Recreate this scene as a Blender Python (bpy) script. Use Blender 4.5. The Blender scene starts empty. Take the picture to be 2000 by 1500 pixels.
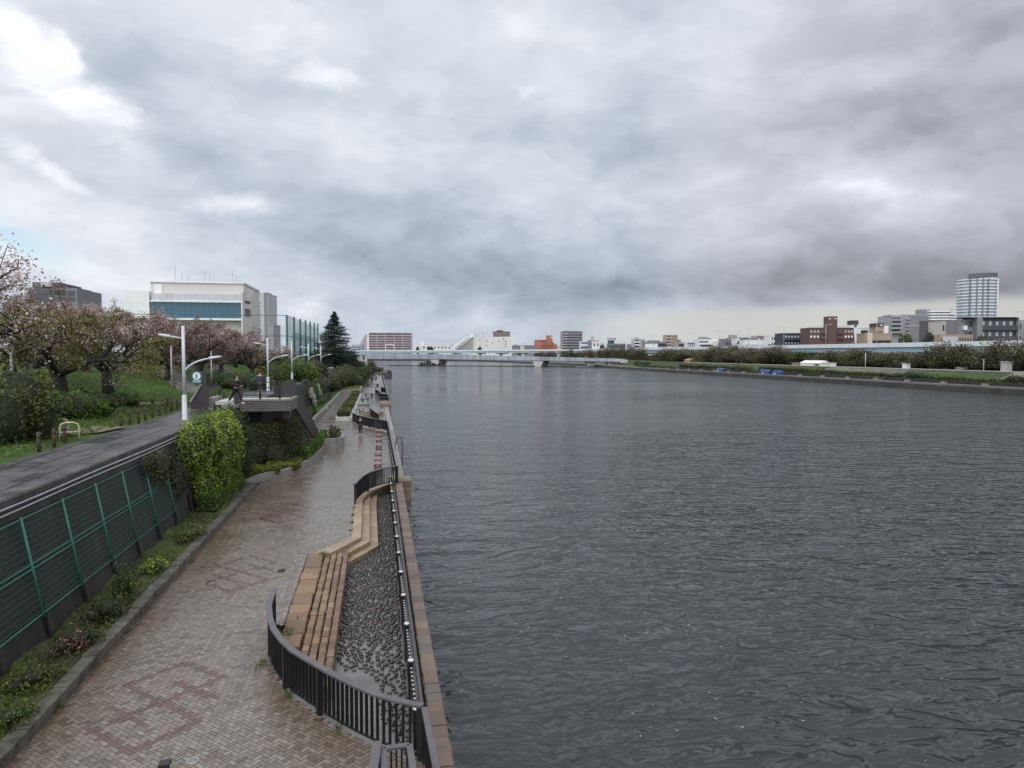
import bpy, math, random
import numpy as np
from mathutils import Vector, Matrix
SC = bpy.context.scene
COL = SC.collection
rad = math.radians
random.seed(7); RNG = np.random.default_rng(11)
# ------------------------------------------------------------------ camera
YAW, PITCH, CAMZ, FPX = rad(10.785), rad(2.472), 7.5, 1390.0
F_ = Vector((math.sin(YAW)*math.cos(PITCH), math.cos(YAW)*math.cos(PITCH), -math.sin(PITCH)))
R_ = Vector((math.cos(YAW), -math.sin(YAW), 0)); U_ = R_.cross(F_)
cam = bpy.data.cameras.new('camera'); cam.sensor_width = 36; cam.lens = 36*FPX/2000
cam.clip_start = 0.1; cam.clip_end = 9000
co = bpy.data.objects.new('camera', cam); COL.objects.link(co)
co.matrix_world = Matrix(((R_.x, U_.x, -F_.x, 0), (R_.y, U_.y, -F_.y, 0), (R_.z, U_.z, -F_.z, CAMZ), (0, 0, 0, 1)))
SC.camera = co
def ray(px, py): return F_ + R_*((px-1000)/FPX) + U_*((750-py)/FPX)
def G(px, py, z=0.0):                # where the survey ray meets the level z
    d = ray(px, py); t = (z-CAMZ)/d.z
    return Vector((d.x*t, d.y*t, z))
def PY(px, py, Y):                   # the point on the ray at river distance Y
    d = ray(px, py); t = Y/d.y
    return Vector((d.x*t, Y, d.z*t+CAMZ))
# ------------------------------------------------------------------ tags and builders
OFF = {}
def tag(o, label=None, cat=None, group=None, kind=None):
    if label: o['label'] = label
    if cat: o['category'] = cat
    if group: o['group'] = group
    if kind: o['kind'] = kind
    return o
def thing(name, label, cat, loc=(0, 0, 0), group=None):
    o = bpy.data.objects.new(name, None); COL.objects.link(o); o.location = loc
    o.empty_display_size = 0.3
    OFF[o.name] = Vector(loc)
    return tag(o, label, cat, group)
class MB:
    def __init__(s): s.v = []; s.f = []; s.m = []; s.sm = []
    def add(s, vs, fs, mi=0, smooth=False):
        b = len(s.v); s.v += [tuple(p) for p in vs]
        for f in fs: s.f.append(tuple(b+i for i in f)); s.m.append(mi); s.sm.append(smooth)
        return s
    def box(s, x0, x1, y0, y1, z0, z1, mi=0):
        return s.add([(x0,y0,z0),(x1,y0,z0),(x1,y1,z0),(x0,y1,z0),(x0,y0,z1),(x1,y0,z1),(x1,y1,z1),(x0,y1,z1)],
                     [(0,3,2,1),(4,5,6,7),(0,1,5,4),(1,2,6,5),(2,3,7,6),(3,0,4,7)], mi)
    def bar(s, a, b, w, h, mi=0, up=(0,0,1)):      # a straight bar of width w and height h between two points
        a = Vector(a); b = Vector(b); d = (b-a).normalized(); u = Vector(up)
        side = d.cross(u)
        if side.length < 1e-4: side = Vector((1, 0, 0))
        side.normalize(); u = side.cross(d); vs = []
        for p in (a, b):
            for i, j in ((-1,-1),(1,-1),(1,1),(-1,1)): vs.append(p+side*(i*w/2)+u*(j*h/2))
        return s.add(vs, [(0,1,2,3),(7,6,5,4),(0,4,5,1),(1,5,6,2),(2,6,7,3),(3,7,4,0)], mi)
    def tube(s, pts, r, n=6, mi=0, cap=True, smooth=True):
        pts = [Vector(p) for p in pts]; rs = r if isinstance(r, (list, tuple)) else [r]*len(pts)
        vs = []; fs = []; ref = Vector((0.31, 0.77, 0.56))
        for i, p in enumerate(pts):
            d = (pts[min(i+1, len(pts)-1)]-pts[max(i-1, 0)])
            d = d.normalized() if d.length > 1e-9 else Vector((0, 0, 1))
            if abs(d.dot(ref)) > 0.95: ref = Vector((0.9, -0.3, 0.2))
            a = (ref-d*ref.dot(d)).normalized(); b = d.cross(a); ref = a
            for k in range(n):
                t = 2*math.pi*k/n; vs.append(p+(a*math.cos(t)+b*math.sin(t))*rs[i])
        for i in range(len(pts)-1):
            for k in range(n):
                fs.append((i*n+k, i*n+(k+1) % n, (i+1)*n+(k+1) % n, (i+1)*n+k))
        s.add(vs, fs, mi, smooth)
        if cap:
            b = len(s.v)-len(vs); e = b+(len(pts)-1)*n
            s.f += [tuple(b+k for k in reversed(range(n))), tuple(e+k for k in range(n))]; s.m += [mi, mi]; s.sm += [False, False]
        return s
    def prism(s, poly, z0, z1, mi=0):
        n = len(poly); g = lambda z, p: z(p) if callable(z) else z
        vs = [(p[0], p[1], g(z0, p)) for p in poly]+[(p[0], p[1], g(z1, p)) for p in poly]
        fs = [tuple(reversed(range(n))), tuple(range(n, 2*n))]+[(i, (i+1) % n, n+(i+1) % n, n+i) for i in range(n)]
        return s.add(vs, fs, mi)
    def lathe(s, cx, cy, prof, n=12, mi=0, smooth=True):
        vs = []; fs = []
        for r, z in prof:
            for k in range(n):
                t = 2*math.pi*k/n; vs.append((cx+r*math.cos(t), cy+r*math.sin(t), z))
        for i in range(len(prof)-1):
            for k in range(n): fs.append((i*n+k, i*n+(k+1) % n, (i+1)*n+(k+1) % n, (i+1)*n+k))
        s.add(vs, fs, mi, smooth); b = len(s.v)-len(vs); e = b+(len(prof)-1)*n
        s.f += [tuple(b+k for k in reversed(range(n))), tuple(e+k for k in range(n))]; s.m += [mi]*2; s.sm += [False]*2
        return s
    def build(s, name, mats, parent=None, bevel=0, label=None):
        me = bpy.data.meshes.new(name)
        if parent is not None: off = OFF.get(parent.name, Vector((0, 0, 0)))
        else:
            a = np.array(s.v); off = Vector(((a[:,0].min()+a[:,0].max())/2, (a[:,1].min()+a[:,1].max())/2, a[:,2].min()))
        me.from_pydata([(x-off.x, y-off.y, z-off.z) for x, y, z in s.v], [], s.f)
        if not isinstance(mats, (list, tuple)): mats = [mats]
        for m in mats: me.materials.append(m)
        me.polygons.foreach_set('material_index', s.m); me.polygons.foreach_set('use_smooth', s.sm); me.update()
        o = bpy.data.objects.new(name, me); COL.objects.link(o); OFF[o.name] = off
        if parent is not None: o.parent = parent
        else: o.location = off
        if bevel:
            b = o.modifiers.new('bevel', 'BEVEL'); b.width = bevel; b.segments = 2; b.limit_method = 'ANGLE'
        if label: o['label'] = label
        return o
def struct(name, mb, mats, **k):
    return tag(mb.build(name, mats, **k), kind='structure')
def kids(o): return [c for c in bpy.data.objects if c.parent == o]
def copy_tree(o, parent=None):
    c = o.copy(); COL.objects.link(c); OFF[c.name] = OFF.get(o.name, Vector())
    if parent is not None: c.parent = parent
    for ch in list(o.children): copy_tree(ch, c)
    return c
def clone(src, loc, rz=0, sc=1, label=None):
    c = copy_tree(src); c.location = loc; c.rotation_euler = (0, 0, rz)
    c.scale = (sc, sc, sc) if not isinstance(sc, tuple) else sc
    if label: c['label'] = label
    return c
# ------------------------------------------------------------------ materials
def nodes(name):
    m = bpy.data.materials.new(name); m.use_nodes = True; nt = m.node_tree
    return m, nt, nt.nodes['Principled BSDF'], (lambda t, **k: _n(nt, t, **k)), nt.links.new
def _n(nt, t, **k):
    n = nt.nodes.new(t)
    for a, b in k.items():
        if a[0] == '_': n.inputs[a[1:].replace('_', ' ')].default_value = b
        else: setattr(n, a, b)
    return n
def mat(name, c, rough=0.6, c2=None, scale=3.0, metal=0.0, bump=0.0, bscale=None, streak=False, c3=None, rvar=0.0, spec=0.5):
    m, nt, P, N, L = nodes(name)
    P.inputs['Roughness'].default_value = rough; P.inputs['Metallic'].default_value = metal
    P.inputs['Specular IOR Level'].default_value = spec
    P.inputs['Base Color'].default_value = (*c, 1)
    if c2 is None: c2 = tuple(x*0.78 for x in c)
    tc = N('ShaderNodeNewGeometry'); vec = tc.outputs['Position']
    mp = N('ShaderNodeMapping'); mp.inputs['Scale'].default_value = (scale, scale, scale*(0.12 if streak else 1)); L(vec, mp.inputs[0])
    nz = N('ShaderNodeTexNoise', _Scale=1.0, _Detail=6.0, _Roughness=0.65); L(mp.outputs[0], nz.inputs['Vector'])
    cr = N('ShaderNodeValToRGB'); cr.color_ramp.elements[0].position = 0.36; cr.color_ramp.elements[1].position = 0.66
    cr.color_ramp.elements[0].color = (*c2, 1); cr.color_ramp.elements[1].color = (*c, 1)
    if c3 is not None:
        e = cr.color_ramp.elements.new(0.78); e.color = (*c3, 1)
    L(nz.outputs['Fac'], cr.inputs[0]); L(cr.outputs[0], P.inputs['Base Color'])
    if rvar:
        mr = N('ShaderNodeMapRange'); mr.inputs['To Min'].default_value = max(0.02, rough-rvar); mr.inputs['To Max'].default_value = rough+rvar
        mr.inputs['From Min'].default_value = 0.3; mr.inputs['From Max'].default_value = 0.7
        L(nz.outputs['Fac'], mr.inputs['Value']); L(mr.outputs[0], P.inputs['Roughness'])
    if bump:
        b = N('ShaderNodeBump', _Strength=1.0, _Distance=bump); n2 = N('ShaderNodeTexNoise', _Scale=bscale or scale*4, _Detail=5.0)
        L(vec, n2.inputs['Vector']); L(n2.outputs['Fac'], b.inputs['Height']); L(b.outputs[0], P.inputs['Normal'])
    return m
def attrmat(name, rough=0.6, trans=0.0, spec=0.3, bump=0.0, bscale=30, rvar=0.0):
    m, nt, P, N, L = nodes(name)
    at = N('ShaderNodeAttribute', attribute_name='Col'); L(at.outputs['Color'], P.inputs['Base Color'])
    P.inputs['Roughness'].default_value = rough; P.inputs['Specular IOR Level'].default_value = spec
    if trans:
        tr = N('ShaderNodeBsdfTranslucent'); mx = N('ShaderNodeMixShader', _Fac=trans); L(at.outputs['Color'], tr.inputs['Color'])
        L(P.outputs[0], mx.inputs[1]); L(tr.outputs[0], mx.inputs[2]); L(mx.outputs[0], nt.nodes['Material Output'].inputs['Surface'])
    if bump or rvar:
        g = N('ShaderNodeNewGeometry'); n2 = N('ShaderNodeTexNoise', _Scale=bscale, _Detail=5.0); L(g.outputs['Position'], n2.inputs['Vector'])
        if bump:
            b = N('ShaderNodeBump', _Strength=1.0, _Distance=bump); L(n2.outputs['Fac'], b.inputs['Height']); L(b.outputs[0], P.inputs['Normal'])
        if rvar:
            n3 = N('ShaderNodeTexNoise', _Scale=0.7, _Detail=5.0); L(g.outputs['Position'], n3.inputs['Vector'])
            mr = N('ShaderNodeMapRange'); mr.inputs['To Min'].default_value = rough-rvar; mr.inputs['To Max'].default_value = rough+rvar
            mr.inputs['From Min'].default_value = 0.35; mr.inputs['From Max'].default_value = 0.65
            L(n3.outputs['Fac'], mr.inputs['Value']); L(mr.outputs[0], P.inputs['Roughness'])
    return m
M = {}
M['leaf'] = attrmat('leaf', 0.5, 0.25)
M['far_leaf'] = attrmat('far_leaf', 0.7, 0.2)
M['brick'] = attrmat('paver', 0.22, 0, 0.6, 0.002, 60, 0.10)
M['stone_attr'] = attrmat('cut_stone', 0.45, 0, 0.5, 0.03, 9, 0.12)
M['cobble'] = attrmat('cobble', 0.3, 0, 0.5)
M['bark'] = mat('bark', (0.02, 0.016, 0.014), 0.85, (0.009, 0.007, 0.006), 5, bump=0.05)
M['asphalt'] = mat('wet_asphalt', (0.085, 0.085, 0.09), 0.36, (0.032, 0.032, 0.034), 0.9, c3=(.11, .11, .11), rvar=0.16, bump=0.01, bscale=25)
M['grout'] = mat('paving_joint', (0.035, 0.03, 0.025), 0.6, None, 2)
M['conc_dark'] = mat('weathered_concrete', (0.035, 0.032, 0.028), 0.75, (0.014, 0.013, 0.012), 1.2, streak=True, bump=0.02, bscale=4, c3=(0.085, 0.08, 0.07))
M['conc_band'] = mat('coping_concrete', (0.075, 0.07, 0.062), 0.75, (0.028, 0.026, 0.023), 1.6, bump=0.02, c3=(0.13, 0.12, 0.1))
M['conc'] = mat('concrete', (0.3, 0.29, 0.27), 0.7, (0.19, 0.18, 0.165), 0.8, streak=True, bump=0.01)
M['conc_light'] = mat('pale_concrete', (0.48, 0.47, 0.44), 0.65, (0.36, 0.35, 0.33), 1.0)
M['kerb'] = mat('mossy_kerb_stone', (0.12, 0.108, 0.085), 0.6, (0.03, 0.028, 0.018), 2.4, bump=0.03, c3=(0.30, 0.285, 0.25))
M['granite'] = mat('grey_granite', (0.24, 0.225, 0.205), 0.45, (0.15, 0.14, 0.125), 2.5, bump=0.01)
M['soil'] = mat('mossy_soil', (0.06, 0.085, 0.014), 0.9, (0.032, 0.036, 0.012), 1.6, bump=0.06, c3=(0.11, 0.14, 0.02))
M['grass'] = mat('short_grass', (0.055, 0.10, 0.018), 0.9, (0.032, 0.06, 0.012), 0.45, bump=0.08, bscale=9, c3=(0.09, 0.115, 0.03), spec=.2)
M['dirt'] = mat('bare_path', (0.2, 0.17, 0.12), 0.85, (0.1, 0.1, 0.05), 0.8, bump=0.03)
M['iron'] = mat('dark_iron_paint', (0.013, 0.012, 0.014), 0.36, (0.012, 0.011, 0.012), 5)
M['rail_top'] = mat('grey_handrail', (0.10, 0.095, 0.10), 0.36, (0.07, 0.066, 0.068), 3)
M['black'] = mat('black_paint', (0.008, 0.008, 0.009), 0.4, None, 4)
M['brown_panel'] = mat('brown_steel_panel', (0.045, 0.036, 0.038), 0.45, (0.03, 0.024, 0.025), 1.4)
M['red_brown'] = mat('reddish_steel_panel', (0.075, 0.04, 0.042), 0.5, (0.05, 0.028, 0.03), 1.4)
M['green_paint'] = mat('green_fence_paint', (0.035, 0.17, 0.125), 0.45, (0.025, 0.12, 0.09), 3)
M['green_net'] = mat('green_netting', (0.02, 0.10, 0.085), 0.7, None, 2)
M['green_wire'] = mat('green_wire', (0.03, 0.085, 0.07), 0.5, (0.06, 0.09, 0.08), 1.5)
M['white_paint'] = mat('white_lamp_paint', (0.54, 0.56, 0.58), 0.35, (0.44, 0.46, 0.48), 1.5)
M['white'] = mat('white_coating', (0.78, 0.78, 0.77), 0.5, (0.66, 0.66, 0.65), 1.0)
M['steel'] = mat('stainless_steel', (0.6, 0.6, 0.58), 0.3, None, 3, metal=0.8)
M['zinc'] = mat('grey_conduit', (0.38, 0.39, 0.41), 0.4, (0.27, 0.28, 0.29), 1.5)
M['wood'] = mat('weathered_wood', (0.075, 0.052, 0.032), 0.8, (0.04, 0.028, 0.018), 4, bump=0.01)
M['sign_green'] = mat('sign_green', (0.006, 0.11, 0.085), 0.4, (0.006, 0.10, 0.078), 1)
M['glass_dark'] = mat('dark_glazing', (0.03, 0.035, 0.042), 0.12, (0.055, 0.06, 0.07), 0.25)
M['red_seat'] = mat('red_seat', (0.27, 0.115, 0.10), 0.35, (0.20, 0.08, 0.07), 3)
M['tile'] = None
# ------------------------------------------------------------------ sky: broken overcast over a clear sky
SUN_AZ, SUN_EL = rad(215), rad(48)      # compass-like angle from +Y towards +X, and elevation
W = bpy.data.worlds.new('World'); SC.world = W; W.use_nodes = True
wt = W.node_tree; wt.nodes.clear()
WN = lambda t, **k: _n(wt, t, **k)
WL = wt.links.new
def setv(n, i, v):
    if hasattr(v, 'is_output'): WL(v, n.inputs[i])
    else: n.inputs[i].default_value = v
def mth(op, a, b=0.0, c=0.0, clamp=False):
    n = WN('ShaderNodeMath', operation=op); n.use_clamp = clamp
    setv(n, 0, a); setv(n, 1, b)
    if op in ('MULTIPLY_ADD',): setv(n, 2, c)
    return n.outputs[0]
def vmt(op, a, b=(0, 0, 0)):
    n = WN('ShaderNodeVectorMath', operation=op); setv(n, 0, a); setv(n, 1, b)
    return n.outputs['Value'] if op in ('DOT_PRODUCT', 'LENGTH') else n.outputs['Vector']
def smooth(x, lo, hi, a=0.0, b=1.0):
    n = WN('ShaderNodeMapRange', interpolation_type='SMOOTHSTEP'); setv(n, 0, x)
    for i, v in enumerate((lo, hi, a, b)): n.inputs[i+1].default_value = v
    return n.outputs[0]
tc = WN('ShaderNodeTexCoord'); DIR = vmt('NORMALIZE', tc.outputs['Generated'])
sep = WN('ShaderNodeSeparateXYZ'); WL(DIR, sep.inputs[0]); DZ = sep.outputs['Z']
def wnoise(vec, scale, detail=6.0, rough=0.55, out='Fac', kind=None, dist=0.0):
    n = WN('ShaderNodeTexNoise', _Scale=scale, _Detail=detail, _Roughness=rough, _Distortion=dist); WL(vec, n.inputs['Vector'])
    return n.outputs[out]
# the cloud layer is a sheet overhead: its texture is laid out on that sheet
den = mth('ADD', mth('MAXIMUM', DZ, 0.0), 0.75)
cmb = WN('ShaderNodeCombineXYZ'); WL(mth('DIVIDE', sep.outputs['X'], den), cmb.inputs[0]); WL(mth('DIVIDE', sep.outputs['Y'], den), cmb.inputs[1]); WL(mth('MULTIPLY', DZ, 1.5), cmb.inputs[2])
SHEET = cmb.outputs[0]
warpc = vmt('SUBTRACT', wnoise(SHEET, 3.2, 8.0, 0.6, 'Color'), (0.5, 0.5, 0.5))
WD = vmt('ADD', DIR, vmt('MULTIPLY', warpc, (0.15, 0.15, 0.09)))
WS = vmt('ADD', SHEET, vmt('MULTIPLY', warpc, (0.16, 0.16, 0.16)))
def srgb(v): v /= 255.0; return v/12.92 if v <= 0.04045 else ((v+0.055)/1.055)**2.4
BASE = 0.63
# cloud masses: (direction given by its place in the survey frame, half sizes in radians, brightness)
def blob(px, py, sx, sy, amp, tilt=0.0, vec=None):
    c = ray(px, py).normalized(); e1 = Vector((c.y, -c.x, 0)).normalized(); e2 = e1.cross(c)
    t = rad(tilt); a1 = (e1*math.cos(t)+e2*math.sin(t))/sx; a2 = (e2*math.cos(t)-e1*math.sin(t))/sy
    v = vec if vec is not None else WD
    o1 = mth('SUBTRACT', vmt('DOT_PRODUCT', v, tuple(a1)), a1.dot(c)); o2 = mth('SUBTRACT', vmt('DOT_PRODUCT', v, tuple(a2)), a2.dot(c))
    back = mth('MULTIPLY', mth('LESS_THAN', vmt('DOT_PRODUCT', DIR, tuple(c)), 0.1), 30.0)
    r2 = mth('ADD', mth('MULTIPLY_ADD', o1, o1, mth('MULTIPLY', o2, o2)), back)
    return mth('MULTIPLY', mth('EXPONENT', mth('MULTIPLY', r2, -1.0)), amp)
BL = [  # px, py, sx, sy, amp, tilt
 (-120,150,.20,.25,.14,0),(20,470,.12,.05,.08,0),(200,150,.05,.08,-.08,-20),(300,110,.10,.05,-.06,-20),(700,40,.25,.06,.11,0),(1050,110,.12,.05,.12,-20),(1420,80,.10,.05,.10,0),
 (330,290,.13,.03,-.06,-30),(640,290,.10,.04,.09,0),(330,350,.10,.02,.08,-15),
 (760,420,.20,.055,-.09,-10),(560,475,.12,.03,-.10,-12),(1230,250,.20,.05,-.10,-14),(1650,240,.20,.055,-.10,-10),(1920,260,.15,.11,-.09,0),(1990,40,.10,.10,-.15,0),
 (1020,430,.10,.04,.06,-20),(1340,350,.12,.03,.10,0),(1720,372,.10,.024,.13,-12),(1520,405,.16,.04,.04,0),
 (1250,480,.26,.06,-.05,-10),(1850,475,.22,.04,-.15,-6),(1680,563,.30,.032,-.23,-4),(1960,545,.12,.05,-.10,0),(1330,580,.16,.024,-.08,-3),
 (900,545,.22,.06,-.08,-8),(760,615,.12,.05,-.02,0),(1050,560,.28,.05,-.07,-3),(300,480,.20,.03,.07,-10),(200,535,.14,.022,.13,-8),(560,620,.10,.03,.08,0)]
f = None
for b in BL:
    x = blob(*b); f = x if f is None else mth('ADD', f, x)
big = mth('SUBTRACT', wnoise(WS, 1.7, 5.0, 0.5), 0.5); mid = mth('SUBTRACT', wnoise(WS, 4.6, 8.0, 0.58), 0.5)
fine = mth('SUBTRACT', wnoise(vmt('ADD', WS, (3.1, 7.7, 0.4)), 11.0, 8.0, 0.6), 0.5)
f = mth('ADD', f, mth('MULTIPLY', big, 0.20)); f = mth('ADD', f, mth('MULTIPLY', mid, 0.30)); f = mth('ADD', f, mth('MULTIPLY', fine, 0.14))
# rounded heads with soft lit sides
for sc, lo, hi, a_ in ((6.5, .40, .62, .10), (15.0, .42, .62, .045)):
    f = mth('ADD', f, mth('MULTIPLY', mth('SUBTRACT', smooth(wnoise(vmt('ADD', WS, (sc, 2.0, 1.0)), sc, 4.0, 0.5), lo, hi), .5), a_))
# thin places where the light breaks through, with crisp edges
BK = [(185,215,.066,.036,1.0,-25),(20,65,.032,.042,.8,0),(122,95,.018,.018,.7,0),(-90,230,.05,.06,.55,0),(85,328,.075,.017,.8,-30),(630,155,.062,.026,.8,10),(1020,165,.02,.025,.45,-30),(440,398,.066,.020,.70,4),(612,592,.045,.022,.6,0),(20,455,.05,.012,.8,-6),(1700,372,.09,.018,.38,-14),(1000,30,.05,.02,.6,0),(560,640,.05,.02,.6,0)]
k = None
for b in BK:
    x = blob(*b); k = x if k is None else mth('ADD', k, x)
k = mth('ADD', k, mth('ADD', mth('MULTIPLY', mid, 1.7), mth('MULTIPLY', fine, 1.1)))
f = mth('ADD', f, mth('MULTIPLY', smooth(k, .30, 1.20), .36))
# a flat cloud base ends above the right-hand skyline and leaves a pale strip below it
rightw = smooth(vmt('DOT_PRODUCT', DIR, tuple(ray(1750, 620).normalized())), 0.885, 0.985)
purpw = smooth(vmt('DOT_PRODUCT', DIR, tuple(ray(1900, 450).normalized())), 0.90, 0.995)
edge = mth('ADD', DZ, mth('MULTIPLY', mth('SUBTRACT', wnoise(DIR, 7.0, 6.0), 0.5), 0.020))
edge = mth('ADD', edge, mth('MULTIPLY', vmt('DOT_PRODUCT', DIR, tuple(R_)), -0.018))
strip = mth('MULTIPLY', smooth(edge, 0.060, 0.046), rightw)
# unseen sky overhead and behind is brightened to fill camera-facing walls
sunv = Vector((math.sin(SUN_AZ)*math.cos(SUN_EL), math.cos(SUN_AZ)*math.cos(SUN_EL), math.sin(SUN_EL)))
behind = mth('MULTIPLY', smooth(vmt('DOT_PRODUCT', DIR, tuple(sunv)), -0.15, 0.95), 1.05)
lx_ = mth('SUBTRACT', mth('ADD', mth('ADD', f, BASE), behind), 0.23)
lum = mth('ADD', mth('MULTIPLY', mth('ADD', lx_, mth('SQRT', mth('MULTIPLY_ADD', lx_, lx_, 0.012))), 0.5), 0.21)
# tint: thick cloud leans blue-grey, thin cloud is neutral white
cr = WN('ShaderNodeValToRGB'); E = cr.color_ramp.elements
E[0].position = 0.15; E[0].color = (0.83, 0.98, 1.17, 1); E[1].position = 0.8; E[1].color = (0.95, 0.985, 1.06, 1)
e = E.new(0.42); e.color = (0.845, 0.98, 1.16, 1)
WL(lum, cr.inputs[0])
purp = mth('MULTIPLY', purpw, 0.8)
mixp = WN('ShaderNodeMix', data_type='RGBA'); setv(mixp, 0, purp); WL(cr.outputs[0], mixp.inputs[6]); mixp.inputs[7].default_value = (0.955, 0.965, 1.085, 1)
cloud = vmt('SCALE', mixp.outputs[2]); 
sc_ = cloud.node; WL(lum, sc_.inputs['Scale'])
mixs = WN('ShaderNodeMix', data_type='RGBA'); setv(mixs, 0, mth('MULTIPLY', strip, 0.85)); WL(cloud, mixs.inputs[6]); mixs.inputs[7].default_value = (0.57, 0.575, 0.54, 1)
# clear sky showing through one gap low on the left
sky = WN('ShaderNodeTexSky', sky_type='NISHITA'); sky.sun_disc = False; sky.sun_elevation = SUN_EL; sky.sun_rotation = SUN_AZ
skys = vmt('SCALE', sky.outputs[0]); skys.node.inputs['Scale'].default_value = 0.13
gap = mth('MINIMUM', blob(35, 482, .050, .014, 1.3, -8), 1.0)
mixg = WN('ShaderNodeMix', data_type='RGBA'); WL(gap, mixg.inputs[0]); WL(mixs.outputs[2], mixg.inputs[6]); WL(vmt('ADD', skys, (0.16, 0.16, 0.14)), mixg.inputs[7])
bg = WN('ShaderNodeBackground'); bg.inputs['Strength'].default_value = 1.0; WL(mixg.outputs[2], bg.inputs['Color'])
wo = WN('ShaderNodeOutputWorld'); WL(bg.outputs[0], wo.inputs['Surface'])
sl = bpy.data.lights.new('sun', 'SUN'); sl.energy = 0.8; sl.angle = rad(25); sl.color = (1.0, 0.965, 0.91)
so = bpy.data.objects.new('sun', sl); COL.objects.link(so); so.rotation_euler = (-sunv).to_track_quat('-Z', 'Y').to_euler(); so.location = (0, 0, 60)
W.cycles.sampling_method = 'MANUAL'; W.cycles.sample_map_resolution = 512
SC.view_settings.view_transform = 'Standard'; SC.view_settings.look = 'None'; SC.view_settings.gamma = 1; SC.view_settings.exposure = 0.12
SC.cycles.use_denoising = True; SC.cycles.max_bounces = 5; SC.cycles.diffuse_bounces = 2; SC.cycles.glossy_bounces = 3; SC.cycles.transmission_bounces = 2
SC.cycles.sample_clamp_indirect = 4
# ------------------------------------------------------------------ river
m, nt, P, N, L = nodes('river_water')
P.inputs['Base Color'].default_value = (0.022, 0.026, 0.027, 1); P.inputs['Roughness'].default_value = 0.07; P.inputs['IOR'].default_value = 1.40
g = N('ShaderNodeNewGeometry')
def wave(scale, rot, sx, sy, detail, rough, kind=None, dist=0.0):
    mp = N('ShaderNodeMapping'); mp.inputs['Rotation'].default_value = (0, 0, rad(rot)); mp.inputs['Scale'].default_value = (scale*sx, scale*sy, 1)
    L(g.outputs['Position'], mp.inputs[0])
    n = N('ShaderNodeTexNoise', _Scale=1.0, _Detail=detail, _Roughness=rough, _Distortion=dist)
    L(mp.outputs[0], n.inputs['Vector']); return n.outputs['Fac']
def bumpn(h, dist, prev=None):
    b = N('ShaderNodeBump', _Strength=1.0, _Distance=dist); L(h, b.inputs['Height'])
    if prev is not None: L(prev, b.inputs['Normal'])
    return b.outputs[0]
def ridge(h):
    a = N('ShaderNodeMath', operation='MULTIPLY_ADD'); L(h, a.inputs[0]); a.inputs[1].default_value = 2; a.inputs[2].default_value = -1
    b = N('ShaderNodeMath', operation='ABSOLUTE'); L(a.outputs[0], b.inputs[0])
    c = N('ShaderNodeMath', operation='SUBTRACT'); c.inputs[0].default_value = 1; L(b.outputs[0], c.inputs[1]); return c.outputs[0]
big = bumpn(ridge(wave(0.20, 12, 0.45, 1.0, 2.0, 0.5, dist=0.5)), 0.42)
big = bumpn(ridge(wave(0.55, 4, 0.5, 1.0, 3.0, 0.5, dist=0.5)), 0.34, big)
big = bumpn(ridge(wave(1.5, 18, 0.6, 1.0, 2.0, 0.5, dist=0.6)), 0.17, big)
def slope(scale, rot, sx, ax, ay, detail=2.0):
    mp = N('ShaderNodeMapping'); mp.inputs['Rotation'].default_value = (0, 0, rad(rot)); mp.inputs['Scale'].default_value = (scale*sx, scale, 1); L(g.outputs['Position'], mp.inputs[0])
    n = N('ShaderNodeTexNoise', _Scale=1.0, _Detail=detail, _Roughness=0.55, _Distortion=0.3); L(mp.outputs[0], n.inputs['Vector'])
    a = N('ShaderNodeVectorMath', operation='SUBTRACT'); L(n.outputs['Color'], a.inputs[0]); a.inputs[1].default_value = (.5, .5, .5)
    b = N('ShaderNodeVectorMath', operation='MULTIPLY'); L(a.outputs[0], b.inputs[0]); b.inputs[1].default_value = (ax, ay, 0); return b.outputs[0]
def vadd(a, b): n = N('ShaderNodeVectorMath', operation='ADD'); L(a, n.inputs[0]); L(b, n.inputs[1]); return n.outputs[0]
# wind patches make the chop stronger and weaker over the river
gu = N('ShaderNodeMapRange'); gu.inputs['From Min'].default_value = .36; gu.inputs['From Max'].default_value = .64; gu.inputs['To Min'].default_value = .55; gu.inputs['To Max'].default_value = 1.25
L(wave(0.045, 14, 0.35, 1.0, 4.0, 0.55, dist=0.6), gu.inputs[0])
sl_ = vadd(slope(1.3, 12, .6, .16, .28, 3.0), slope(4.2, -6, .7, .18, .27, 2.0))
sm = N('ShaderNodeVectorMath', operation='SCALE'); L(sl_, sm.inputs[0]); L(gu.outputs[0], sm.inputs['Scale'])
nrm = vadd(big, sm.outputs[0])
nv = N('ShaderNodeVectorMath', operation='NORMALIZE'); L(nrm, nv.inputs[0]); L(nv.outputs[0], P.inputs['Normal'])
# gusts: patches of rougher water
gp = wave(0.035, 10, 0.5, 1.0, 3.0, 0.5); mr = N('ShaderNodeMapRange'); mr.inputs['From Min'].default_value = .35; mr.inputs['From Max'].default_value = .65
mr.inputs['To Min'].default_value = .06; mr.inputs['To Max'].default_value = .16; L(gp, mr.inputs[0]); L(mr.outputs[0], P.inputs['Roughness'])
M['water'] = m
mb = MB(); mb.add([(-30, -60, -1.5), (1500, -60, -1.5), (1500, 4000, -1.5), (-1500, 4000, -1.5), (-1500, 400, -1.5), (-30, 290, -1.5)], [(0, 1, 2, 3, 4, 5)])
struct('water', mb, M['water'])
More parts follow.
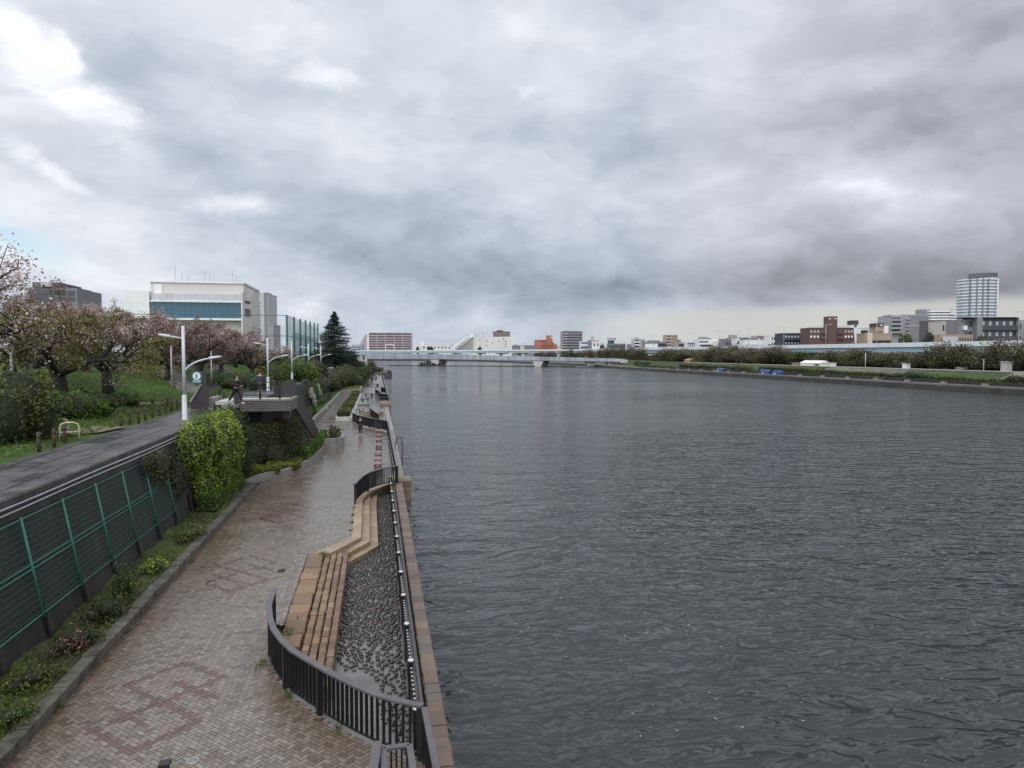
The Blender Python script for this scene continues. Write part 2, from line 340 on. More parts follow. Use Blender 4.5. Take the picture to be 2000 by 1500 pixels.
# ------------------------------------------------------------------ foliage tools
def setcol(me, cols):
    a = me.color_attributes.new('Col', 'FLOAT_COLOR', 'CORNER') if len(cols) == len(me.loops) else me.color_attributes.new('Col', 'FLOAT_COLOR', 'POINT')
    c = np.ones((len(cols), 4), np.float32); c[:, :3] = cols; a.data.foreach_set('color', c.ravel())
def leaf_arrays(Pn, size, up=0.4, nrm=None, asp=0.55):
    n = len(Pn); N = RNG.normal(size=(n, 3)); N /= np.linalg.norm(N, axis=1)[:, None]+1e-9
    if nrm is not None: N = N*0.8+nrm
    N[:, 2] += up; N /= np.linalg.norm(N, axis=1)[:, None]+1e-9
    T = RNG.normal(size=(n, 3)); T -= N*(T*N).sum(1)[:, None]; T /= np.linalg.norm(T, axis=1)[:, None]+1e-9
    B = np.cross(N, T); s = (size*RNG.uniform(0.6, 1.35, n))[:, None]
    q = np.stack([Pn-T*s, Pn+B*s*asp+N*s*0.12, Pn+T*s, Pn-B*s*asp+N*s*0.12], 1)
    return q.reshape(-1, 3)
def quads(name, V, cols, m, parent=None, extra=None, origin=None):
    """one mesh of loose quads (leaves) with a colour each; extra = an MB joined in with its own colour"""
    n = len(V)//4
    off = OFF.get(parent.name, Vector()) if parent is not None else Vector(origin if origin is not None else ((V[:,0].min()+V[:,0].max())/2, (V[:,1].min()+V[:,1].max())/2, V[:,2].min()))
    V = V-np.array(off)
    vs = V; fl = np.arange(n*4).reshape(n, 4)
    me = bpy.data.meshes.new(name); me.vertices.add(len(vs)); me.vertices.foreach_set('co', vs.astype(np.float32).ravel())
    me.loops.add(n*4); me.loops.foreach_set('vertex_index', fl.ravel().astype(np.int32))
    me.polygons.add(n); me.polygons.foreach_set('loop_start', np.arange(0, n*4, 4, dtype=np.int32))
    try: me.polygons.foreach_set('loop_total', np.full(n, 4, np.int32))
    except Exception: pass
    me.update(calc_edges=True)
    setcol(me, np.repeat(cols, 4, 0)); me.materials.append(m)
    o = bpy.data.objects.new(name, me); COL.objects.link(o); OFF[o.name] = off
    if parent is not None: o.parent = parent
    else: o.location = off
    return o
def pick(pal, n, w=None, var=0.22):
    pal = np.array(pal); i = RNG.choice(len(pal), n, p=w)
    return np.clip(pal[i]*(1+RNG.normal(0, var, (n, 1))), 0.004, 1)
def clump(P, scale, seed=0):         # smooth 0..1 noise for light and dark clumps
    r = np.random.default_rng(seed+5); v = np.zeros(len(P))
    for k in range(7):
        d = r.normal(size=3); d *= scale*(0.6+0.35*k)/np.linalg.norm(d); v += np.sin(P@d+r.uniform(0, 6.28))
    return np.clip(0.5+v/6, 0, 1)
def pts_ellipsoid(c, rr, n, inner=0.72):
    d = RNG.normal(size=(n, 3)); d /= np.linalg.norm(d, axis=1)[:, None]
    r = RNG.uniform(inner**3, 1, n)**(1/3); P = np.array(c)+d*r[:, None]*np.array(rr)
    return P, d
def pts_box(x0, x1, y0, y1, z0, z1, n, rnd=0.12, depth=0.12):
    A = np.array([(y1-y0)*(z1-z0), (x1-x0)*(z1-z0), (x1-x0)*(y1-y0)])*np.array([2, 2, 1.15]); f = RNG.choice(3, n, p=A/A.sum())
    u = RNG.uniform(-1, 1, (n, 3)); s = np.where(RNG.uniform(size=n) < 0.5, -1.0, 1.0); nr = np.zeros((n, 3))
    for k in range(3):
        mk = f == k; sg = s[mk] if k < 2 else np.ones(mk.sum()); u[mk, k] = sg; nr[mk, k] = sg
    c = np.array([(x0+x1)/2, (y0+y1)/2, (z0+z1)/2]); h = np.array([(x1-x0)/2, (y1-y0)/2, (z1-z0)/2])
    P = c+u*h; e = np.maximum(np.abs(u)-(1-rnd/h), 0)*h; ex = np.linalg.norm(e, axis=1)   # pull corners in
    P -= np.sign(u)*e*(np.maximum(ex-rnd, 0)/(ex+1e-6))[:, None]; P -= nr*np.abs(RNG.normal(0, depth, (n, 1)))
    return P, nr
G_BRIGHT = [(0.20, 0.28, 0.022), (0.26, 0.35, 0.035), (0.13, 0.20, 0.018), (0.34, 0.41, 0.07)]
G_MID = [(0.06, 0.12, 0.015), (0.09, 0.16, 0.02), (0.04, 0.08, 0.012)]
G_DARK = [(0.035, 0.055, 0.015), (0.05, 0.07, 0.02), (0.025, 0.035, 0.012)]
G_OLIVE = [(0.10, 0.12, 0.02), (0.14, 0.16, 0.025), (0.07, 0.085, 0.02)]
G_BROWN = [(0.07, 0.055, 0.025), (0.09, 0.075, 0.03), (0.05, 0.05, 0.02)]
def mottled(P, pal_a, pal_b, scale, seed, var=0.22):
    k = clump(P, scale, seed)[:, None]; a = pick(pal_a, len(P), None, var); b = pick(pal_b, len(P), None, var)
    w = np.clip((k-0.35)/0.3, 0, 1); return a*w+b*(1-w)
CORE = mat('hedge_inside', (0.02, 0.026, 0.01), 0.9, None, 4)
def bush(name, label, cat, blobs, n, size, pal_a, pal_b=None, group=None, seed=0, stems=True, scale=2.0, core=0.8, part='foliage'):
    """blobs: ('e', centre, radii) or ('b', x0,x1,y0,y1,z0,z1)"""
    Ps = []; Ns = []; core_mb = MB(); vol = []
    for b in blobs:
        if b[0] == 'e': vol.append(b[2][0]*b[2][1]+b[2][0]*b[2][2]+b[2][1]*b[2][2])
        else: vol.append((b[2]-b[1])*(b[4]-b[3])+(b[2]-b[1])*(b[6]-b[5])+(b[4]-b[3])*(b[6]-b[5]))
    for b, v in zip(blobs, vol):
        k = max(8, int(n*v/sum(vol)))
        if b[0] == 'e':
            P, d = pts_ellipsoid(b[1], b[2], k); c = b[1]; rm_ = min(b[2]); P = P+d*((clump(P, 4.2/max(rm_, .35), seed+3)-.45)*.55*rm_)[:, None]; st_ = RNG.uniform(size=k) < .06; P[st_] += d[st_]*RNG.uniform(0, .32*rm_, (st_.sum(), 1))
            prof = [(b[2][0]*core*math.cos(t), c[2]+b[2][2]*core*math.sin(t)) for t in [rad(x) for x in (-85, -50, -15, 20, 55, 85)]]
            q = MB().lathe(0, 0, prof, 10); core_mb.add([(x+c[0], y*b[2][1]/b[2][0]+c[1], z) for x, y, z in q.v], q.f, 0, True)
        else:
            P, d = pts_box(*b[1:], k); i = 0.16; P = P+d*((clump(P, 3.0, seed+3)-.6)*.16)[:, None]
            core_mb.box(b[1]+i, b[2]-i, b[3]+i, b[4]-i, b[5], b[6]-i)
        Ps.append(P); Ns.append(d)
    P = np.concatenate(Ps); d = np.concatenate(Ns)
    zmin = min((b[1][2]-b[2][2] if b[0] == 'e' else b[5]) for b in blobs)
    P[:, 2] = np.maximum(P[:, 2], zmin+0.02)
    cols = mottled(P, pal_a, pal_b or pal_a, scale, seed)
    x0 = P.mean(0); t = thing(name, label, cat, (x0[0], x0[1], zmin), group)
    quads(part, leaf_arrays(P, size, 0.35, d*0.7), cols, M['leaf'], t)
    core_mb.build('branches', CORE, t)
    return t
# ------------------------------------------------------------------ levels and outlines of the left bank
ROADZ, WALLX, KX = 3.9, -9.12, -6.95
railA = [G(x, y, 1.05) for x, y in ((535,1148),(525,1180),(527,1206),(535,1228),(550,1248),(572,1269),(608,1290),(640,1309),(667,1323),(700,1339),(733,1353),(770,1364),(800,1371),(826,1376))]
railA = [Vector((p.x, p.y, 0)) for p in railA]
stepO = [Vector((-2.05, 27.3, 0)), Vector((-1.02, 29.35, 0)), Vector((-1.10, 36.9, 0)), Vector((-0.92, 38.1, 0)), Vector((-0.55, 39.5, 0)), Vector((0.0, 40.7, 0)), Vector((0.74, 41.7, 0))]
basin = [(0.74, railA[-1].y)]+[(p.x, p.y) for p in reversed(railA[:-1])]+[(-2.55, 20.2), (-2.55, 27.3)]+[(p.x, p.y) for p in stepO]
pave = [(-6.66, 8), (0.94, 8), (0.94, railA[-1].y-0.1)]+basin[1:]+[(0.94, 42.2), (1.0, 62), (1.0, 132), (-6.66, 132)]
mb = MB(); mb.add([(x, y, -0.004) for x, y in pave], [tuple(range(len(pave)))])
struct('promenade_base', mb, M['grout'])
# herringbone pavers, one quad each, with red lozenges laid in
def inside(poly, X, Y):
    c = np.zeros(len(X), bool); n = len(poly)
    for i in range(n):
        x1, y1 = poly[i]; x2, y2 = poly[(i+1) % n]
        if y1 == y2: continue
        k = ((y1 > Y) != (y2 > Y)) & (X < (x2-x1)*(Y-y1)/(y2-y1)+x1); c ^= k
    return c
w = 0.1; ii, jj = np.meshgrid(np.arange(-900, 1100), np.arange(-100, 1500), indexing='ij'); ii = ii.ravel(); jj = jj.ravel(); dd = (ii-jj) % 4
hor = dd == 0; ver = dd == 3; sel = hor | ver; ii, jj, hor = ii[sel], jj[sel], hor[sel]
cu = np.where(hor, ii+1.0, ii+0.5)*w; cv = np.where(hor, jj+0.5, jj+1.0)*w; hu = np.where(hor, w, w/2)-0.0045; hv = np.where(hor, w/2, w)-0.0068
r2 = math.sqrt(0.5); rot = lambda u, v: ((u-v)*r2, (u+v)*r2)
cx, cy = rot(cu, cv); k = (cx > -6.64) & (cx < 1.0) & (cy > 8) & (cy < 88); 
cu, cv, hu, hv, cx, cy = [q[k] for q in (cu, cv, hu, hv, cx, cy)]
k = inside(pave, cx, cy); cu, cv, hu, hv, cx, cy = [q[k] for q in (cu, cv, hu, hv, cx, cy)]
n = len(cx); V = np.zeros((n, 4, 3)); 
for q, (a, b) in enumerate(((-1, -1), (1, -1), (1, 1), (-1, 1))):
    x, y = rot(cu+a*hu, cv+b*hv); V[:, q, 0] = x; V[:, q, 1] = y
V[:, :, 2] = RNG.uniform(0, 0.004, (n, 1))
cols = pick([(0.195, 0.166, 0.137), (0.17, 0.142, 0.114), (0.142, 0.115, 0.09), (0.112, 0.087, 0.066), (0.155, 0.12, 0.094)], n, [.34, .28, .16, .08, .14], 0.07)
red = np.zeros(n, bool)
for yc in (16.15, 25.4, 34.6, 43.8, 53.0, 62.2):
    xo = -4.6 if yc < 30 else -4.3
    u = np.abs(cx-xo)
    for oy, r0 in ((0.98, 1.0), (-0.98, 1.0), (0.0, 1.0)):
        dl = np.abs(u+np.abs(cy-yc-oy)-r0)
        ok = dl < 0.125
        if oy == 0.0: ok &= (np.sign(cx-xo)*np.sign(cy-yc) > 0)
        red |= ok & (RNG.uniform(size=n) > .04)
cols[red] = pick([(0.112, 0.06, 0.05), (0.10, 0.053, 0.045), (0.107, 0.064, 0.053)], red.sum(), None, 0.1)
# standing dirt: brown wash beside the kerb and around the curved rail
st = np.clip((-5.5-cx)/1.1, 0, 1)*0.55
dr = np.min(np.stack([np.hypot(cx-p.x, cy-p.y) for p in railA]), 0); st = np.maximum(st, np.clip(1-dr/1.1, 0, 1)*0.7*(cy < 20))
st *= 0.5+0.9*clump(np.stack([cx, cy, cx*0], 1), 1.5, 3); st = np.clip(st, 0, 0.85)[:, None]
cols = cols*(1-st)+cols*np.array([0.62, 0.47, 0.32])*st
o = quads('promenade', V.reshape(-1, 3), cols, M['brick']); tag(o, kind='structure')
m, nt, P, N, L = nodes('far_pavers'); P.inputs['Roughness'].default_value = 0.22
g = N('ShaderNodeNewGeometry'); bt = N('ShaderNodeTexBrick', _Scale=4.0); L(g.outputs['Position'], bt.inputs['Vector'])
bt.inputs['Color1'].default_value = (0.18, 0.162, 0.138, 1); bt.inputs['Color2'].default_value = (0.11, 0.095, 0.078, 1); bt.inputs['Mortar'].default_value = (0.06, 0.05, 0.045, 1)
L(bt.outputs['Color'], P.inputs['Base Color']); M['far_paver'] = m
mb = MB(); mb.box(-8.3, 1.0, 132, 300, -1.5, -0.01); mb.box(-8.9, -6.66, 88, 138, -1.2, -0.012)
mb.add([(-6.66, 88, 0.0), (1.0, 88, 0.0), (1.0, 132, 0.0), (-6.66, 132, 0.0)], [(0, 1, 2, 3)])
struct('far_promenade', mb, M['far_paver'])
# ------------------------------------------------------------------ kerb, planting strip, wall, road
mb = MB(); y = 8.0
while y < 41.6:
    l = random.uniform(0.5, 1.15); h = random.uniform(0.25, 0.30)
    mb.box(KX-0.02+random.uniform(-.015, .015), -6.64+random.uniform(-.012, .012), y, min(y+l-0.015, 41.6), -0.02, h); y += l
o = struct('kerb', mb, M['kerb'], bevel=0.018)
mb = MB(); nx, ny = 8, 90; vs = []
for j in range(ny+1):
    for i in range(nx+1):
        vs.append((-8.9+i*(KX+8.9)/nx, 8+j*0.42, 0.2+0.06*math.sin(i*1.7+j*0.9)+0.05*math.sin(j*0.37)))
mb.add(vs, [(j*(nx+1)+i, j*(nx+1)+i+1, (j+1)*(nx+1)+i+1, (j+1)*(nx+1)+i) for j in range(ny) for i in range(nx)], 0, True)
struct('planting_strip', mb, M['soil'])
t = thing('retaining_wall', 'long dark stained concrete retaining wall under the raised road, leaning back from the promenade', 'wall', (WALLX, 10, 0))
mb = MB(); y0, y1 = 4.0, 238.0
sec = [(-8.38, -0.1), (-9.0, 3.32), (-9.6, 3.32), (-9.6, -0.1)]
for k in range(20):
    a = y0+(y1-y0)*k/20; b = y0+(y1-y0)*(k+1)/20
    mb.add([(x, a, z) for x, z in sec]+[(x, b, z) for x, z in sec], [(0, 4, 5, 1)]+([(0, 1, 2, 3)] if k == 0 else [])+([(7, 6, 5, 4)] if k == 19 else []))
mb.build('wall_face', M['conc_dark'], t)
mb = MB(); mb.box(-9.6, -8.98, y0, y1, 3.322, ROADZ-0.02); mb.build('coping', M['conc_band'], t)
mb = MB()
for k in range(9):
    yy = 15.3+2.42*k; mb.bar((-8.33, yy, 0.2), (-8.50, yy, 1.05), 0.2, 0.06, 0, (1, 0, 0.2))
mb.build('buttress', M['conc_dark'], t)
mb = MB(); mb.box(-12.0, -9.6, -10, 330, 1.5, ROADZ); mb.box(-9.599, -9.05, -10, 330, ROADZ-0.019, ROADZ-0.004)
struct('road', mb, M['asphalt'])
mb = MB(); rs = random.Random(12)
for (xa, ya, yb, wd) in ((-11.3, 19, 52, .05), (-10.7, 24, 40, .035), (-9.75, 16, 70, .045), (-11.0, 44, 90, .06), (-10.2, 27, 33, .03)):
    y = ya; x = xa; pp = []
    while y < yb: pp.append((x, y)); x += rs.uniform(-.07, .07); y += rs.uniform(.4, .9)
    for (x0, y0), (x1, y1) in zip(pp, pp[1:]): mb.add([(x0-wd, y0, ROADZ+.004), (x0+wd, y0, ROADZ+.004), (x1+wd, y1, ROADZ+.004), (x1-wd, y1, ROADZ+.004)], [(0, 1, 2, 3)])
for (xa, ya, w_, l_) in ((-11.2, 31, .9, 2.2), (-10.3, 46, .8, 3.0), (-9.9, 22, .45, 1.6)):
    mb.add([(xa-w_/2, ya, ROADZ+.008), (xa+w_/2, ya+.1, ROADZ+.008), (xa+w_/2, ya+l_, ROADZ+.008), (xa-w_/2, ya+l_-.1, ROADZ+.008)], [(0, 1, 2, 3)])
struct('road_patches', mb, mat('tar_patch', (.03, .03, .032), .3, (.02, .02, .021), 1.5))
for k, (zz, xx) in enumerate(((3.70, -8.93), (3.56, -8.92))):
    mb = MB(); mb.tube([(xx, 4+2*i, zz+0.012*math.sin(i*1.3+k)) for i in range(17)]+[(xx-0.02, 37.2, zz)], 0.026, 6)
    tag(mb.build('conduit_pipe', M['zinc']), ('upper' if k == 0 else 'lower')+' of two thin grey pipes running along the coping of the retaining wall', 'pipe', 'pipes on the wall coping')
# green mesh fence on the wall face
t = thing('mesh_fence', 'tall green wire mesh fence fixed to the face of the dark retaining wall', 'fence', (-8.6, 22, 0.8))
fx = lambda z: -8.38-0.182*z+0.13
py = [12.55+2.42*k for k in range(9)]
for yy in py:
    mb = MB(); mb.tube([(fx(0.78), yy, 0.78), (fx(3.36), yy, 3.36)], 0.038, 8); mb.build('post', M['green_paint'], t)
for z in (0.86, 2.02, 2.14, 3.30):
    mb = MB(); mb.tube([(fx(z)-0.01, py[0]-3, z), (fx(z)-0.01, py[-1]+0.4, z)], 0.02, 6); mb.build('rail', M['green_paint'], t)
mb = MB(); z = 0.95
while z < 3.28:
    mb.bar((fx(z)-0.02, 9.5, z), (fx(z)-0.02, py[-1]+0.3, z), 0.012, 0.012); z += 0.155
mb.build('mesh_panel', M['green_wire'], t)
mb = MB(); yy = 10.0
while yy < py[-1]+0.3:
    mb.bar((fx(0.88)-0.025, yy, 0.88), (fx(3.29)-0.025, yy, 3.29), 0.005, 0.005); yy += 0.075
mb.build('mesh_wires', M['green_wire'], t)
# grass and weeds in the strip (nobody could count it)
n = 9000; X = RNG.uniform(-8.35, KX, n); Y = 8+RNG.uniform(0, 1, n)**1.3*34; P = np.stack([X, Y, 0.24+RNG.uniform(0, 0.09, n)], 1)
kk = clump(P, 1.3, 9); P = P[kk > 0.25]
cols = mottled(P, [(0.13, 0.17, 0.02), (0.09, 0.13, 0.02), (0.17, 0.19, 0.03)], [(0.05, 0.065, 0.015), (0.06, 0.055, 0.02)], 1.0, 2)
tag(quads('grass', leaf_arrays(P, 0.055, 0.0, None, 0.25), cols, M['leaf']), kind='stuff')
def lowbush(px, py_, w, h, lab, pa, pb, n=700, size=0.045, z=0.2, seed=1, flat=1.0):
    g = G(px, py_, z); 
    return bush('shrub', lab, 'shrub', [('e', (g.x, g.y, z+h*0.5), (w/2, w/2*flat, h*0.55)), ('e', (g.x+w*.2, g.y+w*.35, z+h*0.4), (w*.36, w*.36, h*.42)), ('e', (g.x-w*.22, g.y-w*.3, z+h*0.38), (w*.34, w*.36, h*.4))], n, size, pa, pb, 'small shrubs in the planting strip', seed, scale=4, core=.5)
lowbush(372, 1053, 0.95, 0.55, 'low clipped olive shrub in the strip just before the long hedge', G_OLIVE, G_MID, 1300, 0.04, flat=2.0)
lowbush(240, 1180, 0.6, 1.25, 'thin upright leafy sapling standing in the planting strip', G_DARK, G_MID, 420, 0.05)
lowbush(205, 1215, 0.9, 0.75, 'dark twiggy shrub below the thin sapling in the planting strip', G_BROWN, G_DARK, 900, 0.04, seed=4)
lowbush(150, 1270, 1.0, 0.6, 'dark shrub with a few pink flowers in the planting strip', [(0.05, 0.06, 0.025), (0.06, 0.05, 0.03), (0.32, 0.12, 0.13)], G_DARK, 1100, 0.036, seed=5)
lowbush(62, 1345, 0.95, 0.55, 'brownish low shrub nearest the lower left corner', G_BROWN, G_OLIVE, 1000, 0.036, seed=6)
lowbush(300, 1120, 0.7, 0.5, 'yellow green weed clump beside the wall buttress', G_OLIVE, G_BRIGHT, 500, 0.045, seed=7)
lowbush(12, 1420, 0.9, 0.4, 'low green ground shrub cut by the left picture edge', G_MID, G_OLIVE, 800, 0.036, seed=8)
# ------------------------------------------------------------------ railings
def railing(label, pts, z0=0.0, h=1.05, posts=None, gap=0.13, individual=False, group='dark iron railings on the promenade', bal=(0.05, 0.014), rw=0.12, zs=None, panel=False, topm='rail_top'):
    pts = [Vector((p[0], p[1], 0)) for p in pts]
    t = thing('railing', label, 'railing', (pts[0].x, pts[0].y, z0), group)
    L_ = [0.0]
    for a, b in zip(pts, pts[1:]): L_.append(L_[-1]+(b-a).length)
    def at(s):
        s = min(max(s, 0), L_[-1])
        for i in range(len(pts)-1):
            if s <= L_[i+1]+1e-9:
                f = (s-L_[i])/max(L_[i+1]-L_[i], 1e-9); return pts[i].lerp(pts[i+1], f), (pts[i+1]-pts[i]).normalized()
    zz = (lambda s: z0) if zs is None else (lambda s: z0+zs*s/L_[-1])
    def sweep(name, wd, ht, zc, m):
        mb = MB(); vs = []; nseg = len(pts)
        for i, p in enumerate(pts):
            d = (pts[min(i+1, nseg-1)]-pts[max(i-1, 0)]).normalized(); sd = Vector((d.y, -d.x, 0)); z = zz(L_[i])+zc
            c = 1/max(0.7, math.cos(0.5*(pts[min(i+1,nseg-1)]-p).angle(p-pts[max(i-1,0)]))) if 0 < i < nseg-1 else 1
            for a, b in ((-1, -1), (1, -1), (1, 1), (-1, 1)): vs.append(p+sd*(a*wd/2*c)+Vector((0, 0, z+b*ht/2)))
        fs = [(0, 1, 2, 3), tuple(4*(nseg-1)+k for k in (3, 2, 1, 0))]
        for i in range(nseg-1):
            for k in range(4): fs.append((4*i+k, 4*(i+1)+k, 4*(i+1)+(k+1) % 4, 4*i+(k+1) % 4))
        mb.add(vs, fs); mb.build(name, M[m], t, bevel=0.012)
    sweep('top_rail', rw, 0.055, h-0.028, topm); sweep('bottom_rail', 0.05, 0.04, 0.13, 'iron')
    posts = posts if posts is not None else [L_[-1]*k/max(1, round(L_[-1]/2.2)) for k in range(max(1, round(L_[-1]/2.2))+1)]
    for s in posts:
        p, d = at(s); mb = MB(); mb.bar((p.x, p.y, zz(s)-0.02), (p.x, p.y, zz(s)+h-0.056), 0.1, 0.1, 0, tuple(d)); mb.build('post', M['iron'], t)
    s = gap; pan = MB()
    while s < L_[-1]-0.05:
        if min(abs(s-q) for q in posts) > 0.07:
            p, d = at(s); mb = MB() if individual else pan
            mb.bar((p.x, p.y, zz(s)+0.15), (p.x, p.y, zz(s)+h-0.056), bal[0], bal[1], 0, tuple(d))
            if individual: mb.build('baluster', M['iron'], t)
        s += gap
    if not individual and pan.v: pan.build('baluster_panel', M['iron'], t)
    if panel:
        mb = MB()
        for a, b in zip(pts, pts[1:]): mb.bar((a.x, a.y, zz(0)+0.58), (b.x, b.y, zz(0)+0.58), 0.012, 0.84)
        mb.build('panel', M['iron'], t)
    return t
Lr = [0]
for a, b in zip(railA, railA[1:]): Lr.append(Lr[-1]+(b-a).length)
railing('curved dark railing sweeping round the near end of the cobbled basin', railA, posts=[0.05, 2.0, 4.0, 5.6, Lr[-1]-0.06], gap=0.15, individual=True, bal=(0.07, 0.018), rw=0.15)
mb = MB()                                                # concrete kerb under it
for i, (a, b) in enumerate(zip(railA[:-1], railA[1:])):
    d = (b-a).normalized(); s = Vector((d.y, -d.x, 0))
    mb.add([a-s*0.02, b-s*0.02, b-s*0.32, a-s*0.32]+[p+Vector((0, 0, 0.07)) for p in (a-s*0.02, b-s*0.02, b-s*0.32, a-s*0.32)], [(4, 5, 6, 7), (0, 1, 5, 4), (2, 3, 7, 6)])
a0, b0 = G(829, 1380, 1.05), G(853, 1500, 1.05); e = b0+(b0-a0)*1.2
railing('straight dark railing along the water at the bottom of the picture', [(a0.x, a0.y), (e.x, e.y)], posts=[0.02], gap=0.14)
g1, g2 = G(737, 1446, 1.05), G(722, 1540, 1.05)
railing('short dark end rail beside the small gate frame at the bottom', [(g1.x, g1.y), (g2.x, g2.y)], posts=[0.05, 0.9], gap=0.14, rw=0.16)
t = thing('gate', 'low dark gate frame between two railings at the bottom of the picture', 'gate', tuple(G(770, 1500, 0)))
p1, p2 = G(748, 1462, 0.95), G(800, 1455, 0.95); dn = Vector((0.03, -0.95, 0))
for nm, a, b in (('top_bar', p1, p2), ('side_bar', p2, p2+dn), ('side_bar', p1, p1+dn)):
    mb = MB(); mb.bar(a, b, 0.11, 0.05); mb.build(nm, M['rail_top'], t, bevel=0.01)
for k in range(5):
    q = p1.lerp(p2, (k+0.5)/5); mb = MB(); mb.bar((q.x, q.y-0.02, 0.02), (q.x, q.y-0.02, 0.9), 0.035, 0.015); mb.build('baluster', M['iron'], t)
q = G(322, 1489, 0.95); mb = MB(); mb.box(q.x-.06, q.x+.06, q.y-.06, q.y+.06, 0, 0.9); mb.box(q.x-.085, q.x+.085, q.y-.085, q.y+.085, 0.9, 0.96)
tag(mb.build('post', M['iron'], bevel=0.012), 'top of a dark iron post standing alone on the brick paving at the bottom edge', 'post')
railB = [G(x, y, 1.05) for x, y in ((693,944),(699,937),(708,929),(720,922),(735,917),(750,913),(762,911),(775,909))]
railing('curved dark railing at the far end of the stone steps', railB, gap=0.14, individual=True, posts=[0.06, 3.2, 6.2], bal=(0.06, 0.02), rw=0.14)
p = [G(776, 909, 1.05), G(769, 875, 1.05), G(763, 845, 1.05), G(758, 822, 1.05)]
railing('long straight dark railing between the red stools and the water', p, gap=0.16, rw=0.16)
railC = [G(x, y, 1.05) for x, y in ((757,822),(745,819),(730,817),(715,814),(700,811),(689,806))]
railing('curved dark railing behind the standing person in black', railC, gap=0.16, bal=(0.07, 0.02))
for lab, pp in (('short bent dark railing beside the timber steps', ((722,778),(723,788),(724,797),(740,808))),
                ('dark railing crossing at the head of the second basin', ((717,776),(735,776),(758,775))),
                ('dark cross railing just beyond the second basin', ((725,768),(742,768),(757,770))),
                ('dark slanted railing running to the far platform', ((733,759),(740,763),(747,768))),
                ('far straight dark railing beside the water', ((757,770),(754,757),(751,745),(748,733))),
                ('dark cross railing at the far platform', ((734,756),(744,756),(753,757)))):
    railing(lab, [G(x, y, 1.05) for x, y in pp], gap=0.2, bal=(0.08, 0.03), rw=0.2)
# ------------------------------------------------------------------ quay wall, basin, stone steps
def blocks(mb, cols, x0, x1, y0, y1, ztop, zbot, lmin, lmax, pal, jit=0.012, joint=0.012, zj=0.012):
    y = y0
    while y < y1-0.05:
        l = min(random.uniform(lmin, lmax), y1-y); zt = ztop+random.uniform(-zj, zj)
        xa = x0(y) if callable(x0) else x0; xb = x1(y) if callable(x1) else x1
        b = len(mb.v); j = lambda: random.uniform(-jit, jit); e = min(0.03, l*0.15); q = joint
        v = [(xa+q+j(), y+q, zbot), (xb-q, y+q, zbot), (xb-q, y+l-q, zbot), (xa+q+j(), y+l-q, zbot)]
        v += [(xa+q+j(), y+q+j(), zt-e), (xb-q+j(), y+q+j(), zt-e), (xb-q+j(), y+l-q+j(), zt-e), (xa+q+j(), y+l-q+j(), zt-e)]
        v += [(xa+q+e, y+q+e, zt+j()), (xb-q-e, y+q+e, zt+j()), (xb-q-e, y+l-q-e, zt+j()), (xa+q+e, y+l-q-e, zt+j())]
        f = [(8, 9, 10, 11)]
        for o_ in (0, 4):
            for k in range(4): f.append((o_+k, o_+(k+1) % 4, o_+4+(k+1) % 4, o_+4+k))
        mb.add(v, f); c = np.array(random.choice(pal))*random.uniform(0.72, 1.25); cols += [c]*len(v); y += l
def build_cols(mb, cols, name, m, parent):
    o = mb.build(name, m, parent); setcol(o.data, np.array(cols)); return o
STONE_Y = [(0.19, 0.115, 0.06), (0.17, 0.102, 0.053), (0.205, 0.13, 0.072), (0.155, 0.097, 0.053)]
STONE_R = [(0.15, 0.088, 0.055), (0.135, 0.08, 0.052), (0.16, 0.10, 0.062), (0.14, 0.09, 0.053)]
CAP = [(0.115, 0.082, 0.06), (0.125, 0.085, 0.058), (0.095, 0.076, 0.06), (0.14, 0.09, 0.058), (0.12, 0.098, 0.078)]
t = thing('quay_wall', 'brown stone capped quay wall between the promenade and the river', 'wall', (1.2, 40, -1.5))
mb = MB(); cols = []; blocks(mb, cols, 0.97, lambda y: 1.33+0.0025*y, 6, 41.4, 0.03, -0.4, 0.42, 0.62, CAP, .012, .017, .012); build_cols(mb, cols, 'capstones', M['stone_attr'], t)
mb = MB(); cols = []; blocks(mb, cols, 1.02, 1.62, 43.2, 300, 0.02, -0.4, 0.5, 0.9, [(0.22, 0.2, 0.165), (0.18, 0.16, 0.13), (0.25, 0.22, 0.18)]); build_cols(mb, cols, 'pale_capstones', M['stone_attr'], t)
mb = MB(); mb.box(0.9, 1.28, 4, 300, -3, -0.405); mb.box(0.765, 0.955, 4, 42.2, -3, -0.12); mb.build('wall_core', M['conc'], t)
mb = MB(); cols = []; [blocks(mb, cols, 0.6, 1.95+.01*(q % 2), 41.45, 43.15, 0.12-.38*q, -.255-.38*q, 0.55, 0.6, [(0.17, 0.125, 0.08), (0.14, 0.105, 0.068), (.12, .095, .07)]) for q in range(4)]; build_cols(mb, cols, 'buttress', M['stone_attr'], t)
mb = MB(); cols = []; [blocks(mb, cols, 0.4, 1.95+.015*(q % 2), 101, 106, 0.5-.4*q, .105-.4*q, 0.9, 1.2, [(0.17, 0.125, 0.075), (0.13, 0.095, 0.06), (.10, .08, .05)]) for q in range(5)]; build_cols(mb, cols, 'buttress', M['stone_attr'], t)
mb = MB(); mb.add([(x, y, -0.5) for x, y in basin], [tuple(range(len(basin)))])
o = struct('basin_floor', mb, mat('wet_basin_concrete', (0.145, 0.14, 0.13), 0.13, (0.075, 0.072, 0.065), 1.4, bump=0.008, rvar=0.1))
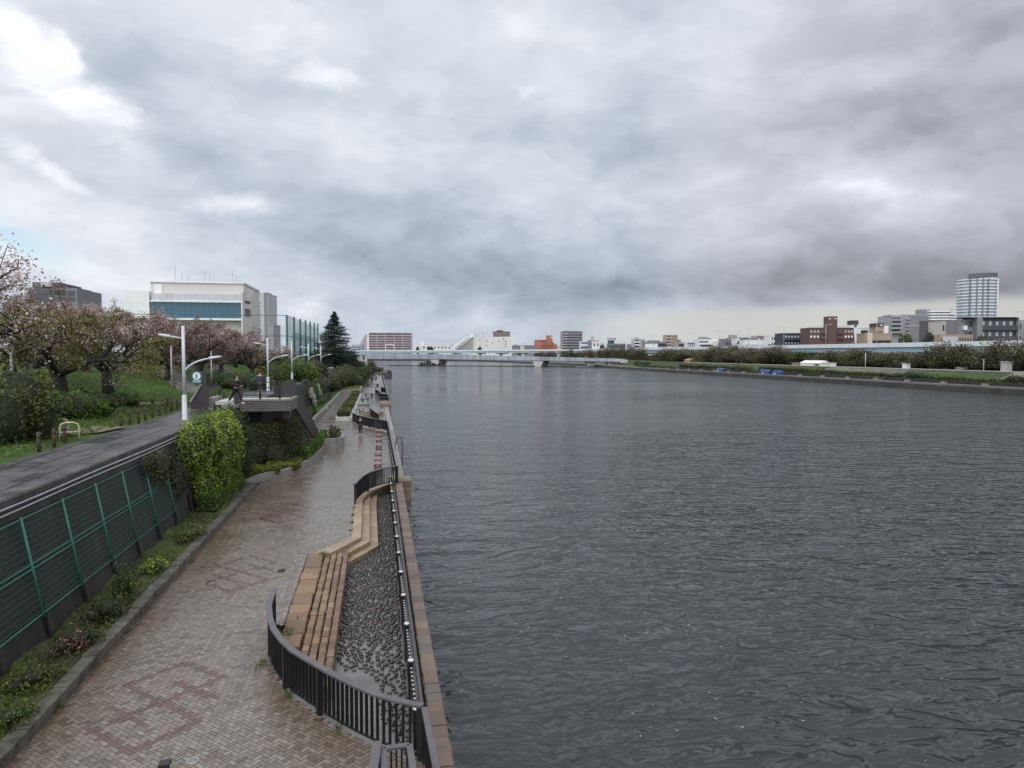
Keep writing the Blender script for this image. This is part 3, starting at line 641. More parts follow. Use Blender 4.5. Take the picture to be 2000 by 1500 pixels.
# cobbles set in the basin floor, far more than anyone would count
xs = []; cell = {}
def far_enough(x, y, d):
    i, j = int(x/0.14), int(y/0.14)
    for a in (-1, 0, 1):
        for b in (-1, 0, 1):
            for (p, q) in cell.get((i+a, j+b), ()):
                if (p-x)**2*1.0+(q-y)**2*1.6 < d*d: return False
    cell.setdefault((i, j), []).append((x, y)); return True
tries = 0
while tries < 26000:
    tries += 1; x = random.uniform(-1.05, 0.6); y = 13.6+27.2*random.random()
    if y > 27.4 and x < -0.06-max(0, (28.6-y))*0.9: continue
    bare = math.sin(x*2.6+1.0+y*0.5)+math.sin(y*1.15+0.6-x)
    if y < 21.5 and bare > 0.40+(y-14)*0.12: continue
    if y < 18.7 and x < -1.05+(18.7-y)*0.34: continue
    if far_enough(x, y, 0.155 if y < 20 else 0.13): xs.append((x, y))
mb = MB(); cols = []
base = MB().lathe(0, 0, [(0.0, -0.5), (0.75, -0.35), (1.0, 0.0), (0.8, 0.55), (0.3, 0.92)], 7)
for x, y in xs:
    a = random.uniform(0.052, 0.08); b = a*random.uniform(0.5, 0.7); h = random.uniform(0.04, 0.07); t_ = random.uniform(-0.35, 0.35); c, s = math.cos(t_), math.sin(t_)
    mb.add([(x+(u*a)*c-(v*b)*s, y+(u*a)*s+(v*b)*c, -0.49+zz*h) for u, v, zz in base.v], base.f, 0, True)
    k = np.array(random.choice([(0.045, 0.04, 0.034), (0.032, 0.029, 0.026), (0.065, 0.055, 0.044), (0.06, 0.04, 0.031), (0.04, 0.04, 0.037)])); cols += [k*random.uniform(0.7, 1.25)]*len(base.v)
o = mb.build('cobbles', M['cobble']); setcol(o.data, np.array(cols)); tag(o, kind='stuff')
t = thing('stone_steps', 'rough yellow and brown stone block steps leading down into the cobbled basin', 'steps', (-1.9, 23, -0.5))
mb = MB(); cols = []; blocks(mb, cols, -2.55, -1.96, 18.6, 27.25, 0.06, -0.45, 0.6, 0.95, STONE_Y, 0.025, 0.012, 0.025); build_cols(mb, cols, 'edge_stones', M['stone_attr'], t)
for k in range(4):
    mb = MB(); cols = []; x0 = -1.95+0.215*k
    blocks(mb, cols, x0, x0+0.215, 16.2+0.45*(3-k)+0.3, 27.25+0.33*k*0.9, -0.01-0.032*k, -0.52, 0.24, 0.45, STONE_Y if k < 2 else (STONE_Y+STONE_R if k == 2 else STONE_R), 0.010, 0.014, 0.018)
    build_cols(mb, cols, 'step', M['stone_attr'], t)
def offs(poly, d):
    out = []
    for i, p in enumerate(poly):
        a = (poly[i]-poly[i-1]).normalized() if i else None; b = (poly[i+1]-poly[i]).normalized() if i < len(poly)-1 else None
        n1 = Vector((a.y, -a.x, 0)) if a else None; n2 = Vector((b.y, -b.x, 0)) if b else None
        if n1 is None or n2 is None: q = (n1 or n2)*d
        else:
            mm = (n1+n2).normalized(); q = mm*(d/max(0.35, mm.dot(n1)))
        out.append(p+q)
    return out
t = thing('stone_stair', 'smooth tan stone stair of three wide treads bending along the cobbled basin', 'stairs', (-0.6, 33, -0.5))
for k in range(3):
    src = stepO if k == 0 else stepO[:3]+[Vector((-1.02, 40.6-k*0.2, 0))]
    A = offs(src, 0.345*k+(0.002 if k else -0.02)); B = offs(src, 0.345*(k+1))
    if k:
        A[-1] = Vector((A[2].x+0.08, 39.2+k*0.75, 0)); B[-1] = Vector((B[2].x+0.08, 39.6+k*0.75, 0))
    A[0] += Vector((-0.28, 0.0, 0)) if k == 0 else Vector((0.05, -0.0, 0))
    zt = 0.03-0.165*k; mb = MB(); cols = []
    for i in range(len(A)-1):
        nseg = max(1, int((A[i+1]-A[i]).length/0.62))
        for s in range(nseg):
            a, b, c, d = A[i].lerp(A[i+1], (s+.006)/nseg), A[i].lerp(A[i+1], (s+.994)/nseg), B[i].lerp(B[i+1], (s+.994)/nseg), B[i].lerp(B[i+1], (s+.006)/nseg)
            mb.add([(p.x, p.y, -0.52) for p in (a, b, c, d)]+[(p.x, p.y, zt) for p in (a, b, c, d)], [(7, 6, 5, 4), (0, 1, 5, 4), (1, 2, 6, 5), (2, 3, 7, 6), (3, 0, 4, 7)])
            kcol = np.array(random.choice([(0.30, 0.215, 0.135), (0.265, 0.19, 0.12), (0.33, 0.24, 0.155)]))*random.uniform(0.85, 1.1)*(1, .88, .8)[k]; cols += [kcol]*8
    build_cols(mb, cols, 'tread', M['stone_attr'], t)
mb = MB(); W2 = offs(stepO[2:], 0.35)
for a, b in zip(W2, W2[1:]):
    n_ = (b-a).normalized(); s = Vector((n_.y, -n_.x, 0))*0.05
    mb.add([(p.x, p.y, z) for z in (-0.52, -0.02) for p in (a, b, b+s, a+s)], [(4, 5, 6, 7), (2, 3, 7, 6), (0, 1, 5, 4), (1, 2, 6, 5), (3, 0, 4, 7)])
mb.build('back_wall', mat('brown_basin_wall', (0.13, 0.085, 0.05), 0.6, (0.06, 0.045, 0.03), 3), t)
# black picket fence of the basin: dark pickets, pale chips paint the glint on top
cap = mat('bright_cap_and_glint', (0.55, 0.55, 0.53), 0.5, None, 5)
t = thing('picket_fence', 'black picket fence with pale post caps and painted picket glints along the water side of the cobbled basin', 'fence', (0.72, 27, -0.5))
yy = 13.9; k = 0
while yy < 41.5:
    mb = MB()
    for i in range(1, 11):
        y = yy+2.25*i/11
        if y > 41.6: break
        mb.box(0.69, 0.75, y-0.085, y+0.085, -0.5, 0.38); mb.box(0.70, 0.74, y-0.02, y+0.02, 0.381, 0.39, 1)
    mb.build('picket_panel', [M['black'], cap], t)
    mb = MB(); mb.box(0.66, 0.78, yy-0.06, yy+0.06, -0.5, 0.46); mb.build('post', M['black'], t)
    mb = MB(); mb.lathe(0.72, yy, [(0.06, 0.46), (0.075, 0.475), (0.07, 0.50), (0.03, 0.512)], 10); mb.build('post_cap', cap, t)
    yy += 2.25
mb = MB(); mb.tube([(0.86, 13.6, 0.12), (0.86, 41.5, 0.12)], 0.035, 8); mb.build('rail', M['rail_top'], t)
# small things on the paving
t = thing('manhole_cover', 'small round ringed manhole cover in the brick paving at the bottom', 'manhole', tuple(G(377, 1486, 0)))
g = G(377, 1486, 0); mb = MB(); mb.lathe(g.x, g.y, [(0.11, 0.0), (0.11, 0.012), (0.085, 0.012), (0.085, 0.006)], 16); mb.build('ring', M['zinc'], t)
mb = MB(); mb.lathe(g.x, g.y, [(0.08, 0.0), (0.08, 0.011), (0.02, 0.013)], 16); mb.build('lid', M['granite'], t)
g = G(550, 1115, 0); mb = MB(); mb.box(g.x-.12, g.x+.12, g.y-.2, g.y+.2, 0, 0.011)
for k in range(5): mb.box(g.x-.1, g.x+.1, g.y-.17+k*.075, g.y-.13+k*.075, 0.0115, 0.016)
tag(mb.build('drain_cover', M['iron']), 'small dark slotted drain cover in the brick paving left of the stone steps', 'drain')
t = thing('ladder', 'thin steel ladder hoops rising from the quay wall over the water', 'ladder', tuple(G(785, 890, 0)))
for (xa, dy) in ((1.45, 0), (1.45, 0.55)):
    y = 55+dy; mb = MB(); mb.tube([(xa+.45, y, -1.2), (xa+.45, y, 0.9), (xa+.40, y, 1.02), (xa+.1, y, 1.02), (xa-.05, y, 0.6), (xa-.1, y, 0.0)], 0.024, 6); mb.build('hoop', M['iron'], t)
for k in range(4):
    mb = MB(); mb.tube([(1.9, 55, -1.0+0.4*k), (1.9, 55.55, -1.0+0.4*k)], 0.016, 5); mb.build('rung', M['zinc'], t)
# weeds on the edge stones and along the kerb
P = []
for (x, y, z, n, s) in ((-2.6, 19.6, 0.05, 60, .14), (-2.35, 19.4, 0.05, 60, .12), (-2.2, 20.6, 0.0, 50, .1), (-2.15, 22.3, 0.0, 40, .1), (-2.1, 24.5, 0.0, 40, .09), (-2.75, 17.6, 0.05, 50, .12), (-1.98, 26.9, -.02, 90, .13), (-1.1, 30.6, .02, 30, .06), (-1.1, 32.0, .02, 30, .06), (-1.12, 33.5, .02, 30, .06), (-1.12, 35.0, .02, 30, .06), (-6.6, 16.2, .05, 40, .1), (-6.62, 20.5, .05, 40, .08), (-6.6, 27.0, .05, 40, .1), (1.35, 12.0, .05, 60, .12), (-0.78, 14.3, .05, 30, .1), (-1.9, 15.9, .03, 60, .12)):
    P.append(np.array((x, y, z))+RNG.normal(size=(n, 3))*np.array((s*.7, s*1.2, s*.5)))
P = np.concatenate(P); P[:, 2] = np.abs(P[:, 2]-0.0)
tag(quads('weeds', leaf_arrays(P, 0.045, 0.1, None, 0.35), pick(G_MID+G_OLIVE, len(P)), M['leaf']), kind='stuff')

# foam flecks on the water along the quay
n = 420; X = 1.9+RNG.exponential(3.2, n); Y = 13+RNG.uniform(0, 1, n)**1.4*60; P = np.stack([X, Y, np.full(n, -1.485)], 1); kk = clump(P, .9, 77) > .48
V = leaf_arrays(P[kk], .045, 30.0, None, .3); V[:, 2] = -1.488
tag(quads('foam', V, pick([(.5, .52, .53), (.62, .63, .64)], len(V)//4), M['leaf']), kind='stuff')
# ------------------------------------------------------------------ park ground behind the raised road
def ss(t): t = min(max(t, 0), 1); return t*t*(3-2*t)
def tz(X, Y): return ROADZ+0.02+1.85*ss((-15.5-X)/9.0)+0.12*math.sin(X*0.5+Y*0.23)*ss((-13-X)/2)
mb = MB(); xs_ = [-12.0, -12.6, -13.3, -14.2, -15.2]+[-16-0.8*i for i in range(14)]+[-30, -36, -45, -60, -90, -160, -400, -1500]; ys_ = [-30+3.0*i for i in range(115)]+[350, 420, 600, 1000, 1600, 3000]
vs = [(x, y, tz(x, y) if x < -12.01 else ROADZ-0.03) for y in ys_ for x in xs_]; nx = len(xs_)
mb.add(vs, [(j*nx+i+1, j*nx+i, (j+1)*nx+i, (j+1)*nx+i+1) for j in range(len(ys_)-1) for i in range(nx-1)], 0, True)
struct('park_ground', mb, M['grass'])
# long grass tufts over the nearer slope
n = 15000; X = -12.3-RNG.uniform(0, 1, n)**1.2*15; Y = 22+RNG.uniform(0, 1, n)**1.2*58
Z = np.array([tz(a, b) for a, b in zip(X, Y)])+0.05; P = np.stack([X, Y, Z+RNG.uniform(0, .08, n)], 1)
tag(quads('grass', leaf_arrays(P, 0.11, 0.0, None, 0.22), mottled(P, [(0.07, 0.125, 0.015), (0.10, 0.14, 0.022)], [(0.04, 0.07, 0.012), (0.10, 0.095, 0.03)], 0.5, 4), M['leaf']), kind='stuff')
def strip(name, pts, wd, m, dz=0.03, **k):
    mb = MB(); vs = []
    for i, p in enumerate(pts):
        d = (pts[min(i+1, len(pts)-1)]-pts[max(i-1, 0)]).normalized(); s = Vector((d.y, -d.x, 0))*wd/2
        for q in (p-s, p, p+s): vs.append((q.x, q.y, tz(q.x, q.y)+dz))
    mb.add(vs, [(3*i+j, 3*i+j+1, 3*i+j+4, 3*i+j+3) for i in range(len(pts)-1) for j in (0, 1)])
    return struct(name, mb, m)
strip('path', [G(x, y, 3.9) for x, y in ((215,793),(262,790),(300,787),(340,786),(372,784))], 1.3, M['dirt'], 0.05)
strip('park_path', [G(x, y, 3.9) for x, y in ((60,858),(110,852),(160,847),(215,836))], 1.6, M['dirt'], 0.05)
# ------------------------------------------------------------------ street lamps on the raised road
def make_lamp(label):
    t = thing('street_lamp', label, 'street lamp', (0, 0, 0), 'white street lamps along the raised road'); H = 5.07
    mb = MB(); mb.tube([(0, 0, 1.3), (0, 0, H)], [0.095, 0.082], 12); mb.build('pole', M['white_paint'], t)
    mb = MB(); mb.lathe(0, 0, [(0.20, 0), (0.20, 0.03), (0.135, 0.06), (0.135, 1.27), (0.10, 1.36)], 12); mb.build('base_sleeve', M['white_paint'], t)
    mb = MB(); mb.tube([(0, 0, H-.68), (-.35, 0, H-.62), (-.75, 0, H-.55)], 0.045, 8); mb.build('arm', M['white_paint'], t)
    pts = [(0, 0, 2.6), (.14, 0, 2.78), (.35, 0, 2.97), (.65, 0, 3.14), (1.0, 0, 3.26), (1.35, 0, 3.33)]
    mb = MB(); mb.tube(pts, [.06, .055, .05, .048, .045, .042], 8); mb.build('curved_arm', M['white_paint'], t)
    for a, b in (((-.62, 0, H-.575), (-1.28, 0, H-.46)), ((1.25, 0, 3.32), (1.95, 0, 3.43))):
        a = Vector(a); b = Vector(b); mb = MB(); mb.tube([a, a.lerp(b, .12), a.lerp(b, .7), b], [.05, .085, .075, .02], 8); h = mb.build('lamp_head', M['white_paint'], t)
        h.scale = (1, 1, 1); mb = MB(); c = a.lerp(b, .5); mb.bar(a.lerp(b, .25)-Vector((0, 0, .08)), a.lerp(b, .75)-Vector((0, 0, .075)), .1, .02); q = mb.build('lens', M['glass_dark'], h)
    return t
lamp0 = make_lamp('nearest white street lamp, in front of the bright climbing hedge')
lamp0.location = (-10.2, 41.0, ROADZ); OFF[lamp0.name] = Vector((0, 0, 0))
for y, lab in ((71.2, 'white street lamp just behind the viewing platform, right of the red capped man'), (90.9, 'third white street lamp, in front of the bright green bushes'), (113, 'fourth white street lamp, in front of the green netting'), (137.7, 'farthest white street lamp, beside the dark conifer')):
    clone(lamp0, (-10.2, y, ROADZ), label=lab)
# ------------------------------------------------------------------ bollards, stakes, hoops, sign
def make_post(name, label, cat, g, h, r, group):
    t = thing(name, label, cat, (0, 0, 0), group); mb = MB(); mb.lathe(0, 0, [(r, -0.1), (r*1.02, h*.5), (r, h-.02), (r*.8, h)], 8); mb.build('shaft', M['wood'], t)
    mb = MB(); mb.lathe(0, 0, [(r*1.12, h*.72), (r*1.12, h*.8)], 8); mb.build('band', M['iron'], t); return t
b0 = make_post('bollard', 'leftmost wooden bollard, beside the dark bush at the road edge', 'bollard', None, 0.70, 0.068, 'wooden bollards along the raised road')
BP = [((76,882), None), ((106,873), 'wooden bollard in front of the left cream hoop barrier'), ((126,864), 'wooden bollard in front of the right cream hoop barrier'), ((236,835), 'wooden bollard at the right end of the leafy bush'), ((254,829), 'second wooden bollard right of the leafy bush'), ((271,826), 'third wooden bollard right of the leafy bush'),
      ((284,821), 'fourth wooden bollard right of the leafy bush'), ((298,816), 'fifth wooden bollard right of the leafy bush'), ((311,812), 'wooden bollard fourth from the nearest lamp'), ((323,808), 'wooden bollard third from the nearest lamp'), ((335,804), 'wooden bollard second from the nearest lamp'), ((346,800), 'wooden bollard closest to the nearest lamp')]
for (p, lab) in BP:
    g = G(*p, 3.9); g.z = tz(g.x, g.y)
    if lab is None: b0.location = g
    else: clone(b0, g, random.random()*3, label=lab)
OFF[b0.name] = Vector()
s0 = make_post('stake', 'leftmost low wooden stake along the park path', 'stake', None, 0.62, 0.09, 'low stakes of the rope fence')
SP = [(240,794), (270,792), (298,790), (327,789)]; gs = []
for i, p in enumerate(SP):
    g = G(*p, 4.0); g.z = tz(g.x, g.y); gs.append(g)
    if i == 0: s0.location = g
    else: clone(s0, g, i, label=('second', 'third', 'fourth')[i-1]+' low wooden stake from the left along the park path')
mb = MB(); pts = []
for a, b in zip(gs, gs[1:]): pts += [a+Vector((0, 0, .5)), (a+b)/2+Vector((0, 0, .44))]
mb.tube(pts+[gs[-1]+Vector((0, 0, .5)), gs[-1]+Vector((2.4, 1.0, .45))], 0.018, 5); tag(mb.build('rope', M['wood']), 'thin rope strung between the low stakes beside the park path', 'rope')
cream = mat('cream_tube', (0.55, 0.5, 0.36), 0.4, (0.42, 0.38, 0.26), 3)
for (pa, pb, lab) in (((97,853), (134,850), 'rear cream tube hoop barrier beside the leafy bush'), ((117,860), (155,858), 'front cream tube hoop barrier standing at the road edge')):
    a = G(*pa, 3.92); b = G(*pb, 3.92); d = (b-a).normalized(); t = thing('hoop_barrier', lab, 'barrier', tuple((a+b)/2), 'cream hoop barriers'); z = Vector((0, 0, 1)); h = .72
    mb = MB(); mb.tube([a, a+z*(h-.2), a+z*(h-.06)+d*.06, a+z*h+d*.2, b+z*h-d*.2, b+z*(h-.06)-d*.06, b+z*(h-.2), b], .03, 8); mb.build('hoop', cream, t)
    mb = MB(); mb.tube([a+z*.32, b+z*.32], .025, 8); mb.build('crossbar', cream, t)
# information sign
Y = 43.6; c = PY(384.5, 737, Y); hw = PY(394, 737, Y).x-PY(375, 737, Y).x
t = thing('information_sign', 'green information sign with a white round letter i on a dark post', 'sign', (c.x+.5, Y, ROADZ))
mb = MB(); mb.box(c.x+.33, c.x+.50, Y-.02, Y+.12, ROADZ, c.z+.42); mb.build('post', M['brown_panel'], t)
mb = MB(); mb.box(c.x-.30, c.x+.31, Y-.05, Y+.0, c.z-.36, c.z+.34); mb.build('sign_plate', M['sign_green'], t, bevel=.01)
def disc(mb, x, y, z, r, n=24, mi=0, th=.004): mb.add([(x+r*math.cos(2*math.pi*k/n), y, z+r*math.sin(2*math.pi*k/n)) for k in range(n)]+[(x+r*math.cos(2*math.pi*k/n), y+th, z+r*math.sin(2*math.pi*k/n)) for k in range(n)], [tuple(range(n))]+[(k, n+k, n+(k+1) % n, (k+1) % n) for k in range(n)], mi)
zc = c.z+.08; mb = MB(); disc(mb, c.x, Y-.058, zc, .215); e = mb.build('emblem', M['white'], t)
mb = MB(); disc(mb, c.x, Y-.066, zc+.105, .036, 12); mb.box(c.x-.038, c.x+.034, Y-.066, Y-.06, zc-.13, zc+.045); mb.box(c.x-.068, c.x-.0385, Y-.066, Y-.06, zc+.012, zc+.045); mb.box(c.x-.075, c.x-.0385, Y-.066, Y-.06, zc-.13, zc-.1); mb.box(c.x+.0345, c.x+.075, Y-.066, Y-.06, zc-.13, zc-.1); mb.build('letter', M['sign_green'], e)
mb = MB(); 
for k in range(2): mb.box(c.x-.215, c.x+.215, Y-.058, Y-.051, c.z-.215-.075*k, c.z-.165-.075*k)
mb.build('text_band', mat('sign_text_grey', (0.38, 0.5, 0.47), .5), t)
# ------------------------------------------------------------------ viewing platform with stairs
m, nt, P, N, L = nodes('grey_wall_tile'); P.inputs['Roughness'].default_value = .4
g_ = N('ShaderNodeNewGeometry'); sp = N('ShaderNodeSeparateXYZ'); L(g_.outputs['Position'], sp.inputs[0]); ad = N('ShaderNodeMath', operation='ADD'); L(sp.outputs[0], ad.inputs[0]); L(sp.outputs[1], ad.inputs[1])
cb = N('ShaderNodeCombineXYZ'); L(ad.outputs[0], cb.inputs[0]); L(sp.outputs[2], cb.inputs[1])
bt = N('ShaderNodeTexBrick', _Scale=1.0); bt.inputs['Brick Width'].default_value = .23; bt.inputs['Row Height'].default_value = .115; bt.inputs['Mortar Size'].default_value = .03
bt.inputs['Color1'].default_value = (.20, .19, .175, 1); bt.inputs['Color2'].default_value = (.13, .12, .108, 1); bt.inputs['Mortar'].default_value = (.035, .03, .03, 1); L(cb.outputs[0], bt.inputs['Vector']); L(bt.outputs['Color'], P.inputs['Base Color']); M['tile'] = m
DZK = 4.48
t = thing('viewing_platform', 'raised tile clad viewing platform with dark brown panels and stairs beside the road', 'platform', (-7, 48.5, 0))
mb = MB(); mb.box(-9.9, -5.42, 47.06, 50.5, DZK-.2, DZK); mb.build('deck', M['conc_light'], t)
mb = MB(); mb.box(-8.4, -5.35, 46.95, 47.055, DZK-.64, DZK+.02); mb.box(-5.415, -5.33, 47.056, 50.4, DZK-.64, DZK+.02); mb.build('tile_band', M['tile'], t)
mb = MB(); mb.box(-8.45, -5.30, 46.90, 47.12, DZK+.022, DZK+.13); mb.box(-5.52, -5.28, 47.122, 50.4, DZK+.022, DZK+.13); mb.build('ledge', M['granite'], t)
mb = MB(); mb.box(-7.6, -5.75, 49.7, 50.4, 0, DZK-.22); mb.build('pier', mat('stained_pier', (.15, .135, .11), .7, (.05, .042, .035), 1.6, streak=True), t)
mb = MB(); mb.box(-8.95, -7.62, 49.6, 50.3, 0, DZK-.22); mb.build('dark_recess', M['conc_dark'], t)
def slab(name, px, Yp, m, th=.07):
    pts = [PY(x, y, Yp) for x, y in px]; n = len(pts); mb = MB()
    mb.add([tuple(p) for p in pts]+[(p.x, p.y+th, p.z) for p in pts], [tuple(range(n)), tuple(range(2*n-1, n-1, -1))]+[(k, n+k, n+(k+1) % n, (k+1) % n) for k in range(n)])
    return mb.build(name, m, t)
def stick(name, px, Yp, w, m=None, w2=None):
    mb = MB()
    for a, b in zip(px, px[1:]): mb.bar(PY(*a, Yp), PY(*b, Yp), w, w2 or w)
    return mb.build(name, m or M['iron'], t)
slab('side_panel', [(372,800),(372,786),(392,752),(398,752),(398,797)], 46.75, M['brown_panel'])
stick('handrail', [(371.5,785),(392,751)], 46.7, .09, M['conc'], .12)
slab('side_panel', [(398.3,796),(398.3,752),(408.5,760),(408.5,793)], 46.85, M['red_brown'])
slab('side_panel', [(397,762),(397,751),(421,747),(431,757),(409,761)], 50.2, M['brown_panel'])
stick('handrail', [(397,750.5),(421,746.5),(446,782)], 50.15, .07)
stick('handrail', [(409,761),(431,757)], 49.8, .06, M['rail_top']); stick('handrail', [(409,767),(431,762)], 49.8, .05, M['rail_top'])
mb = MB()
for x, ya, yb in ((410,762,787),(415,764,787),(421,761,786),(428,759,783),(430,760,783),(437,770,783)): mb.bar(PY(x, ya, 49.9), PY(x, yb, 49.9), .06, .06, 0, (0, 1, 0))
mb.build('rail_posts', M['iron'], t)
slab('side_panel', [(457,788),(456,758),(466,755),(472,755),(472,786)], 46.98, M['brown_panel'], .3)
for y, w in ((746, .05), (757, .05), (763.5, .04), (771.5, .05)): stick('guard_rail', [(472, y+.5), (548, y)], 46.98, w)
mb = MB(); x = 475.0
while x < 548: mb.bar(PY(x, 746, 47.0), PY(x, 772, 47.0), .022, .022, 0, (0, 1, 0)); x += 6.2
mb.build('guard_bars', M['iron'], t)
for x, ya in ((508, 756), (546, 744)): mb = MB(); a = PY(x, ya, 47.05); mb.box(a.x-.06, a.x+.06, a.y-.06, a.y+.06, DZK+.02, a.z); mb.build('guard_post', M['iron'], t)
slab('side_panel', [(547,773),(547,747),(563,741.5),(573,740),(577,746),(577,771)], 48.4, M['brown_panel'])
# stair flight down to the promenade
sA, sB = Vector((-6.2, 50.5, DZK)), Vector((-5.2, 58.2, 0.1)); nst = 27; dv = (sB-sA); hv_ = Vector((dv.x, dv.y, 0)).normalized(); sd = Vector((hv_.y, -hv_.x, 0))
mb = MB()
for k in range(nst):
    a = sA.lerp(sB, k/nst); b = sA.lerp(sB, (k+1)/nst); zt = a.z-.17*.5
    q = [a-sd*.62, a+sd*.62, b+sd*.62, b-sd*.62]; mb.add([(p.x, p.y, zt-.3) for p in q]+[(p.x, p.y, zt) for p in q], [(4, 5, 6, 7), (0, 1, 5, 4), (2, 3, 7, 6), (1, 2, 6, 5), (3, 0, 4, 7), (3, 2, 1, 0)])
mb.build('stair_flight', M['conc'], t)
for s_ in (.66, -.66):
    mb = MB(); a = sA+sd*s_; b = sB+sd*s_; o_ = sd*.045
    pr = [a+Vector((0, 0, -.6)), b+Vector((0, 0, -.1)), b+Vector((0, 0, 1.0)), a+Vector((0, 0, 1.12))]
    mb.add([p-o_ for p in pr]+[p+o_ for p in pr], [(0, 1, 2, 3), (7, 6, 5, 4), (0, 4, 5, 1), (1, 5, 6, 2), (2, 6, 7, 3), (3, 7, 4, 0)]); mb.build('stair_panel', M['brown_panel'], t)
    mb = MB(); mb.bar(a+Vector((0, 0, 1.16)), b+Vector((0, 0, 1.04)), .1, .05); mb.build('stair_handrail', M['iron'], t)
mb = MB()
for k in range(5): mb.box(-11.6+.3*k, -11.3+.3*k, 47.3, 49.8, ROADZ-.1, ROADZ+.165*(k+1)-.02)
mb.build('road_steps', M['conc'], t)
# ------------------------------------------------------------------ people
def skin(name, J, E, m, parent, root='pelvis', sub=1):
    names = list(J); me = bpy.data.meshes.new(name); me.from_pydata([J[n][:3] for n in names], [(names.index(a), names.index(b)) for a, b in E], [])
    me.materials.append(m); o = bpy.data.objects.new(name, me); COL.objects.link(o); o.parent = parent
    s = o.modifiers.new('skin', 'SKIN'); s.use_smooth_shade = True
    for i, n in enumerate(names):
        v = me.skin_vertices[0].data[i]; r = J[n][3]; v.radius = r if isinstance(r, tuple) else (r, r); v.use_root = (n == root)
    b = o.modifiers.new('sub', 'SUBSURF'); b.levels = sub; b.render_levels = sub
    return o
SKIN_M = mat('skin', (.48, .29, .2), .5, None, 6)
def person(label, loc, rz, h, cloth, hairm, stride=0.0, lean=0.0, arms=((.05, 0), (-.05, 0)), cap=None, long_hair=False, shorts=False, coat=False, group=None):
    """local frame: facing -Y. arms: swing of each hand forward (+) / back (-), elbow lift"""
    t = thing('person', label, 'person', loc, group); k = h/1.72; t.rotation_euler = (0, 0, rz); OFF[t.name] = Vector()
    ly = lambda z: -lean*max(0, z-.95)
    J = {'pelvis': (0, 0, .95, (.15, .11)), 'waist': (0, ly(1.12), 1.12, (.135, .10)), 'chest': (0, ly(1.32), 1.32, (.165, .115)), 'collar': (0, ly(1.44), 1.44, (.09, .075)), 'neck': (0, ly(1.5)-.01, 1.50, .055), 'jaw': (0, ly(1.56)-.02, 1.565, (.068, .082)), 'head': (0, ly(1.63)-.01, 1.635, (.078, .096)), 'crown': (0, ly(1.7), 1.70, (.05, .06))}
    E = [('pelvis', 'waist'), ('waist', 'chest'), ('chest', 'collar'), ('collar', 'neck'), ('neck', 'jaw'), ('jaw', 'head'), ('head', 'crown')]
    for s, nm in ((-1, 'l'), (1, 'r')):
        f = stride*s; up = abs(f)
        hip = (s*.09, 0, .90, .095); kn = (s*.10, -f*.24-.02*up, .50+.02*up, .062); an = (s*.10, -f*.42+.10*(f < 0)*up, .09+(.12*up if f < 0 else 0), .043)
        toe = (s*.11, an[1]-.17, an[2]-.06, .035); heel = (s*.10, an[1]+.05, an[2]-.05, .036)
        J.update({'hip'+nm: hip, 'knee'+nm: kn, 'ankle'+nm: an, 'heel'+nm: heel, 'toe'+nm: toe}); E += [('pelvis', 'hip'+nm), ('hip'+nm, 'knee'+nm), ('knee'+nm, 'ankle'+nm), ('ankle'+nm, 'heel'+nm), ('ankle'+nm, 'toe'+nm)]
        sw, el = arms[0 if s < 0 else 1]; y0 = ly(1.4)
        sh = (s*.185, y0, 1.40, .062); eb = (s*.235, y0+.02-sw*.5, 1.13+.04*el, .044); wr = (s*(.235-.10*el), y0-.03-sw*1.0-.22*el, .90+.30*el+.05*abs(sw), .031); d = Vector((wr[0]-eb[0], wr[1]-eb[1], wr[2]-eb[2])).normalized()
        pm = tuple(Vector(wr[:3])+d*.07)+((.034, .02),); J.update({'sh'+nm: sh, 'el'+nm: eb, 'wr'+nm: wr, 'palm'+nm: pm}); E += [('collar', 'sh'+nm), ('sh'+nm, 'el'+nm), ('el'+nm, 'wr'+nm), ('wr'+nm, 'palm'+nm)]
        for q, (ox, ln) in enumerate(((-.03, .06), (-.01, .075), (.01, .07), (.03, .055))):
            J[f'fb{q}'+nm] = tuple(Vector(pm[:3])+Vector((0, ox, 0))+d*ln*.5)+(.009,); J[f'ft{q}'+nm] = tuple(Vector(pm[:3])+Vector((-s*.012, ox, 0))+d*ln)+(.008,); E += [('palm'+nm, f'fb{q}'+nm), (f'fb{q}'+nm, f'ft{q}'+nm)]
        J['th'+nm] = tuple(Vector(wr[:3])+d*.06+Vector((0, -.045, 0)))+(.010,); E.append(('wr'+nm, 'th'+nm))
    sc = lambda D: {a: (b[0]*k, b[1]*k, b[2]*k, tuple(x*k for x in b[3]) if isinstance(b[3], tuple) else b[3]*k) for a, b in D.items()}
    J = sc(J); skin('body', J, E, SKIN_M, t)
    fat = lambda ns, g: {n: J[n][:3]+((tuple(x+g for x in J[n][3]) if isinstance(J[n][3], tuple) else J[n][3]+g),) for n in ns}
    top = ['pelvis', 'waist', 'chest', 'collar']+[a+b for b in 'lr' for a in ('sh', 'el', 'wr')]; es = [e for e in E if e[0] in top and e[1] in top]
    D = fat(top, .028*k)
    if coat:
        for nm in 'lr': D['hem'+nm] = (J['hip'+nm][0]*.8, (J['knee'+nm][1])*.4, .62*k, (.14*k, .12*k)); es = es+[('pelvis', 'hem'+nm)]
    skin('jacket', D, es, cloth[0], t)
    low = ['pelvis']+[a+b for b in 'lr' for a in ((('hip', 'knee') if shorts else ('hip', 'knee', 'ankle')))]; es = [e for e in E if e[0] in low and e[1] in low]
    skin('shorts' if shorts else 'trousers', fat(low, .02*k), es, cloth[1], t)
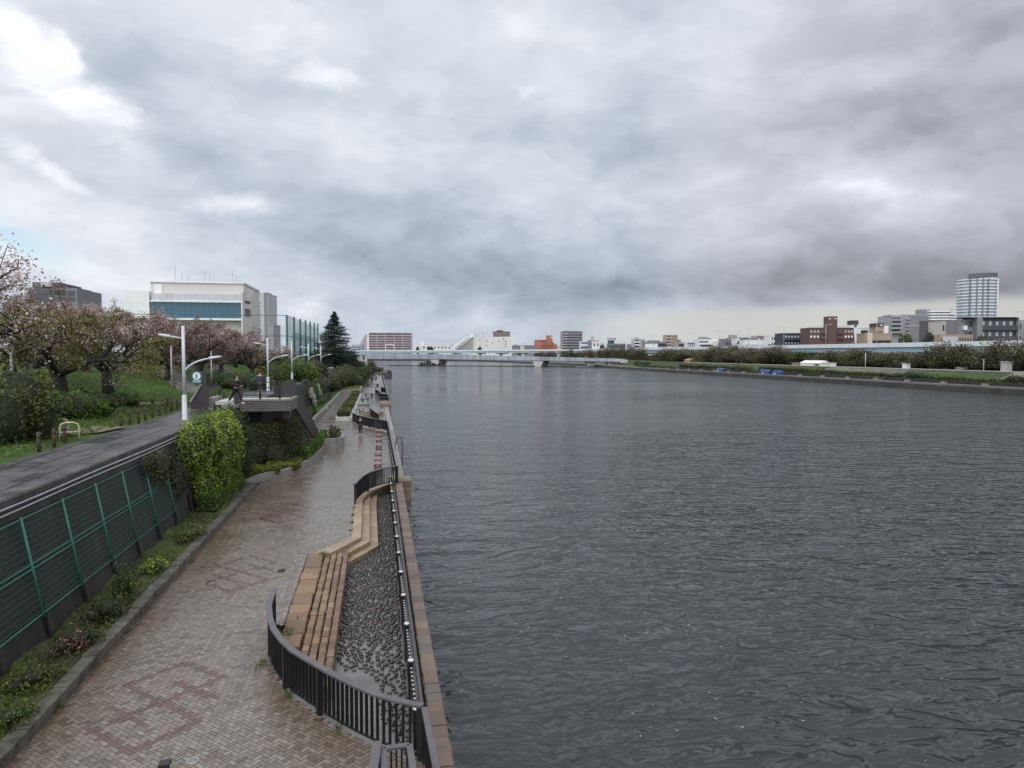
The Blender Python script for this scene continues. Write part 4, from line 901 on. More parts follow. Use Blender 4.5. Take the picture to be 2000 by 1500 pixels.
    for nm in 'lr': skin('shoe', {'a': J['ankle'+nm][:3]+(.05*k,), 'h': J['heel'+nm][:3]+(.05*k,), 't': J['toe'+nm][:3]+(.047*k,)}, [('a', 'h'), ('a', 't')], cloth[2], t, 'a')
    hd = J['head']; cr = J['crown']
    hj = {'a': (hd[0], hd[1]+.055*k, hd[2]-.03*k, (.115*k, .105*k)), 'b': (cr[0], cr[1]+.02*k, cr[2]+.01*k, (.10*k, .105*k))}; he = [('a', 'b')]
    if long_hair: hj['c'] = (0, hd[1]+.10*k, hd[2]-.02*k, .045*k); hj['d'] = (0, hd[1]+.16*k, hd[2]-.14*k, .03*k); he += [('a', 'c'), ('c', 'd')]
    skin('hair', hj, he, hairm, t, 'a')
    if cap is not None:
        skin('cap', {'a': (hd[0], hd[1]+.02*k, hd[2]+.04*k, (.13*k, .135*k)), 'b': (cr[0], cr[1], cr[2]+.045*k, (.11*k, .115*k)), 'v': (0, hd[1]-.15*k, hd[2]+.045*k, (.06*k, .012*k))}, [('a', 'b'), ('a', 'v')], cap, t, 'a')
    mb = MB(); y = hd[1]-.098*k
    for s in (-1, 1): mb.box((s*.03-.012)*k, (s*.03+.012)*k, y-.004, y+.01, hd[2]-.002, hd[2]+.01)
    mb.box(-.022*k, .022*k, y+.006, y+.016, hd[2]-.085*k, hd[2]-.075*k); mb.build('eyes_and_mouth', M['iron'], t)
    mb = MB(); mb.tube([(0, y+.01, hd[2]-.005*k), (0, y-.018, hd[2]-.045*k), (0, y+.008, hd[2]-.05*k)], [.008, .014, .008], 6); mb.build('nose', SKIN_M, t)
    for s in (-1, 1):
        mb = MB(); mb.tube([(s*.078*k, hd[1]+.01, hd[2]+.025*k), (s*.086*k, hd[1]+.015, hd[2]), (s*.078*k, hd[1]+.01, hd[2]-.03*k)], [.01, .016, .01], 6); mb.build('ear', SKIN_M, t)
    return t
CL = lambda n, c: mat(n, c, .8, None, 8)
navy, blackc, whitec, greyc = CL('navy_cloth', (.035, .045, .065)), CL('black_cloth', (.012, .012, .014)), CL('white_shoe', (.7, .7, .68)), CL('grey_hair', (.3, .3, .3))
darkhair = CL('dark_hair', (.02, .014, .01)); redc = CL('red_cap', (.5, .04, .03)); redsh = CL('red_leggings', (.25, .07, .06))
g = G(507, 777, DZK); person('man in red cap and navy jacket seen from behind on the platform', (g.x, g.y+.25, DZK), rad(170), 1.78, (navy, blackc, redsh), darkhair, .25, 0, ((.1, .3), (-.05, .3)), redc, shorts=True)
g = G(461, 789, DZK); person('woman with ponytail in black clothes walking on the platform landing', (g.x, g.y, DZK), rad(65), 1.68, (blackc, blackc, whitec), darkhair, .85, .12, ((.25, .7), (-.2, .5)), None, True)
g = G(704, 849.5, 0); pw = person('grey haired person in long black coat standing on the wet promenade', (g.x, g.y, 0), rad(170), 1.6, (blackc, blackc, whitec), greyc, .1, .06, ((.05, 0), (.05, .1)), None, coat=True)
# ------------------------------------------------------------------ hedges, climbers and beds below the wall
mb = MB(); mb.prism([(-8.95, 41.6), (-7.15, 41.6), (-6.85, 43.5), (-5.65, 45.2), (-4.65, 48.9), (-4.2, 57), (-4.15, 62), (-6.66, 64), (-6.66, 88), (-8.95, 88)], -1.2, .25); struct('planting_bed', mb, M['soil'])
lw = [(-7.04, 41.5), (-6.7, 43.3), (-6.15, 44.3), (-5.44, 45.05), (-4.9, 46.6), (-4.42, 48.9), (-4.1, 53.5), (-3.97, 58.5)]
def lowwall(label, pts, h, th=.28, m='granite', z0=-.02):
    mb = MB(); P_ = [Vector((x, y, 0)) for x, y in pts]; vs = []; n = len(P_)
    for i, p in enumerate(P_):
        d = (P_[min(i+1, n-1)]-P_[max(i-1, 0)]).normalized(); s = Vector((d.y, -d.x, 0))
        for a, z in ((0, z0), (0, h), (-th, h), (-th, z0)): q = p+s*a; vs.append((q.x, q.y, z))
    mb.add(vs, [(0, 1, 2, 3), tuple(4*(n-1)+k for k in (3, 2, 1, 0))]+[(4*i+k, 4*i+4+k, 4*i+4+(k+1) % 4, 4*i+(k+1) % 4) for i in range(n-1) for k in range(4)])
    return tag(mb.build('low_wall', M[m], bevel=.015), label, 'wall', 'low granite walls of the planting beds')
lowwall('curved low granite wall edging the bed of rounded hedges', lw, .42)
lowwall('rounded end of a granite planter with a young tree, beside the bright narrow hedge', [(-4.1, 57.2), (-3.2, 57.35), (-2.75, 57.9), (-2.6, 58.8), (-2.75, 61), (-3.1, 64), (-3.9, 67)], .8)
mb = MB(); mb.prism([(-4.1, 57.6), (-3.25, 57.7), (-2.95, 58.2), (-2.9, 60), (-3.3, 63.6), (-4.1, 66)], 0, .7); struct('planter_soil', mb, M['soil'])
lowwall('long low wall under the white flowering climbers', [(-6.5, 64), (-6.5, 76), (-6.45, 88), (-6.3, 110), (-6.3, 136)], .6)
lowwall('straight low wall in front of the pale lawn bed', [(-6.3, 136), (-5.2, 136.2), (-2.9, 136.3), (-2.75, 140), (-3.0, 150)], .75)
mb = MB(); mb.prism([(-8.95, 88), (-6.56, 88), (-6.5, 136.3), (-3.1, 136.6), (-3.2, 150), (-2.5, 200), (-8.9, 200)], -.5, .5); struct('bed_soil', mb, M['grass'])
n = 2600; P = np.stack([RNG.uniform(-6.5, -3.2, n), RNG.uniform(137, 150, n), RNG.uniform(.5, .7, n)], 1)
tag(quads('lawn', leaf_arrays(P, .12, .2, None, .3), pick([(.17, .2, .05), (.2, .21, .07)], n), M['leaf']), kind='stuff')
bush('climbing_hedge', 'large bright yellow green climber hanging over the wall beside the nearest lamp', 'climber', [('e', (-8.45, 36.9, 2.85), (.95, 2.4, 1.75)), ('e', (-8.1, 39.2, 2.6), (1.0, 2.4, 1.95)), ('e', (-8.5, 35.2, 3.05), (.65, 1.5, 1.2)), ('e', (-8.35, 40.6, 3.0), (.9, 1.7, 1.5)), ('e', (-7.75, 37.6, 2.3), (.5, .9, .9)), ('e', (-7.6, 39.6, 3.3), (.5, .8, .7)), ('e', (-7.95, 38.3, 1.2), (.6, 1.4, .9)), ('e', (-7.9, 36.2, 3.6), (.5, .7, .5)), ('e', (-8.25, 37.0, 1.1), (.6, 2.0, .9))], 27000, .058, G_BRIGHT, [(.10, .16, .018), (.06, .10, .012), (.15, .22, .02)], None, 3, scale=2.6)
bush('climber', 'sparse brown withered climber on the wall left of the bright hedge', 'climber', [('e', (-8.62, 31.2, 2.9), (.22, 1.9, .8)), ('e', (-8.6, 33.2, 2.2), (.3, 1.5, 1.2)), ('e', (-8.7, 29.6, 3.2), (.15, .9, .45))], 3000, .05, [(.05, .042, .03), (.03, .026, .02), (.035, .04, .015)], [(.10, .12, .03), (.03, .026, .02)], None, 8, core=.5)
bush('climber', 'dark mixed climber on the wall corner right of the bright hedge', 'climber', [('e', (-8.0, 42.6, 3.0), (.75, 1.2, 1.7)), ('e', (-7.7, 43.2, 1.6), (.75, 1.2, 1.5)), ('e', (-7.4, 43.4, 2.6), (.5, .7, .9))], 5200, .06, G_DARK, [(.10, .12, .03), (.06, .06, .03), (.05, .075, .02)], None, 6)
def hedge_line(label, pts, wd, h, n, size, pa, pb, seed=1, z=.2, name='hedge', group='clipped hedges'):
    bl = []
    for (x0, y0), (x1, y1) in zip(pts, pts[1:]):
        L0 = math.hypot(x1-x0, y1-y0); k = max(1, int(L0/(wd*.7)))
        for i in range(k):
            f = (i+.5)/k; x = x0+(x1-x0)*f; y = y0+(y1-y0)*f; hl = max(L0/k/2, wd*.3); bl.append(('b', x-wd/2, x+wd/2, y-hl*1.08, y+hl*1.08, z, z+h*random.uniform(.96, 1.04)))
    return bush(name, label, 'hedge', bl, n, size, pa, pb, group, seed, scale=1.6)
hedge_line('clipped green hedge at the foot of the wall below the bright climber', [(-7.75, 34.6), (-7.72, 41.2)], 1.05, .75, 8000, .05, G_MID+[(.13, .19, .02)], G_MID, 11)
hedge_line('low flat topped olive hedge behind the curved granite wall', [(-7.3, 44.6), (-6.3, 45.9), (-5.35, 48.2)], 2.1, .42, 12000, .045, [(.15, .17, .025), (.19, .2, .03)], G_OLIVE, 12)
hedge_line('tall dark rounded hedge in front of the platform pier', [(-7.7, 47.9), (-6.4, 48.4), (-5.5, 50.2)], 1.7, 2.95, 12500, .06, G_DARK+[(.07, .085, .025)], G_BROWN+[(.10, .10, .035)], 13)
bush('hedge', 'round brown green shrubs bulging below the tall dark hedge', 'hedge', [('e', (-5.1, 50.2, 1.2), (.5, 1.5, 1.25)), ('e', (-6.5, 47.6, .9), (.8, .6, .9)), ('e', (-7.6, 47.2, .9), (.7, .6, 1.0))], 4200, .06, G_DARK, G_BROWN, 'clipped hedges', 14)
hedge_line('narrow bright green hedge along the curved granite wall', [(-4.75, 48.9), (-4.4, 53.5), (-4.28, 60.5)], .55, .95, 7500, .055, [(.09, .2, .015), (.12, .26, .02), (.07, .15, .015)], G_MID, 15, .3)
bush('young_tree', 'small spiky dark young tree in the rounded granite planter', 'young tree', [('e', (-3.4, 59.0, 1.2), (.5, .5, .5))], 260, .11, G_DARK, G_BROWN, None, 16, core=.15)
bush('climber', 'green climber covering the wall below the road behind the stairs', 'climber', [('e', (-8.4, 62, 2.2), (.45, 5, 1.7)), ('e', (-8.4, 72, 2.0), (.45, 6, 1.7)), ('e', (-8.5, 84, 1.9), (.4, 6, 1.5)), ('e', (-8.4, 101, 1.9), (.4, 5, 1.6)), ('e', (-8.3, 113, 1.9), (.5, 5, 1.6)), ('e', (-7.8, 80, .8), (.8, 12, .6)), ('e', (-7.8, 110, .8), (.8, 14, .6))], 14500, .09, G_MID+[(.06, .10, .02)], G_DARK, None, 17)
for (x, y, z, rz_, lab) in ((-8.3, 95, 2.1, 1.25, 'larger white flowering climber hanging on the wall behind the stairs'), (-8.3, 106, 2.1, 1.25, 'slimmer white flowering climber hanging on the wall farther from the stairs')):
    w_ = .9 if 'slim' in lab else 1.5
    bush('flowering_climber', lab, 'climber', [('e', (x, y, z+.35), (.25, w_, .75)), ('e', (x+.25, y+.8, z-.45), (.22, w_*.75, .75)), ('e', (x+.4, y+1.5, z-1.1), (.18, w_*.5, .5))], 1700 if w_ > 1 else 900, .075, [(.62, .62, .54), (.5, .5, .42), (.3, .33, .2)], None, 'white flowering climbers', 18, core=.5)
bush('climber', 'grey dead climber streaks on the wall beyond the white flowers', 'climber', [('e', (-8.3, 120, 2.4), (.3, 5, 1.3)), ('e', (-8.2, 130, 2.4), (.3, 5, 1.3))], 2600, .1, [(.13, .125, .11), (.08, .075, .065)], G_DARK, None, 19, core=.4)
bush('hedge', 'long overgrown olive and brown hedge below the road farther along the wall', 'hedge', [('e', (-7.8, 138, 2.4), (1.2, 8, 2.0)), ('e', (-7.2, 148, 2.5), (1.7, 8, 2.2)), ('e', (-6.4, 158, 2.5), (2.2, 8, 2.4)), ('e', (-5.8, 170, 2.5), (2.4, 9, 2.4)), ('e', (-5.4, 184, 2.5), (2.4, 9, 2.4))], 17000, .13, G_OLIVE+G_BROWN, G_DARK+[(.10, .085, .04)], None, 20, scale=1.0)
bush('hedge', 'dark bushy shrubs at the end of the long overgrown hedge', 'hedge', [('e', (-4.6, 178, 2.4), (2.4, 7, 2.6)), ('e', (-3.6, 196, 2.4), (2.4, 8, 2.4)), ('e', (-4.2, 164, 1.3), (1.5, 7, 1.5))], 7500, .15, G_DARK, G_BROWN+G_MID, None, 21, scale=1.0)
# rounded box planters down the promenade
def make_planter(label, y0, y1, xa, xb, seed):
    t = thing('planter', label, 'planter', ((xa+xb)/2, (y0+y1)/2, 0), 'stone planters with clipped shrubs'); c = .35
    poly = [(xa, y0), (xb-c, y0), (xb, y0+c), (xb, y1), (xa, y1)]; mb = MB(); mb.prism(poly, -.02, .42); mb.build('trough', M['conc_light'], t, bevel=.02)
    P, d = pts_box(xa+.12, xb-.3, y0+.3, y1-.25, .4, 1.05, 1900, .3, .06); quads('shrub', leaf_arrays(P, .085, .3, d*.7), mottled(P, G_OLIVE, G_DARK, 1.5, seed), M['leaf'], t)
    mb = MB(); mb.box(xa+.25, xb-.45, y0+.45, y1-.4, .35, .92); mb.build('branches', CORE, t)
for i, (y0, y1, xa, xb) in enumerate(((81, 90, -4.5, -2.65), (93, 101.5, -4.45, -2.6), (105, 114, -4.4, -2.6), (118, 127, -4.3, -2.6))):
    make_planter(('nearest', 'second', 'third', 'farthest')[i]+' stone planter of clipped shrubs down the promenade', y0, y1, xa, xb, i)
# stone benches, stools and promenade furniture
for i, p in enumerate(((628,803), (651,776), (666,765))):
    g = G(*p, 0); t = thing('bench', ('nearest', 'middle', 'farthest')[i]+' pale stone bench against the low wall under the climbers', 'bench', tuple(g), 'pale stone benches')
    mb = MB(); mb.box(g.x-.5, g.x+.75, g.y-.5, g.y+.5, .36, .46); mb.build('seat', M['white'], t, bevel=.02)
    for s in (-1, 1): mb = MB(); mb.box(g.x-.4, g.x+.65, g.y+s*.33-.09, g.y+s*.33+.09, 0, .358); mb.build('leg', M['conc_light'], t)
def make_stool(label):
    t = thing('stool', label, 'stool', (0, 0, 0), 'red topped stools in a row by the railing')
    mb = MB(); mb.box(-.23, .23, -.5, .5, .42, .47); mb.build('seat', M['red_seat'], t, bevel=.01)
    for sx in (-1, 1):
        for sy in (-1, 1): mb = MB(); mb.box(sx*.19-.025, sx*.19+.025, sy*.42-.03, sy*.42+.03, 0, .418); mb.build('leg', M['iron'], t)
    for sy in (-1, 1): mb = MB(); mb.box(-.164, .164, sy*.42-.02, sy*.42+.02, .1, .15); mb.build('crossbar', M['iron'], t)
    return t
st0 = make_stool('nearest red topped stool, partly behind the curved railing')
OFF[st0.name] = Vector()
for i, (px, py_) in enumerate(((737.5,918), (738.5,908), (739,895), (739.5,879), (740,868), (740.5,859), (740.5,850))):
    g = G(px, py_, 0)
    if i == 0: st0.location = g
    else: clone(st0, g, 0, label=('second', 'third', 'fourth', 'fifth', 'sixth', 'farthest')[i-1]+' red topped stool from the near end of the row')
clone(st0, G(706, 806, 0), .1, 1.2, 'lone red topped stool beside the step beyond the curved railing')
mb = MB(); a = G(688, 793, 0); b = G(722, 793, 0); mb.box(a.x, b.x, a.y, a.y+3.2, -.01, .33); tag(mb.build('step', M['granite'], bevel=.03), 'long dark stone step across the promenade behind the lone stool', 'step')
t = thing('timber_steps', 'timber steps leading down behind the curved railing near the standing person', 'steps', tuple(G(725, 812, 0)))
for k in range(3): a = G(706, 815, 0); mb = MB(); mb.box(a.x, a.x+2.6-.4*k, a.y+2.5-.9*k, a.y+3.3-.9*k, -.02, .42-.13*k); mb.build('tread', mat('timber', (.25, .18, .10), .6, (.13, .09, .055), 2), t)
def blockbench(label, px, py_, wx, wy, h, m='iron', nm='bench'):
    g = G(px, py_, 0); t = thing(nm, label, nm, tuple(g), 'dark furniture on the far promenade')
    mb = MB(); mb.box(g.x-wx/2, g.x+wx/2, g.y-wy/2, g.y+wy/2, h-.1, h); mb.build('top', M[m], t, bevel=.01)
    for s in (-1, 1): mb = MB(); mb.box(g.x+s*wx*.36-wx*.08, g.x+s*wx*.36+wx*.08, g.y-wy*.4, g.y+wy*.4, 0, h-.102); mb.build('leg', M[m], t)
blockbench('dark wide bench beside the second basin railing', 715, 788, 1.4, 2.6, .75)
blockbench('long dark low bench across the promenade by the two posts', 728, 754, 3.0, 3.0, .5)
blockbench('dark bench left of the far railing, farther than the posts', 731, 742, 1.4, 3, .6); blockbench('small dark bench just beyond the other far dark bench', 732.5, 739, 1.3, 3, .6)
blockbench('long dark bench at the far end of the promenade', 735, 733.5, 3.0, 4, .8); blockbench('dark low slab bench at the head of the second basin', 721, 773, 1.5, 1.5, .4)
for p, h, lab in (((717,752), 1.6, 'left dark post standing on the far promenade'), ((725.5,747.5), 1.4, 'right dark post standing on the far promenade')):
    g = G(*p, 0); mb = MB(); mb.box(g.x-.13, g.x+.13, g.y-.13, g.y+.13, 0, h-.1); mb.prism([(g.x-.15, g.y-.15), (g.x+.15, g.y-.15), (g.x+.15, g.y+.15), (g.x-.15, g.y+.15)], h-.099, h); tag(mb.build('post', M['iron'], bevel=.02), lab, 'post', 'dark posts on the far promenade')
# ------------------------------------------------------------------ trees
def rotv(v, ax, a): return Matrix.Rotation(a, 3, ax) @ v
def grow_tree(seed, H, R, th, depth=4, limbs=4, tw=2.4, flat=0.35, r0=.28):
    """returns branch mesh builder and twig points with the index of the limb they belong to"""
    rnd = random.Random(seed); B = []; tw_pts = []
    def seg(p, d, L0, r, dep, limb):
        pts = [p.copy()]; k = 4; q = p.copy(); dd = d.copy()
        for i in range(k):
            dd = (dd+Vector((rnd.gauss(0, .17), rnd.gauss(0, .17), rnd.gauss(0, .12)+(.06 if dep < 2 else -.02)))).normalized(); q = q+dd*(L0/k); pts.append(q.copy())
        B.append((pts, [r*(1-.42*i/k) for i in range(k+1)], dep))
        if dep >= 2:
            for i in range(1, k+1): tw_pts.append((pts[i], limb, dep))
        if dep < depth:
            for j in range(rnd.choice((2, 3, 3)) if dep else limbs):
                f = rnd.uniform(.45, 1.0) if j else 1.0; b = pts[min(k, int(round(f*k)))]
                ax = dd.orthogonal().normalized(); ax = rotv(ax, dd, rnd.uniform(0, 6.283)); nd = rotv(dd, ax, rnd.uniform(.45, .95)); nd.z = nd.z*(1-flat)+rnd.uniform(-.04, .2); nd.normalize()
                seg(b, nd, L0*rnd.uniform(.58, .82), r*.53*(1.0 if j else 1.12), dep+1, limb if dep else j)
    tp = [Vector((0, 0, -.3)), Vector((rnd.gauss(0, .05), rnd.gauss(0, .05), th*.5)), Vector((rnd.gauss(0, .12), rnd.gauss(0, .12), th))]
    B.append((tp, [r0*1.35, r0*1.02, r0*.95], 0))
    for j in range(limbs):
        a = 6.283*(j+rnd.uniform(-.25, .25))/limbs; d = Vector((math.cos(a), math.sin(a), rnd.uniform(.5, 1.1))).normalized(); seg(tp[-1]-Vector((0, 0, .1)), d, H*.34, r0*.5, 1, j)
    zm = max(p.z for p, _, _ in tw_pts); rm = sorted(math.hypot(p.x, p.y) for p, _, _ in tw_pts)[int(len(tw_pts)*.97)]
    def fix(p):
        if p.z <= th: return Vector((p.x, p.y, p.z))
        return Vector((p.x*R/rm, p.y*R/rm, th+(p.z-th)*(H-th)/(zm-th)))
    mb = MB()
    for pts, rs, dep in B: mb.tube([fix(p) for p in pts], rs, 7 if dep < 2 else (5 if dep < 3 else 3), cap=dep < 2)
    return mb, [(fix(p), l, d) for p, l, d in tw_pts]
PINK = [(.46, .35, .35), (.60, .49, .50), (.36, .26, .25)]; RUST = [(.21, .135, .105), (.26, .175, .14), (.16, .11, .08)]; OLV = [(.16, .165, .035), (.20, .195, .045), (.12, .13, .03)]
def cherry(label, seed, H, R, th, nleaf, size, weights, limbs=4, depth=4, r0=.28, name='cherry_tree', group='blossoming cherry trees in the park', spread=.34, m='leaf'):
    t = thing(name, label, 'tree', (0, 0, 0), group); OFF[t.name] = Vector()
    mb, tw = grow_tree(seed, H, R, th, depth, limbs, r0=r0); mb.build('trunk', M['bark'], t)
    base = np.array([tuple(p) for p, _, _ in tw]); dep = np.array([d for _, _, d in tw]); w = np.where(dep >= depth, 1.0, .35); i = RNG.choice(len(base), nleaf, p=w/w.sum())
    P = base[i]+RNG.normal(size=(nleaf, 3))*spread*np.array([1, 1, .6]); P[:, 2] = np.maximum(P[:, 2], th*.55)
    k = clump(P, 1.1, seed); k2 = clump(P, 1.6, seed+31); z = np.clip((P[:, 2]-th)/(H-th), 0, 1)
    c = pick(OLV, nleaf, None, .25); rust = pick(RUST, nleaf, None, .25); pink = pick(PINK, nleaf, None, .22); u = RNG.uniform(size=nleaf)
    a = (k*.6+u*.5-(z-.5)*.5 < weights[0]+.2)[:, None]; b = (k2*.8+RNG.uniform(size=nleaf)*.5-(z-.5)*.25 < weights[1])[:, None]
    c = np.where(a, rust, c); c = np.where(b, pink, c)
    quads('crown', leaf_arrays(P, size, .3, None, .6), c, M[m], t); return t
def xat(px, Y): return Y*math.tan(math.atan((px-1000)/FPX)+YAW)
def plant(src, px, Y, rz, sc, label, first=False, dz=0):
    x = xat(px, Y); loc = Vector((x, Y, tz(x, Y)+dz))
    if first:
        src.location = loc; src.rotation_euler = (0, 0, rz); src.scale = (sc, sc, sc) if not isinstance(sc, tuple) else sc; src['label'] = label; return src
    return clone(src, loc, rz, sc, label)
cA = cherry('big', 3, 7.4, 5.8, 1.7, 30000, .062, (.26, .42), 5, depth=5, r0=.44, spread=.2); cB = cherry('mid', 8, 6.4, 4.2, 1.6, 22000, .062, (.46, .44), 4, depth=5, r0=.34, spread=.2)
cC = cherry('round', 21, 5.6, 3.8, 1.5, 17000, .07, (.85, .36), 4, depth=5, r0=.26, spread=.22); cD = cherry('thin', 34, 6.6, 4.2, 1.8, 6000, .065, (.40, .62), 4, r0=.28)
plant(cA, 116, 47, .4, 1.0, 'largest cherry tree with a thick forked trunk above the leafy bush', True)
plant(cB, 212, 56, 2.0, 1.05, 'cherry tree with a dark leaning trunk, second from the left on the slope', True)
plant(cD, -128, 37, 1.0, 1.2, 'sparse pale blossoming cherry at the left picture edge with twigs against the sky', True)
plant(cC, 328, 74, 0, 1.12, 'rusty pink cherry tree at the top of the first park stair', True)
plant(cC, 392, 84, 2.3, 1.15, 'rusty round cherry tree right of the nearest lamp')
plant(cC, 432, 92, 4.0, 1.1, 'rusty cherry tree below the right end of the blue glass building')
plant(cD, 492, 88, 2.6, .95, 'thin bare looking cherry tree beside the platform lamp')
plant(cB, 20, 58, 4.4, 1.0, 'olive and pink cherry tree at the far left behind the largest one')
plant(cB, 165, 72, 5.2, 1.05, 'cherry tree standing behind the two big foreground cherries')
plant(cC, 268, 88, 1.2, 1.15, 'rear cherry tree in front of the white building left wing')
plant(cC, 355, 104, 3.0, 1.1, 'distant rusty cherry tree behind the first lamp')
plant(cB, 70, 84, .9, 1.1, 'rear cherry tree below the dark office block')
plant(cC, 460, 118, 5.0, 1.1, 'farthest rusty cherry tree left of the green netting')
plant(cD, 540, 104, .3, .75, 'small thin cherry tree near the left green net pole')
# shrubs of the park
def park_bush(label, px, Y, w, h, n, size, pa, pb, seed, dy=1.0, name='bush', dz=0):
    x = xat(px, Y); z = tz(x, Y)+dz; rnd = random.Random(seed); bl = [('e', (x, Y, z+h*.45), (w*.4, w*.4*dy, h*.55))]
    for k in range(5): bl.append(('e', (x+rnd.uniform(-.35, .35)*w, Y+rnd.uniform(-.3, .3)*w*dy, z+h*rnd.uniform(.28, .5)), (w*rnd.uniform(.18, .28), w*.25*dy, h*rnd.uniform(.3, .48))))
    return bush(name, label, 'bush', bl, n, size, pa, pb, 'bushes in the park', seed, scale=1.2)
park_bush('wide leafy green bush behind the cream hoop barriers', 152, 42, 4.4, 1.5, 7500, .075, [(.07, .14, .015), (.10, .19, .02)], G_DARK, 41)
park_bush('big dark bush at the left picture edge beside the road', 18, 32.5, 4.0, 3.2, 9000, .075, G_DARK, G_OLIVE, 42)
park_bush('dark green shrub under the second cherry tree', 240, 52, 2.6, .9, 2200, .08, G_DARK, G_MID, 43)
park_bush('bright yellow green bush beside the third lamp', 585, 95, 4.6, 2.9, 5200, .11, [(.12, .19, .02), (.16, .24, .03)], G_MID, 44)
park_bush('dark green bush left of the bright yellow green one', 538, 84, 3.8, 2.5, 4500, .10, G_MID, G_DARK, 45)
park_bush('dark pink brown shrub in front of the green netting', 612, 108, 4.0, 2.8, 3500, .12, [(.10, .06, .05), (.16, .10, .09)], G_DARK, 46)
park_bush('low green bushes on the slope behind the woman', 470, 76, 6, 1.8, 4800, .10, G_MID, G_DARK, 47); park_bush('green shrub on the slope left of the red capped man', 430, 82, 5, 1.6, 3500, .10, [(.07, .14, .02)], G_DARK, 48)
park_bush('very dark bush behind the platform lamp', 560, 104, 4.5, 3.2, 3200, .12, G_DARK, [(.02, .028, .012)], 49)
for i, (px, Y, w, h) in enumerate(((60, 95, 14, 2.4), (180, 104, 16, 2.6), (300, 112, 14, 2.8), (400, 122, 14, 3.0), (480, 130, 12, 3.2))):
    park_bush(('leftmost', 'second', 'middle', 'fourth', 'rightmost')[i]+' of the dark hedges closing the park behind the cherry trees', px, Y, w, h, 4200, .17, G_DARK, [(.03, .04, .015)], 50+i, .35)
for i, (px, Y, s) in enumerate(((85, 44.5, 1.1), (118, 44.0, 1.0))):            # spiky yucca clumps
    x = xat(px, Y); z = tz(x, Y); t = thing('yucca', ('left', 'right')[i]+' dark spiky yucca clump below the largest cherry tree', 'plant', (x, Y, z), 'spiky yucca clumps'); vs = []; 
    for k in range(120):
        a = random.uniform(0, 6.28); e = random.uniform(.15, 1.4); L0 = random.uniform(.7, 1.1)*s; d = Vector((math.cos(a)*math.cos(e), math.sin(a)*math.cos(e), math.sin(e))); sd = Vector((-math.sin(a), math.cos(a), 0))*.035; o_ = Vector((x+random.uniform(-.5, .5), Y+random.uniform(-.3, .3), z+.3))
        vs += [o_-sd, o_+d*L0*.6-sd, o_+d*L0+Vector((0, 0, -.05)), o_+d*L0*.6+sd]
    quads('leaves', np.array([tuple(v) for v in vs]), pick([(.03, .05, .03), (.05, .075, .045)], 120), M['leaf'], t)
    mb = MB(); mb.lathe(x, Y, [(.12, z-.1), (.1, z+.4)], 7); mb.build('stem', M['bark'], t)
# park stairs on the slope
def park_stair(label, pa, pb, za, zb, n, wd):
    a = G(*pa, za); b = G(*pb, zb); d = b-a; hd = Vector((d.x, d.y, 0)).normalized(); s = Vector((hd.y, -hd.x, 0))*wd/2
    t = thing('park_stair', label, 'stairs', tuple(a), 'log stairs on the park slope'); mb = MB(); ed = MB()
    for k in range(n):
        p = a.lerp(b, k/n); q = a.lerp(b, (k+1)/n); z = max(tz(p.x, p.y), tz(q.x, q.y))+.06
        mb.add([(u.x, u.y, z-.5) for u in (p-s, p+s, q+s, q-s)]+[(u.x, u.y, z) for u in (p-s, p+s, q+s, q-s)], [(4, 5, 6, 7), (0, 1, 5, 4), (1, 2, 6, 5), (2, 3, 7, 6), (3, 0, 4, 7)])
        ed.bar(p-s-hd*.03+Vector((0, 0, z+.0-p.z)), p+s-hd*.03+Vector((0, 0, z-p.z)), .10, .14)
    mb.build('treads', M['soil'], t); ed.build('edges', M['conc'], t)
    for sg in (-1, 1):
        mb = MB()
        for k in range(6):
            p = a.lerp(b, k/5)+s*sg; z = tz(p.x, p.y); mb.tube([(p.x, p.y, z), (p.x, p.y, z+1.0)], .035, 6)
        for hh in (.95, .55): mb.tube([(lambda p: (p.x, p.y, tz(p.x, p.y)+hh))(a.lerp(b, k/5)+s*sg) for k in range(6)], .03, 5)
        mb.build('handrail', M['wood'], t)
park_stair('log edged stair climbing the grass slope left of the nearest lamp', (383,768), (312,722), 4.0, 5.75, 15, 2.2)
park_stair('log edged stair climbing the slope behind the walking woman', (478,752), (398,712), 4.0, 5.75, 18, 2.2)
for i, (px, Y, h) in enumerate(((22.5, 41, 3.0), (335, 70, 3.6), (413, 80, 3.6))):
    x = xat(px, Y); z = tz(x, Y); mb = MB(); mb.tube([(x, Y, z-.1), (x, Y, z+h)], [.075, .06], 8); mb.lathe(x, Y, [(.09, z+h), (.09, z+h+.06), (.03, z+h+.1)], 8)
    tag(mb.build('pole', M['conc_light']), ('white pole at the left picture edge under the cherry branches', 'slim pale pole beside the trunk of the first stair cherry', 'slim pale pole beside the trunk right of the nearest lamp')[i], 'pole', 'pale poles in the park')
g = G(545, 735, 4.0); t = thing('notice_board', 'small white notice board on legs beside the bright bush', 'sign', (g.x, g.y, tz(g.x, g.y))); z = tz(g.x, g.y)
mb = MB(); mb.box(g.x-.45, g.x+.45, g.y-.03, g.y+.03, z+.7, z+1.35); mb.build('panel', M['white'], t, bevel=.01)
for s in (-1, 1): mb = MB(); mb.box(g.x+s*.35-.04, g.x+s*.35+.04, g.y-.02, g.y+.08, z, z+.698); mb.build('leg', M['iron'], t)
